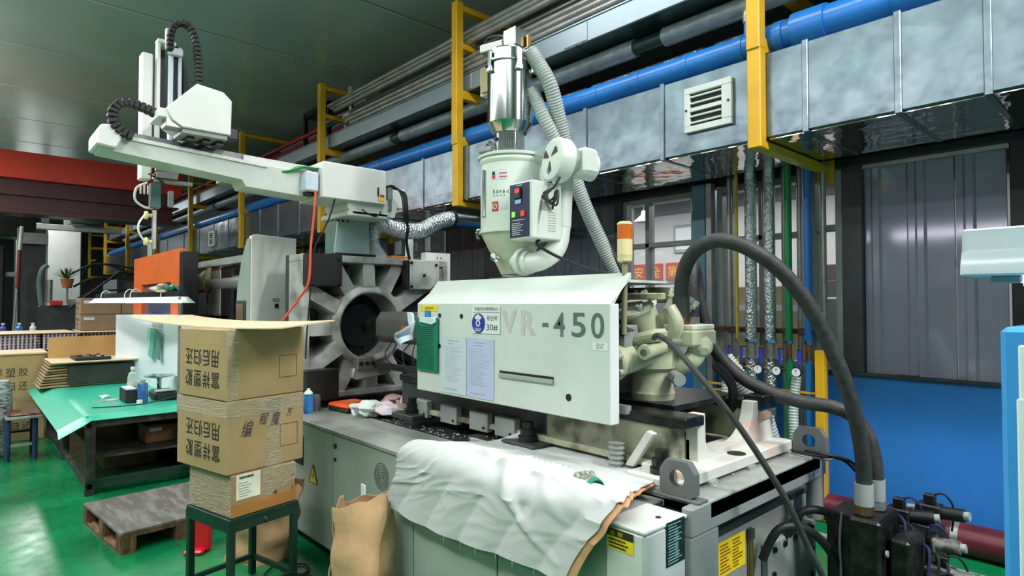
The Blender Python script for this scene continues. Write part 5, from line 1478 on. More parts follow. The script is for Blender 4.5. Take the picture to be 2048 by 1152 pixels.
MB().cyl((LX + 0.13, LY + 0.03, 3.07), (LX + 0.13, LY + 0.03, 3.16), 0.014, n=10).build('brass_fitting', brass, vl)
MB().cyl((LX + 0.10, LY + 0.02, 3.05), (LX + 0.15, LY + 0.03, 3.06), 0.035, n=16).build('suction_port', steel, vl)
for k in range(4):
    MB().cyl((LX - 0.10 + .012 * k, LY - 0.04, 2.53), (LX - 0.12 + .012 * k, LY - 0.09, 2.53 + .01 * k), 0.008, n=8).build('neck_fitting', steel, vl)
MB().cyl((LX - 0.02, LY - 0.087, 2.56), (LX - 0.02, LY - 0.10, 2.56), 0.012, n=12).build('black_knob', black, vl)
MB().box(LX - 0.17, LY - 0.105, 2.50, LX - 0.06, LY - 0.075, 2.53, bev=0.005).build('flap_switch', greymetal, vl)
dots = MB()
for i in range(5):
    for j in range(6):
        a = radians(-60 + i * 9)
        p = Vector((LX + 0.0885 * cos(a), LY + 0.0885 * sin(a), 2.505 + j * 0.014))
        dots.cyl(p, p + Vector((cos(a), sin(a), 0)) * 0.001, 0.0035, n=6)
do = dots.build('vent_holes', blackm, vl)
lbx = thing('loader_control_box', 'small white control box behind the loader on the yellow bracket', 'box', (-3.06, 2.62, 2.98))
MB().box(-3.12, 2.56, 2.98, -2.96, 2.70, 3.17, bev=0.006).build('housing', white, lbx)
MB().box(-3.09, 2.54, 2.99, -2.99, 2.56, 3.16, bev=0.004).build('lid', mat('beige_lid', (190, 170, 120), 0.5), lbx)
MB().box(-2.97, 2.5, 3.0, -2.78, 2.54, 3.03).build('mounting_strap', steel, lbx)

for pts, lab, r in (([(-2.50, 2.43, 3.06), (-2.462, 2.45, 2.99), (-2.41, 2.5, 2.857), (-2.433, 2.6, 2.68), (-2.457, 2.7, 2.493), (-2.469, 2.85, 2.239), (-2.434, 3.0, 1.966), (-2.356, 3.1, 1.714), (-2.315, 3.2, 1.492), (-2.3, 3.25, 1.2)], 'grey ribbed hose from the loader lid sweeping down behind the blower', 0.043),
                    ([(-2.52, 2.46, 2.85), (-2.471, 2.5, 2.697), (-2.466, 2.6, 2.567), (-2.55, 2.9, 2.322), (-2.55, 3.1, 2.049), (-2.47, 3.25, 1.753), (-2.427, 3.3, 1.488), (-2.4, 3.3, 1.2)], 'grey ribbed hose from the loader side running below the other', 0.040)):
    tag(MB().ribbed(pts, r, 0.016, 0.07, n=14).build('suction_hose', hosegrey), lab, 'hose', 'ribbed loader hoses')
tag(MB().tube([(-2.67, 2.6, 2.914), (-2.598, 2.65, 2.742), (-2.54, 2.7, 2.585), (-2.5, 2.85, 2.328), (-2.43, 3.0, 2.024), (-2.36, 3.05, 1.866), (-2.3, 3.1, 1.7)], 0.016, n=8).build('black_loader_cable', black), 'black cable alongside the ribbed loader hoses', 'cable')

# ================================================================== THINGS ON THE BASE
from mathutils import noise


def sheet_fn(u, v):
    """u along the edge of the base (left to right), v from the back edge over the front edge, hanging down"""
    yb = 2.30 - 0.08 * sin(u * 9) - 0.42 * max(0, 0.25 - u) / 0.25
    if u > 0.86:
        yb -= (u - 0.86) * 0.5
    L1 = yb - 1.70
    drop = 0.255 + 0.02 * sin(u * 5)
    tot = L1 + 0.06 + drop
    s_ = v * tot
    vf = L1 / tot
    xr = -1.47 + 0.16 * min(1, v / vf) if v < vf else -1.31 - 0.19 * (v - vf) / (1 - vf)
    xl = -2.54 - 0.06 * min(1, v / vf) if v < vf else -2.60 - 0.13 * (v - vf) / (1 - vf)
    xl += 0.02 * sin(v * 11)
    xr += 0.012 * sin(v * 13)
    x = xl + (xr - xl) * u
    q_ = Vector((u * 3.2, v * 2.2, 0))
    k = noise.noise(q_ * 1.6 + Vector((3, 1, 0)))
    # long creases running along the front edge, fading away from it
    along = u * 2.0 + v * 3.4
    cr = 1 - abs(noise.noise(Vector((u * 2.2, (v + 0.28 * u) * 9.0, 1.7))))
    cr2 = 1 - abs(noise.noise(Vector((u * 6.0, (v + 0.16 * u) * 12.0, 5.2))))
    zone = math.exp(-((v - 0.58 + 0.05 * u) / 0.20) ** 2)
    wr = zone * (0.024 * cr ** 7 + 0.009 * cr2 ** 7) * (0.3 + 0.7 * min(1, 2.2 * u)) + 0.003 * k + 0.002 * cr2 ** 5
    for (u0, v0, u1, v1, am) in ((0.22, 0.50, 0.80, 0.82, 0.016), (0.34, 0.50, 0.90, 0.74, 0.014), (0.12, 0.40, 0.50, 0.60, 0.012), (0.45, 0.62, 0.95, 0.93, 0.013), (0.40, 0.46, 0.62, 0.50, 0.010)):
        du, dv = u1 - u0, v1 - v0
        t_ = max(0, min(1, ((u - u0) * du + (v - v0) * dv) / (du * du + dv * dv)))
        dd = math.hypot((u - u0 - du * t_), (v - v0 - dv * t_) + 0.012 * noise.noise(Vector((u * 7, v0 * 9, 0))))
        wr += am * math.exp(-(dd / 0.016) ** 2) * sin(pi * (0.08 + 0.84 * t_))
    wr *= min(1, 5 * v)
    ridge = 0.030 * math.exp(-((v - vf + 0.06) / 0.09) ** 2) * (0.4 + 0.6 * abs(sin(5 * u + 0.6)))
    if s_ < L1:
        y, z = yb - s_, 0.884 + max(0.0, wr) + ridge
        z += 0.05 * math.exp(-((u - 0.24) / 0.06) ** 2) * math.exp(-(v / 0.05) ** 2)
    else:
        t = min(1, (s_ - L1) / 0.06)
        z = 0.884 - (s_ - L1) * t ** 1.2 * 0.97 + max(0, wr) * (1 - t) + ridge * (1 - t)
        y = 1.70 - 0.05 * sin(t * pi / 2) - 0.02 * (s_ - L1 - 0.06) / max(drop, .01) - 0.012 * abs(sin(u * 16 + 1.5 * v)) - 1.3 * max(0, wr) * t
    return Vector((x, y, z))


sh = thing('white_sheet', 'crumpled white cloth sheet draped over the front edge of the base', 'sheet', (-2.0, 1.9, 0.87))
m_ = MB().grid(sheet_fn, 130, 110, 0.004)
m_.build('cloth', cloth, sh)
MB().grid(lambda u, v: sheet_fn(0.985, u) + Vector((0.035 * v * (0.4 + 1.2 * u), 0, -0.004 - 0.004 * v)), 60, 3, 0.004).build('brown_edge', mat('tan_sheet_edge', (202, 150, 106), 0.7), sh)
for i in range(6):
    p = sheet_fn(0.42 + 0.09 * i, 1.0)
    MB().tube([p, p + Vector((0.006, -0.004, -0.018)), p + Vector((0.0 + 0.008 * (i % 2), 0.0, -0.035))], 0.0012, n=4).build('loose_thread', cloth, sh)

# knitted glove with a green cuff
gl = thing('work_glove', 'dirty grey knitted work glove with green cuff lying on the white sheet', 'glove', (-1.55, 1.83, 0.89))
gm = mat('grey_knit', (176, 178, 170), 0.9, rgb2=(120, 122, 112), scale=30, bump=0.6, bscale=120)
GO = Vector((-1.56, 1.835, 0.905))
gd = Vector((0.88, -0.47, 0))
gn = Vector((0.47, 0.88, 0))
MB().blob(GO, 0.04, 3, 0.15, 3, (1.2, 0.85, 0.45)).build('palm', gm, gl)
for k in range(4):
    o_ = GO - gd * 0.03 + gn * (0.034 - 0.021 * k)
    l = (0.055, 0.066, 0.062, 0.05)[k]
    MB().tube([o_, o_ - gd * l * 0.5 + AZ * 0.012, o_ - gd * l + AZ * (-0.006)], 0.0105, n=8).build('finger', gm, gl)
MB().tube([GO + gd * 0.01 - gn * 0.03, GO - gd * 0.015 - gn * 0.05, GO - gd * 0.04 - gn * 0.055], 0.011, n=8).build('thumb', gm, gl)
MB().tube([GO + gd * 0.02, GO + gd * 0.055], 0.03, n=14, sub=1).build('wrist', gm, gl)
MB().ring(GO + gd * 0.05 - AZ * 0.002, GO + gd * 0.078 - AZ * 0.004, 0.032, 0.027, n=16).build('cuff', mat('green_cuff', (10, 140, 90), 0.7), gl)

# spray can, orange case, purged plastic lumps
sc_ = thing('spray_can', 'blue spray can with white cap on the left end of the base ledge', 'spray can', (-4.10, 1.82, 0.83))
MB().lathe([(0.031, 0), (0.033, 0.004), (0.033, 0.13), (0.03, 0.137), (0.026, 0.14)], (-4.10, 1.82, 0.83), n=28).build('can', bluecan, sc_)
MB().lathe([(0.034, 0.0), (0.034, 0.006)], (-4.10, 1.82, 0.955), n=28).build('green_band', greenpl, sc_)
MB().lathe([(0.031, 0.0), (0.026, 0.01), (0.014, 0.022), (0.011, 0.024), (0.011, 0.035), (0.0, 0.037)], (-4.10, 1.82, 0.968), n=24).build('cap', white, sc_)
gc = tag(MB().lathe([(0.036, 0), (0.036, 0.10), (0.032, 0.115), (0.0, 0.118)], (-4.16, 1.90, 0.83), n=24).build('grey_can', mat('grey_can', (120, 122, 120), 0.3, 0.5)), 'grey can standing behind the blue spray can', 'can')
oc = thing('orange_case', 'orange plastic drill case with black base behind the spray can', 'tool case', (-4.02, 2.08, 0.83))
Mz = Matrix.Rotation(0.12, 3, 'Z')
pv = (-4.02, 2.10, 0.83)
MB().box(-4.14, 1.99, 0.828, -3.90, 2.22, 0.856, bev=0.01, rot=Mz, piv=pv).build('lower_shell', blackm, oc)
MB().box(-4.145, 1.985, 0.856, -3.895, 2.225, 0.888, bev=0.016, rot=Mz, piv=pv).build('upper_shell', orangep, oc)
MB().box(-4.11, 2.02, 0.886, -3.94, 2.19, 0.893, bev=0.004, rot=Mz, piv=pv).build('raised_lid', orangep, oc)
MB().box(-3.898, 2.07, 0.832, -3.886, 2.14, 0.882, bev=0.003, rot=Mz, piv=pv).build('latch', blackm, oc)
MB().box(-4.08, 2.05, 0.892, -3.97, 2.16, 0.896, rot=Mz, piv=pv).build('lid_inset', mat('dusty_orange', (206, 110, 70), 0.6), oc)
MB().cyl((-3.98, 2.22, 0.875), (-3.88, 2.34, 0.872), 0.006, n=8).build('screwdriver', greymetal, oc)
PL = [((-3.78, 2.09, 0.85), 0.105, whitew, 'white purged plastic lump nearest the ledge', (1.3, 0.9, 0.5)), ((-3.93, 2.50, 0.85), 0.0, pinkw, '', (1, 1, 1)),
      ((-4.02, 2.46, 0.85), 0.075, pinkw, 'pink purged plastic lump farthest back by the platen', (1.2, 1.1, 0.45)),
      ((-3.66, 2.20, 0.845), 0.10, lilacw, 'lilac and pink purged plastic lump right of the white one', (1.4, 0.9, 0.45)),
      ((-3.64, 2.36, 0.85), 0.07, lilacw, 'mottled purged plastic lump beside the bolted foot', (1.5, 0.8, 0.5)),
      ((-3.72, 2.42, 0.86), 0.09, pinkw, 'pink purged plastic lump near the guard panel', (1.1, 0.8, 0.7))]
for i, (c, r, m, lab, sq) in enumerate(PL):
    if r == 0:
        continue
    t = thing('purged_lump', lab, 'plastic lump', c, 'purged plastic lumps')
    MB().blob((c[0], c[1], c[2] + r * 0.25), r, 11 + i, 0.35, 3, sq).build('lump', m, t)
    r_ = random.Random(i)
    for k in range(4):
        a = r_.uniform(0, 6.28)
        p = Vector(c) + Vector((cos(a) * r * sq[0] * 0.8, sin(a) * r * sq[1] * 0.8, 0.0))
        MB().tube([p, p + Vector((cos(a) * .03, sin(a) * .03, .02)), p + Vector((cos(a + .8) * .06, sin(a + .8) * .06, .0)), p + Vector((cos(a + 1.2) * .05, sin(a + 1.2) * .09, -.005))], 0.009, n=8).build('strand', m, t)
pel = MB()
r_ = random.Random(4)
for i in range(150):
    x, y = r_.uniform(-3.6, -1.2), r_.uniform(2.07, 2.2)
    z = 0.824
    if x > -2.55:
        y = r_.uniform(2.08, 2.2) if x < -1.5 else r_.uniform(2.0, 3.05)
        z = 0.874
        if x < -1.5 and r_.random() < 0.6:
            continue
    pel.box(x, y, z, x + 0.007, y + 0.007, z + 0.004)
po = tag(pel.build('spilled_pellets', offwhite), 'white plastic pellets spilled over the machine base', 'pellets', kind='stuff')

# ================================================================== FOREGROUND: STOOL WITH THREE CARTONS
ca = math.atan2(1.46 - 1.01, -3.36 + 3.26)      # direction of the right hand faces
EU = Vector((cos(ca), sin(ca), 0))              # along right face
EV = Vector((-sin(ca), cos(ca), 0))             # along left face (away to the left)


def carton(name, label, cat, corner, lu, lv, z0, z1, m, group=None, flaps=True, seed=0, lean=0.0):
    t = thing(name, label, cat, (corner[0], corner[1], z0), group)
    c = Vector((corner[0], corner[1], 0))
    b = MB()
    b.prism([(0, 0), (lu, 0), (lu, lv), (0, lv)], c + AZ * z0, EU, EV, AZ * (z1 - z0), bev=0.006)
    b.build('box', m, t)
    MB().prism([(lu * .02, lv * .47), (lu * .98, lv * .47), (lu * .98, lv * .53), (lu * .02, lv * .53)], c + AZ * (z1 - 0.0005), EU, EV, AZ * 0.001).build('tape_strip', tape, t)
    return t, c


# right faces look along -EV; left faces look along -EU
NR, NL = -EV, -EU
LRc = 0.463
t3, c3 = carton('cardboard_carton', 'topmost cardboard carton of the stack, with upside-down print', 'carton', (-3.255, 1.01), LRc, 0.472, 1.098, 1.465, card, 'cartons stacked on the green stool')
t2, c2 = carton('cardboard_carton', 'middle cardboard carton of the stack, with handwritten characters', 'carton', (-3.250, 1.015), 0.455, 0.50, 0.722, 1.096, card, 'cartons stacked on the green stool')
t1, c1 = carton('cardboard_carton', 'lowest carton of the stack, with a white label', 'carton', (-3.247, 1.04), 0.375, 0.41, 0.507, 0.720, cardd, 'cartons stacked on the green stool')


def face_r(c, a, z):          # point on the right face: a metres along EU
    return c + EU * a + AZ * z + NR * 0.0008


def face_l(c, a, z):          # point on the left face: a metres along EV
    return c + EV * a + AZ * z + NL * 0.0008


def printed(t, c, z0, z1, lv):
    # upside-down print on the left face: writing runs towards +EV with up = -Z
    h = 0.088
    for j, word in enumerate(('用后归还', '富祥塑胶')):
        for i, ch in enumerate(word):
            if j == 0:
                o_ = face_l(c, 0.10 + i * 0.088, z0 + 0.215)
            else:
                o_ = face_l(c, 0.10 + i * 0.088, z0 + 0.10)
            text(ch, o_ - AZ * 0.0, EV, -AZ, h, ink, t, w=0.072, bold=0.006, align='C')
    # outline square on the right face
    s0, zz, s = 0.305, z0 + 0.095, 0.108
    g = MB()
    for (a0, b0), (a1, b1) in (((0, 0), (1, 0)), ((1, 0), (1, 1.1)), ((1, 1.1), (0, 1.1)), ((0, 1.1), (0, 0))):
        g.cyl(face_r(c, s0 + a0 * s, zz + b0 * s), face_r(c, s0 + a1 * s, zz + b1 * s), 0.0013, n=6)
    g.build('printed_square', ink, t)


printed(t3, c3, 1.098, 1.465, 0.472)
printed(t2, c2, 0.722, 1.096, 0.50)
hand = mat('purple_marker', (70, 58, 66), 0.6)
for i, (ch, a, z, h, w) in enumerate((('编', 0.11, 0.945, 0.085, 0.07), ('程', 0.205, 0.985, 0.06, 0.055), ('魔', 0.275, 0.975, 0.075, 0.06), ('方', 0.36, 1.00, 0.05, 0.04))):
    text(ch, face_r(c2, a, z), EU, AZ, h, hand, t2, w=w, align='C', shear=0.35, depth=0.003)
MB().prism([(0.0, 0.29), (0.455, 0.29), (0.455, 0.372), (0.0, 0.372)], c2 + AZ * 0.722 + NR * 0.0006, EU, AZ, NR * 0.0012).build('tape_band', film, t2)
MB().prism([(0.0, 0.29), (0.50, 0.29), (0.50, 0.372), (0.0, 0.372)], c2 + AZ * 0.722 + NL * 0.0006, EV, AZ, NL * 0.0012).build('tape_band', film, t2)
MB().prism([(0.22, 0.0), (0.32, 0.0), (0.32, 0.37), (0.22, 0.37)], c2 + AZ * 0.722 + NR * 0.0006, EU, AZ, NR * 0.001).build('tape_strip', film, t2)
MB().prism([(0.0, 0.0), (0.07, 0.0), (0.07, 0.367), (0.0, 0.367)], c3 + AZ * 1.098 + NR * 0.0006, EU, AZ, NR * 0.001).build('tape_strip', film, t3)
MB().prism([(0.0, 0.0), (0.41, 0.0), (0.41, 0.21), (0.0, 0.21)], c1 + AZ * 0.507 + NL * 0.0006, EV, AZ, NL * 0.0012).build('film_wrap', film, t1)
MB().prism([(0.17, 0.05), (0.375, 0.12), (0.375, 0.21), (0.17, 0.21)], c1 + AZ * 0.507 + NR * 0.0006, EU, AZ, NR * 0.0012).build('film_wrap', film, t1)
MB().prism([(0.0, 0.0), (0.375, 0.0), (0.375, 0.06), (0.0, 0.06)], c1 + AZ * 0.507 + NR * 0.0004, EU, AZ, NR * 0.0008).build('brown_tape', mat('brown_tape', (188, 130, 70), 0.3, alpha=0.8), t1)
lb_ = quad(face_r(c1, 0.025, 0.59), EU, AZ, 0.135, 0.128, 0.001, 'white_label', mat('cream_label', (230, 226, 206), 0.6), t1)
scribbles(face_r(c1, 0.04, 0.69) + NR * .001, EU, AZ, 0.11, 0.014, 1, ink, lb_, 3, lw=0.9)
scribbles(face_r(c1, 0.035, 0.60) + NR * .001, EU, AZ, 0.10, 0.08, 6, letterg, lb_, 4, lw=0.25)
MB().cyl(face_r(c1, 0.25, 0.58), face_r(c1, 0.25, 0.58) + NR * 0.001, 0.010, n=12).build('ink_spot', hand, t1)
for z in (0.57, 0.635):
    for k in range(2):
        MB().prism([(0, 0), (0.004, 0), (0.010, 0.02), (0.006, 0.02)], face_r(c1, 0.345 + .008 * k, z), EU, AZ, NR * 0.0008).build('red_tick', label_r, t1)

# loose sheet of card on top
cs_ = thing('cardboard_sheet', 'loose pale cardboard sheet bent over the top carton', 'cardboard sheet', (-3.5, 1.2, 1.467))
P00, P10, P11, P01 = Vector((-4.62, 0.83, 1.478)), Vector((-2.86, 1.13, 1.475)), Vector((-3.06, 1.50, 1.50)), Vector((-4.70, 1.22, 1.486))


def cs_fn(u, v):
    a = P00.lerp(P10, u)
    b = P01.lerp(P11, u)
    p = a.lerp(b, v)
    p.z += 0.035 * (abs(u - 0.58) / 0.58) ** 2.2 * (1.0 if u < 0.58 else 0.75) - 0.004
    return p


MB().grid(cs_fn, 30, 6, 0.007).build('sheet', cardl, cs_)

# green steel stool under the cartons
st = thing('green_stool', 'dark green steel stool carrying the three cartons', 'stool', (-3.3, 1.25, 0))
so = Vector((-3.235, 1.03, 0))
SW, SV = 0.40, 0.43
MB().prism([(0.0, 0.0), (SW, 0.0), (SW, SV), (0.0, SV)], so + AZ * 0.478, EU, EV, AZ * 0.024, bev=0.003).build('seat', stoolg, st)
for a0, b0, a1, b1 in ((0, 0, 1, 0), (1, 0, 1, 1), (1, 1, 0, 1), (0, 1, 0, 0)):
    p, q2 = so + EU * SW * a0 + EV * SV * b0, so + EU * SW * a1 + EV * SV * b1
    d = (q2 - p).normalized()
    n_ = d.cross(AZ)
    MB().prism([(0, 0), ((q2 - p).length, 0), ((q2 - p).length, 0.045), (0, 0.045)], p + AZ * 0.435 + n_ * 0.002, d, AZ, -n_ * 0.03).build('apron', stoolg, st)
    MB().prism([(0.02, 0), ((q2 - p).length - 0.02, 0), ((q2 - p).length - 0.02, 0.025), (0.02, 0.025)], p + AZ * 0.09 - n_ * 0.005, d, AZ, -n_ * 0.02).build('stretcher', stoolg, st)
for a, b in ((0, 0), (1, 0), (1, 1), (0, 1)):
    p = so + EU * (SW - 0.034) * a + EV * (SV - 0.034) * b
    MB().prism([(0, 0), (0.034, 0), (0.034, 0.034), (0, 0.034)], p, EU, EV, AZ * 0.478, bev=0.003).build('leg', stoolg, st)
MB().cyl(so + EU * 0.2 + AZ * 0.455 - EV * 0.004, so + EU * 0.2 + AZ * 0.455 - EV * 0.012, 0.01, n=8).build('bolt', chrome, st)

# kraft paper bags
def bag(name, label, base_pts, top_pts, z0, z1, wob, seed, bulge=0.02):
    t = thing(name, label, 'paper bag', tuple(sum((Vector(p) for p in base_pts), Vector()) / 4 + AZ * z0), 'kraft paper bags')
    rnd = random.Random(seed)
    ph = [rnd.uniform(0, 6) for _ in range(6)]
    B = [Vector(p) for p in base_pts]
    T = [Vector(p) for p in top_pts]
    nper = 10

    def fn(u, v):
        k = u * 4
        i = int(k) % 4
        f = k - int(k)
        b = B[i].lerp(B[(i + 1) % 4], f)
        a = T[i].lerp(T[(i + 1) % 4], f)
        p = b.lerp(a, v)
        cen = sum(B, Vector()) / 4
        cen = cen.lerp(sum(T, Vector()) / 4, v)
        out = Vector((p.x - cen.x, p.y - cen.y, 0))
        s_ = bulge * sin(pi * v) * sin(pi * f) + wob * (sin(9 * u + 7 * v + ph[0]) * sin(11 * v + ph[1]) + 0.6 * sin(17 * u - 13 * v + ph[2]))
        if out.length > 1e-6:
            p += out.normalized() * s_
        p.z = z0 + (z1 - z0) * v + (0.022 * sin(u * 2 * pi * 3 + ph[3]) + 0.012 * sin(u * 2 * pi * 7 + ph[4])) * v ** 3
        return p
    b = MB()
    b.grid(fn, nper * 4, 26)
    bmesh.ops.remove_doubles(b.bm, verts=b.bm.verts[:], dist=0.0005)
    bot = [b.bm.verts.new(Vector((p.x, p.y, z0 + 0.001))) for p in B]
    b.bm.faces.new(bot)
    bmesh.ops.recalc_face_normals(b.bm, faces=b.bm.faces[:])
    bmesh.ops.solidify(b.bm, geom=b.bm.faces[:], thickness=0.003)
    b.build('paper_wall', kraft, t)
    return t


bag('paper_bag', 'tall brown paper bag leaning against the base cabinet', [(-2.83, 1.36, 0), (-2.58, 1.44, 0), (-2.66, 1.64, 0), (-2.91, 1.56, 0)],
    [(-2.80, 1.38, 0), (-2.66, 1.60, 0), (-2.69, 1.65, 0), (-2.86, 1.47, 0)], 0.0, 0.62, 0.009, 3)
bg2 = bag('paper_bag', 'crumpled brown paper bag slumped behind the green stool', [(-4.02, 1.24, 0), (-3.78, 1.36, 0), (-3.80, 1.58, 0), (-4.05, 1.52, 0)],
          [(-3.86, 1.42, 0), (-3.68, 1.56, 0), (-3.72, 1.63, 0), (-3.92, 1.55, 0)], 0.0, 0.48, 0.014, 8, 0.05)
MB().box(-2.86, 1.555, 0.60, -2.82, 1.56, 0.665).build('bag_tie', paper, bpy.data.objects['paper_bag'])

# red plastic dustpan
rd = thing('red_dustpan', 'red plastic dustpan standing on the floor behind the stool', 'dustpan', (-4.2, 1.16, 0))
MB().prism([(0, 0), (0.13, 0), (0.135, 0.30), (0.10, 0.34), (0.02, 0.33), (-0.01, 0.28)], (-4.30, 1.12, 0.0), Vector((0.62, 0.78, 0)), AZ, Vector((-0.78, 0.62, 0)) * 0.045, bev=0.012).build('pan', redpl, rd)
MB().box(-4.32, 1.10, 0.0, -4.2, 1.2, 0.03, bev=0.01, rot=0.9).build('foot', redpl, rd)
MB().box(-4.42, 1.36, 0.16, -4.02, 1.41, 0.27, bev=0.012, rot=0.9, piv=(-4.2, 1.3, 0.2)).build('tray', redpl, rd)
MB().ring((-4.302, 1.13, 0.27), (-4.30, 1.12, 0.27), 0.04, 0.03, n=14).build('handle', mat('pale_red', (232, 90, 96), 0.4), rd)
tag(MB().tube([(-3.72, 1.45, 0.012), (-3.6, 1.34, 0.01), (-3.48, 1.42, 0.01), (-3.5, 1.56, 0.01), (-3.62, 1.58, 0.01), (-3.64, 1.46, 0.012), (-3.5, 1.50, 0.01), (-3.3, 1.62, 0.01)], 0.006, n=6).build('floor_cable', black), 'black cable looped on the green floor beside the slumped bag', 'cable')

# pallet with grey board
pt = thing('pallet', 'low wooden pallet with a grey plywood deck on the green floor', 'pallet', (-5.0, 1.0, 0))
PO = Vector((-5.40, 0.70, 0))
pu = (Vector((-4.535, 0.785, 0)) - PO)
LU = pu.length
pu.normalize()
pv_ = Vector((-pu.y, pu.x, 0))
MB().prism([(0, 0), (LU, 0), (LU, 0.74), (0, 0.74)], PO + AZ * 0.118, pu, pv_, AZ * 0.022, bev=0.003).build('deck_board', woodg, pt)
for a in (0.0, LU * 0.5 - 0.04, LU - 0.09):
    for b in (0.0, 0.33, 0.65):
        MB().prism([(a, b), (a + 0.09, b), (a + 0.09, b + 0.09), (a, b + 0.09)], PO + AZ * 0.022, pu, pv_, AZ * 0.075).build('block', woodb, pt)
for b in (0.0, 0.33, 0.65):
    MB().prism([(0, b), (LU, b), (LU, b + 0.09), (0, b + 0.09)], PO + AZ * 0.0, pu, pv_, AZ * 0.02).build('bottom_board', woodb, pt)
for a in (0.0, LU * 0.5 - 0.04, LU - 0.09):
    MB().prism([(a, 0), (a + 0.09, 0), (a + 0.09, 0.74), (a, 0.74)], PO + AZ * 0.098, pu, pv_, AZ * 0.019).build('cross_board', woodb, pt)

# ================================================================== WORK TABLE ON THE LEFT
wt = thing('work_table', 'low dark steel work table under the green sheet', 'table', (-7.4, 1.2, 0))
dsm = mat('worn_dark_steel', (92, 90, 86), 0.45, 0.4, rgb2=(56, 54, 52), scale=8)
TX0, TX1, TY0, TY1, TZ = -9.1, -6.10, 0.80, 1.66, 0.62
MB().box(TX0, TY0, TZ, TX1, TY1, TZ + 0.035, bev=0.003).build('tabletop', dsm, wt)
for x in (TX0, -7.76, TX1 - 0.07):
    for y in (TY0, TY1 - 0.07):
        MB().box(x, y, 0, x + 0.07, y + 0.07, TZ, bev=0.003).build('leg', dsm, wt)
MB().box(TX0, TY0 + 0.005, TZ - 0.06, TX1, TY0 + 0.04, TZ, bev=0.003).build('apron', dsm, wt)
MB().box(TX1 - 0.04, TY0, TZ - 0.06, TX1, TY1, TZ, bev=0.003).build('apron', dsm, wt)
MB().box(TX0, TY0 + 0.01, 0.05, TX1, TY0 + 0.05, 0.10, bev=0.003).build('foot_rail', dsm, wt)
MB().box(TX1 - 0.05, TY0, 0.05, TX1, TY1, 0.13, bev=0.003).build('foot_rail', stoolg, wt)
MB().box(-7.7, TY0 + 0.1, 0.28, TX1 - 0.1, TY1, 0.30).build('lower_shelf', dsm, wt)
MB().box(-8.9, TY1 - 0.02, 0.05, TX1, TY1, TZ).build('back_sheet', black, wt)
tc = thing('table_sheet', 'sea green plastic sheet covering the work table with a drooping corner', 'table sheet', (-7.4, 1.2, 0.655))


def tc_fn(u, v):
    x = TX0 + (TX1 + 0.06 - TX0) * u
    y = TY0 - 0.19 + (TY1 - TY0 + 0.19) * v
    z = TZ + 0.040
    if y < TY0:
        z -= (TY0 - y) * 0.55 * (0.75 + 0.25 * u)
    if x > TX1:
        z -= (x - TX1) * 0.5 + (0.02 if y < TY0 else 0)
    return Vector((x, y, z))


MB().grid(tc_fn, 40, 24, 0.004).build('sheet', tgreen, tc)
# things on the table
t = thing('small_bottle', 'small clear bottle at the back of the green table', 'bottle', (-7.9, 1.46, 0.66))
MB().lathe([(0.0, 0), (0.05, 0.0), (0.052, 0.10), (0.04, 0.15), (0.018, 0.17), (0.018, 0.19)], (-7.9, 1.46, 0.664), n=20).build('body', mat('clear_plastic', (214, 226, 226), 0.1, alpha=0.55), t)
MB().cyl((-7.9, 1.46, 0.664 + 0.01), (-7.9, 1.46, 0.72), 0.0525, n=20).build('bottle_label', mat('pale_red_print', (226, 196, 186), 0.5), t)
MB().cyl((-7.9, 1.46, 0.854), (-7.9, 1.46, 0.885), 0.022, n=14).build('cap', white, t)
t = thing('blue_spray_can', 'blue spray can on the green table before the scale', 'spray can', (-6.58, 1.30, 0.66))
MB().lathe([(0.042, 0), (0.044, 0.01), (0.044, 0.17), (0.035, 0.185), (0.0, 0.19)], (-6.58, 1.30, 0.662), n=22).build('can', mat('deep_blue_can', (44, 84, 150), 0.3, 0.3, rgb2=(70, 110, 170), scale=12), t)
MB().cyl((-6.58, 1.30, 0.85), (-6.58, 1.30, 0.875), 0.02, n=12).build('nozzle', greymetal, t)
t = thing('black_box', 'black open box beside the blue can on the green table', 'box', (-6.80, 1.20, 0.66))
MB().box(-6.92, 1.17, 0.662, -6.62, 1.27, 0.785, bev=0.004).build('box', black, t)
MB().box(-6.90, 1.18, 0.78, -6.64, 1.26, 0.795, bev=0.003).build('paper_content', paperg, t)
t = thing('weighing_scale', 'weighing scale with a round pan on the green table', 'scale', (-6.70, 1.52, 0.66))
MB().box(-6.86, 1.40, 0.662, -6.56, 1.60, 0.75, bev=0.02).build('body', black, t)
MB().lathe([(0.02, 0), (0.02, 0.10), (0.07, 0.115), (0.13, 0.13), (0.135, 0.14)], (-6.78, 1.48, 0.75), n=24).build('pan', steel, t)
MB().box(-6.62, 1.40, 0.75, -6.56, 1.56, 0.77, bev=0.005).build('display_strip', mat('grey_display', (170, 176, 176), 0.3), t)
tag(MB().cyl((-6.50, 1.26, 0.662), (-6.50, 1.26, 0.70), 0.025, n=16).build('plastic_stopper', white), 'white plastic stopper near the front edge of the green table', 'stopper')
t = tag(MB().blob((-7.15, 1.08, 0.675), 0.05, 4, 0.5, 2, (1.2, 0.7, 0.35)).build('white_rag', paper), 'crumpled white scrap on the green table', 'rag')
tag(MB().box(-7.02, 1.08, 0.660, -6.92, 1.16, 0.666, rot=0.4).build('pink_card', mat('pink_card', (226, 170, 180), 0.6)), 'pink card scrap on the green table', 'card')
tag(MB().box(-6.98, 0.98, 0.660, -6.86, 1.03, 0.665, rot=0.7).build('grey_card', greymetal), 'thin grey strip near the front of the green table', 'strip')
tag(MB().tube([(-6.42, 1.55, 0.72), (-6.40, 1.45, 0.70), (-6.45, 1.25, 0.668), (-6.5, 1.0, 0.664), (-6.55, 0.9, 0.664)], 0.006, n=6).build('table_cable', black), 'thin black cable along the right edge of the green table', 'cable')

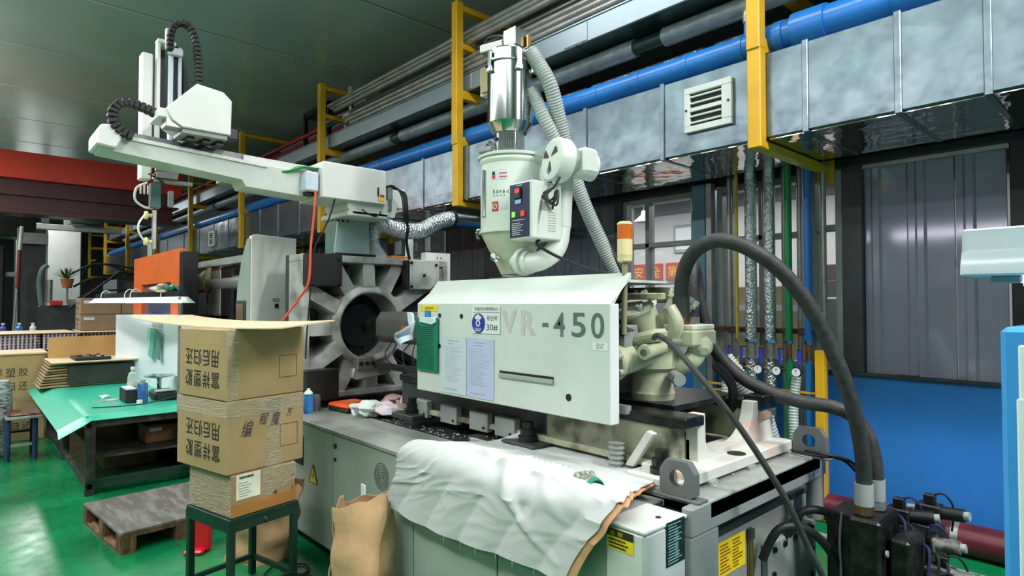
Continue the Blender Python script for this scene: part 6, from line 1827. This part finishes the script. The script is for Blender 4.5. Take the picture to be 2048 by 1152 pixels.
# white curved screen with hanging gloves
sn = thing('white_screen', 'tall curved white plastic screen standing along the back of the table', 'screen', (-7.4, 1.62, 0.66))


def sn_fn(u, v):
    x = -8.62 + 2.40 * u
    y = 1.63 - 0.22 * max(0, (0.25 - u) / 0.25) ** 1.6
    return Vector((x, y, 0.66 + (0.80 + 0.03 * u) * v))


scm = mat('white_screen_plastic', (226, 234, 240), 0.35, var=0.02)
MB().grid(sn_fn, 30, 4, 0.006).build('sheet', scm, sn)
quad((-7.86, 1.622, 1.415), AX, AZ, 0.10, 0.035, 0.002, 'teal_sticker', mat('teal_sticker', (150, 214, 206), 0.5), sn)
quad((-7.62, 1.622, 1.415), AX, AZ, 0.12, 0.04, 0.002, 'blue_sticker', mat('blue_sticker', (40, 120, 220), 0.5), sn)
text('加工范例', (-7.80, 1.620, 1.33), AX, AZ, 0.05, letterg, sn, w=0.50)
for i, (x, m, lab) in enumerate(((-7.74, mat('pale_grey_cloth', (206, 214, 216), 0.9), 'pale grey strip of cloth hanging on the white screen'), (-7.58, mat('sea_green_glove', (110, 186, 172), 0.7), 'lighter green strip hanging on the white screen'),
                                 (-7.36, mat('dull_green_glove', (92, 138, 122), 0.7), 'darker green strip hanging on the white screen'))):
    t = thing('hanging_glove', lab, 'glove', (x, 1.63, 0.95), 'gloves hanging on the screen')
    w = 0.15 if i else 0.2
    MB().grid(lambda u, v: Vector((x + (u - .5) * w * (1 - .12 * v) - 0.10 * v * (i == 1), 1.598 - 0.02 * sin(pi * u), 1.31 - 0.30 * v + .015 * sin(5 * u))), 8, 8, 0.012).build('cuff', m, t)
    MB().cyl((x, 1.625, 1.31), (x, 1.58, 1.31), 0.008, n=8).build('hook', steeld, t)

# hanging tube light over the table
tl = thing('tube_lamp', 'white reflector tube lamp hanging low over the green table', 'lamp', (-7.0, 1.3, 1.6))
LA, LB = Vector((-8.55, 1.22, 0)), Vector((-5.72, 1.42, 0))
ld = (LB - LA).normalized()
ln_ = Vector((-ld.y, ld.x, 0))
LL = (LB - LA).length
MB().prism([(-0.10, 0.0), (-0.035, 0.055), (0.035, 0.055), (0.10, 0.0), (0.094, 0.0), (0.033, 0.049), (-0.033, 0.049), (-0.094, 0.0)], LA + AZ * 1.60, ln_, AZ, ld * LL).build('reflector', white, tl)
MB().cyl(LA + AZ * 1.615 + ld * 0.06, LB + AZ * 1.615 - ld * 0.06, 0.014, n=10).build('tube', tubeglow, tl)
MB().prism([(-0.03, 0.0), (0.03, 0.0), (0.03, 0.05), (-0.03, 0.05)], LA + AZ * 1.655, ln_, AZ, ld * LL).build('black_rail', blackm, tl)
for k in (0.12, 0.45, 0.52, 0.85):
    p = LA + ld * LL * k + AZ * 1.65
    MB().tube([p - ln_ * 0.05, p - ln_ * 0.04 + AZ * 0.06, p + AZ * 0.09, p + ln_ * 0.04 + AZ * 0.06, p + ln_ * 0.05], 0.005, n=6).build('wire_hook', white, tl)
for s_ in (LB - ld * 0.08,):
    MB().cyl(s_ + AZ * 0.655, s_ + AZ * 1.66, 0.012, n=8).build('support_rod', steeld, tl)
rg_ = tag(MB().blob(LB - ld * 0.50 + AZ * 1.735, 0.11, 9, 0.5, 3, (1.6, 0.8, 0.35)).build('rag_pile', mat('mottled_rag', (170, 176, 160), 0.9, rgb2=(236, 180, 170), scale=16)), 'mottled rag lying on top of the tube lamp', 'rag')
tag(MB().blob(LB - ld * 0.28 + AZ * 1.73, 0.07, 5, 0.4, 3, (1.2, 0.8, 0.4)).build('green_glove', greenpl), 'green glove lying at the right end of the tube lamp', 'glove')

# boxes under and behind the table
def plain_box(name, label, x0, y0, z0, x1, y1, z1, m=cardd, group=None, lab=True, cat='carton'):
    t = thing(name, label, cat, ((x0 + x1) / 2, (y0 + y1) / 2, z0), group)
    MB().box(x0, y0, z0, x1, y1, z1, bev=0.006).build('box', m, t)
    MB().box(x0 + (x1 - x0) * .46, y0 - 0.001, z0 + (z1 - z0) * 0.0, x0 + (x1 - x0) * .54, y1 + 0.001, z1 + 0.001).build('tape_strip', tape, t)
    if lab:
        MB().box(x1, y0 + (y1 - y0) * 0.08, z0 + (z1 - z0) * 0.66, x1 + 0.002, y0 + (y1 - y0) * 0.34, z0 + (z1 - z0) * 0.84).build('white_label', paperg, t)
    return t


plain_box('olive_carton', 'dull olive carton standing on the floor under the table', -7.45, 1.05, 0.0, -6.95, 1.50, 0.27, mat('olive_carton', (118, 110, 70), 0.7))
plain_box('olive_carton', 'small brown box on the shelf under the green table', -6.75, 1.30, 0.30, -6.45, 1.70, 0.46, mat('dim_brown_carton', (120, 84, 50), 0.7))
for i, (y, z, lab) in enumerate(((1.33, 1.19, 'brown carton, lower left of the four behind the tube lamp'), (1.85, 1.19, 'brown carton, lower right of the four behind the tube lamp'),
                                 (1.33, 1.435, 'brown carton, upper left of the four behind the tube lamp'), (1.85, 1.435, 'brown carton, upper right of the four behind the tube lamp'))):
    t = plain_box('brown_carton', lab, -11.35, y, z, -10.85, y + 0.51, z + 0.24, mat('grey_brown_carton', (142, 116, 92), 0.75, var=0.06), 'brown cartons behind the lamp')
    scribbles((-11.30, y - 0.002, z + 0.05), AX, AZ, 0.4, 0.15, 2, letterg, t, i, lw=0.5)
# wrapped blister trays
bt_m = mat('wrapped_blister', (196, 178, 190), 0.25, 0.2, rgb2=(110, 96, 108), scale=26, mix=(0.4, 0.58), stretch=(1, 6, 0.4), bump=0.6, bscale=40)
for i, (y0, y1, lab) in enumerate(((0.05, 0.85, 'film wrapped stack of clear blister trays at the left edge'), (0.87, 1.30, 'film wrapped stack of clear blister trays in the middle'), (1.32, 2.3, 'film wrapped stack of clear blister trays under the brown cartons'))):
    t = thing('blister_stack', lab, 'tray stack', (-11.0, (y0 + y1) / 2, 0.95), 'wrapped blister tray stacks')
    for k in range(6):
        MB().box(-11.5 + .01 * (k % 2), y0, 0.95 + .038 * k, -10.55 - .012 * (k % 2), y1, 0.95 + .038 * k + 0.03, bev=0.006).build('tray', bt_m, t)
    rb_ = MB()
    n_ = int((y1 - y0) / 0.045)
    for k in range(n_):
        yy = y0 + 0.02 + k * 0.045
        rb_.cyl((-10.55, yy, 0.955), (-10.55, yy, 1.17), 0.012, n=6)
    rb_.build('tray_ribs', mat('clear_tray', (216, 204, 214), 0.2), t)
tag(MB().box(-11.6, 0.0, 1.18, -10.5, 1.25, 1.188, rot=0.03).build('cardboard_cover', cardl), 'pale cardboard sheet on the left wrapped trays', 'cardboard sheet')
tag(MB().box(-11.6, 1.3, 1.180, -10.45, 2.35, 1.186, rot=-0.04).build('cardboard_cover', cardl), 'pale cardboard sheet beneath the brown cartons', 'cardboard sheet')
for i, (y0, y1) in enumerate(((0.0, 0.8), (0.82, 1.55), (1.57, 2.3))):
    plain_box('big_carton', 'big brown carton carrying the wrapped trays, %s' % ('at the left', 'in the middle', 'at the right')[i], -11.55, y0, 0.0, -10.6, y1, 0.945, cardd, 'big cartons under the trays', lab=False)

# carton with upright print at the left edge
t = thing('printed_carton', 'brown carton with upright print at the left edge behind the small stool', 'carton', (-9.2, 0.5, 0))
MB().box(-9.75, -0.15, 0.0, -9.05, 0.78, 1.0, bev=0.006).build('box', mat('olive_card', (176, 150, 104), 0.75, var=0.05), t)
MB().box(-9.77, -0.2, 1.0, -9.03, 0.80, 1.02, bev=0.003).build('lid_sheet', cardl, t)
for j, w_ in enumerate(('富祥塑胶', '用后归还')):
    for i, ch in enumerate(w_):
        text(ch, (-9.049, 0.23 + i * 0.115, 0.80 - j * 0.16), AY, AZ, 0.10, ink, t, w=0.085, align='C')
        text(ch, (-9.049, 0.27 + i * 0.115, 0.32 - j * 0.14), AY, AZ, 0.085, ink, t, w=0.08, align='C')
MB().box(-9.049, -0.1, 0.46, -9.046, 0.78, 0.51).build('tape_strip', tape, t)
# bubble wrapped roll
t = thing('wrapped_roll', 'upright roll wrapped in silvery film at the left edge', 'roll', (-8.25, 0.24, 0))
MB().lathe([(0.0, 0), (0.19, 0.0), (0.20, 0.1), (0.195, 0.3), (0.205, 0.5), (0.2, 0.7), (0.17, 0.79), (0.0, 0.80)], (-8.30, 0.24, 0), n=26).build('roll', mat('silver_film', (186, 190, 192), 0.2, 0.3, rgb2=(90, 92, 94), scale=14, mix=(0.38, 0.55), stretch=(1, 1, 5), bump=0.8, bscale=20), t)
# small wooden-topped stool
t = thing('small_stool', 'small dark stool with a worn patterned top beside the table', 'stool', (-8.1, 0.52, 0))
MB().box(-8.27, 0.37, 0.42, -7.90, 0.67, 0.45, bev=0.006).build('seat', greymetal, t)
MB().box(-8.26, 0.38, 0.45, -7.91, 0.665, 0.475, bev=0.012).build('cushion', mat('worn_patterned_top', (150, 104, 70), 0.8, rgb2=(70, 40, 36), scale=22), t)
for x in (-8.23, -7.97):
    for y in (0.39, 0.61):
        MB().cyl((x + .01 * (1 if x > -8.1 else -1), y, 0), (x, y, 0.42), 0.024, n=8).build('leg', blackm if x < -8 else mat('navy_leg', (36, 60, 96), 0.5), t)
MB().box(-7.99, 0.39, 0.14, -7.965, 0.63, 0.165).build('stretcher', greymetal, t)
MB().box(-8.24, 0.39, 0.24, -8.22, 0.63, 0.265).build('stretcher', blackm, t)
# stack of flat carton blanks at the end of the table
t = thing('carton_blank_stack', 'stack of flattened cartons with one folded upright on the table end', 'carton blanks', (-8.7, 1.1, 0.66))
for k in range(9):
    dx = 0.015 * (k % 3)
    z = 0.664 + 0.03 * k
    MB().prism([(0.66 + 0.012 * k, 0.0), (0.80 + 0.010 * k, 0.004), (1.60, 0.004), (1.60, 0.024), (0.80 + .01 * k, 0.024), (0.655 + 0.012 * k, 0.014)], (-8.36 - dx, 0, z), AY, AZ, -AX * 0.62).build('blank', cardd if k % 2 else card, t)
MB().box(-8.98, 0.76, 0.935, -8.25, 1.66, 0.95, bev=0.003).build('top_blank', cardl, t)
MB().prism([(0.79, 0.0), (1.66, 0.0), (1.66, 0.26), (0.79, 0.25)], (-8.92, 0, 0.945), AY, AZ, -AX * 0.012).build('upright_flap', mat('golden_card', (192, 152, 96), 0.75, var=0.04), t)
MB().box(-8.36, 0.92, 0.69, -8.32, 1.60, 0.90, bev=0.004).build('overhang_shade_sheet', mat('overhang_shade', (50, 50, 46), 0.4), t)  # dark sheet standing in for the shade under the overhanging blanks
t = thing('part_tray', 'black tray of small parts lying on the carton blanks', 'tray', (-8.5, 1.1, 0.95))
MB().box(-8.75, 0.98, 0.952, -8.30, 1.32, 0.985, bev=0.006).build('tray', black, t)
r_ = random.Random(2)
for k in range(14):
    x, y = r_.uniform(-8.72, -8.36), r_.uniform(1.0, 1.28)
    MB().box(x, y, 0.985, x + 0.05, y + 0.025, 1.0, bev=0.003, rot=r_.uniform(0, 3)).build('small_part', (darkgrey, mat('brown_part', (90, 60, 50), 0.5), greymetal)[k % 3], t)

# ================================================================== FAR BAY ON THE LEFT
t = thing('dark_press', 'tall dark steel press at the far left under the red girder', 'press', (-18, 0.7, 0))
MB().box(-18.4, 1.02, 0, -17.6, 1.52, 3.3, bev=0.02).build('right_column', darkgrey, t)
MB().box(-18.4, 0.1, 0, -17.6, 0.75, 2.9, bev=0.02).build('left_column', blackm, t)
MB().box(-18.5, 0.3, 3.1, -17.6, 1.3, 3.7, bev=0.02).build('top_head', blackm, t)
MB().box(-17.6, 1.02, 2.95, -17.55, 1.52, 3.2).build('worn_plate', mat('worn_top', (150, 152, 150), 0.6), t)
for y in (1.50, 0.98):
    MB().box(-17.6, y - .02, 0.9, -17.57, y + .01, 3.3).build('edge_strip', greymetal, t)
MB().box(-18.0, 0.78, 2.2, -17.7, 0.98, 2.3).build('bracket', greymetal, t)
t = thing('bench_machine', 'low grey bench machine with bent arms beside the white pillar', 'machine', (-16.5, 1.9, 0))
MB().box(-16.9, 1.25, 0.75, -16.2, 2.1, 1.55, bev=0.03).build('body', darkgrey, t)
MB().box(-16.9, 1.2, 0.55, -16.2, 2.3, 0.76, bev=0.02).build('bed', greymetal, t)
MB().box(-16.2, 1.45, 1.55, -16.0, 1.65, 1.65, bev=0.01).build('red_cap', redpl, t)
MB().box(-16.3, 1.75, 1.55, -16.1, 2.0, 1.68, bev=0.01).build('grey_head', greymetal, t)
for x in (-16.8, -16.3):
    MB().box(x, 1.3, 0, x + .1, 1.4, 0.56).build('leg', blackm, t)
    MB().box(x, 2.1, 0, x + .1, 2.2, 0.56).build('leg', blackm, t)
MB().tube([(-16.4, 1.32, 1.55), (-16.4, 1.28, 2.0), (-16.4, 1.32, 2.3), (-16.4, 1.42, 2.42)], 0.05, n=10).build('bent_arm', mat('grey_green_arm', (110, 134, 128), 0.4), t)
MB().cyl((-16.4, 1.45, 1.6), (-16.4, 1.45, 2.1), 0.06, n=12).build('post', steeld, t)
t = thing('potted_plant', 'small potted plant hanging before the white pillar', 'plant', (-16.0, 1.75, 1.9))
MB().lathe([(0.08, 0), (0.12, 0.18), (0.125, 0.2)], (-16.0, 1.72, 1.92), n=16).build('pot', terra, t)
lv_ = MB()
for k in range(26):
    a, b = r_.uniform(0, 6.28), r_.uniform(0.3, 1.3)
    p = Vector((-16.0, 1.72, 2.12))
    d = Vector((cos(a) * cos(b), sin(a) * cos(b), sin(b)))
    lv_.prism([(-0.02, 0), (0.02, 0), (0.012, 0.2), (0, 0.26), (-0.012, 0.2)], p, d.cross(AZ).normalized(), d, d.cross(d.cross(AZ)).normalized() * 0.006)
lo = lv_.build('leaves', leafm, t)
lo['kind'] = 'stuff'
MB().cyl((-16.0, 1.72, 1.6), (-16.0, 1.72, 1.92), 0.02, n=8).build('stand', greymetal, t)
for i in range(5):
    y0 = 1.75 + .08 * i
    tag(MB().tube([(-16.0, y0, 2.2 - .25 * (i % 3)), (-15.8, 2.2, 2.45 - .3 * (i % 3)), (-15.6, 2.7 + .1 * i, 2.3 - .2 * (i % 3)), (-15.5, 2.95, 1.9), (-15.6, 2.85, 1.4)], 0.022, n=6).build('drooping_cable', black),
        'black cable drooping across the white pillar, %s from the front' % ('first', 'second', 'third', 'fourth', 'fifth', 'sixth', 'seventh', 'eighth')[i], 'cable', 'cables drooping at the white pillar')
t = thing('black_steel_frame', 'black angled steel frame beside the white pillar', 'frame', (-15.3, 2.6, 0))
for p, q2 in (((-15.4, 1.9, 0.9), (-15.4, 2.6, 1.7)), ((-15.4, 2.6, 1.7), (-15.4, 3.4, 1.7)), ((-15.4, 2.0, 0.9), (-15.4, 3.3, 0.95)), ((-15.4, 2.55, 2.25), (-15.4, 1.7, 1.5)), ((-15.4, 2.55, 2.25), (-15.4, 3.5, 2.2)), ((-15.4, 2.55, 2.25), (-15.4, 2.55, 0.2))):
    MB().cyl(p, q2, 0.025, n=6).build('bar', blackm, t)
MB().box(-15.8, 2.0, 0.0, -15.2, 3.3, 0.85, bev=0.02).build('black_base', black, t)
for i, (y, m, lab) in enumerate(((2.15, bluecan, 'blue container among the dark machine parts'), (2.45, mat('blue_box', (50, 90, 150), 0.5), 'small blue box among the dark machine parts'), (2.7, offwhite, 'clear bottle on the dark machine base'))):
    t = thing('container', lab, 'container', (-15.1, y, 0.86))
    MB().lathe([(0.07, 0), (0.075, 0.2), (0.03, 0.28), (0.03, 0.32)], (-15.25, y, 0.86), n=14).build('body', m, t)
    MB().cyl((-15.25, y, 1.18), (-15.25, y, 1.22), 0.034, n=10).build('cap', white, t)
t = thing('side_bench', 'small grey bench with bottles at the far left edge', 'bench', (-14.5, 0.5, 0))
MB().box(-14.9, 0.25, 0.95, -14.3, 1.25, 1.0, bev=0.01).build('benchtop', blackm, t)
MB().box(-14.85, 0.3, 0.6, -14.35, 1.2, 0.95, bev=0.01).build('drawer_box', greymetal, t)
for y in (0.3, 1.15):
    MB().box(-14.85, y, 0, -14.78, y + .07, 0.6).build('leg', blackm, t)
    MB().box(-14.42, y, 0, -14.35, y + .07, 0.6).build('leg', blackm, t)
for i, (y, m, lab) in enumerate(((0.45, redpl, 'red bottle on the far left bench'), (0.62, mat('violet_bottle', (90, 80, 170), 0.4), 'violet bottle on the far left bench'), (0.85, bluecan, 'blue bottle on the far left bench'), (1.05, offwhite, 'white box shaped bottle on the far left bench'))):
    t = thing('bench_bottle', lab, 'bottle', (-14.5, y, 1.0))
    MB().lathe([(0.05, 0), (0.055, 0.14), (0.025, 0.18), (0.025, 0.2)], (-14.5, y, 1.0), n=12).build('body', m, t)
    MB().cyl((-14.5, y, 1.2), (-14.5, y, 1.23), 0.028, n=10).build('cap', white, t)
t = thing('overhead_steelwork', 'grey steel brackets under the red girder beside the pillar', 'steelwork', (-20, 2, 3.6))
MB().box(-20.3, 1.2, 3.55, -20.1, 3.4, 3.7, bev=0.01).build('cross_beam', greymetal, t)
MB().box(-20.3, 1.6, 3.7, -20.1, 1.75, 4.95).build('hanger', darkgrey, t)
MB().box(-21.5, 2.2, 3.75, -20.0, 2.9, 4.1, bev=0.02).build('duct_box', darkgrey, t)
t = thing('striped_pole', 'thin pole striped red and white at the far left', 'pole', (-16.2, 0.86, 0))
MB().cyl((-16.2, 0.80, 0), (-16.2, 0.90, 1.9), 0.02, n=8).build('grey_section', greymetal, t)
MB().cyl((-16.2, 0.90, 1.9), (-16.2, 0.95, 3.1), 0.03, n=8).build('red_section', mat('brick_red', (150, 50, 36), 0.5), t)
MB().cyl((-16.2, 0.93, 2.7), (-16.2, 0.96, 3.2), 0.034, n=8).build('white_section', white, t)

# ================================================================== RIGHT FOREGROUND
t = thing('blue_cabinet', 'bright blue cabinet with a white front at the right edge', 'cabinet', (0.3, 1.6, 0))
MB().box(-0.256, 1.655, 0.0, 0.6, 2.3, 1.548, bev=0.01).build('cabinet_side', bluecab, t)
MB().box(-0.225, 1.645, 0.0, 0.6, 1.657, 1.512, bev=0.004).build('front_sheet', white, t)
MB().box(-0.228, 1.638, 0.2, -0.21, 1.647, 1.4, bev=0.003).build('edge_trim', white, t)
t = thing('hood_lamp', 'white hooded lamp reaching in at the right edge above the blue cabinet', 'lamp', (0.2, 1.86, 1.66))
hl = mat('pale_blue_hood', (198, 208, 216), 0.4, var=0.03)
MB().prism([(-0.075, 0.0), (-0.07, 0.03), (-0.045, 0.06), (-0.045, 0.115), (0.045, 0.115), (0.045, 0.06), (0.07, 0.03), (0.075, 0.0)], (-0.35, 1.86, 1.665), AY, AZ, AX * 1.3, bev=0.004).build('hood', hl, t)
MB().cyl((-0.24, 1.86, 1.652), (0.9, 1.86, 1.652), 0.013, n=12).build('tube', tubeglow, t)
MB().box(-0.30, 1.835, 1.648, -0.24, 1.885, 1.667, bev=0.004).build('lamp_holder', greymetal, t)
MB().box(0.55, 1.84, 1.545, 0.59, 1.88, 1.665).build('support_post', greymetal, t)
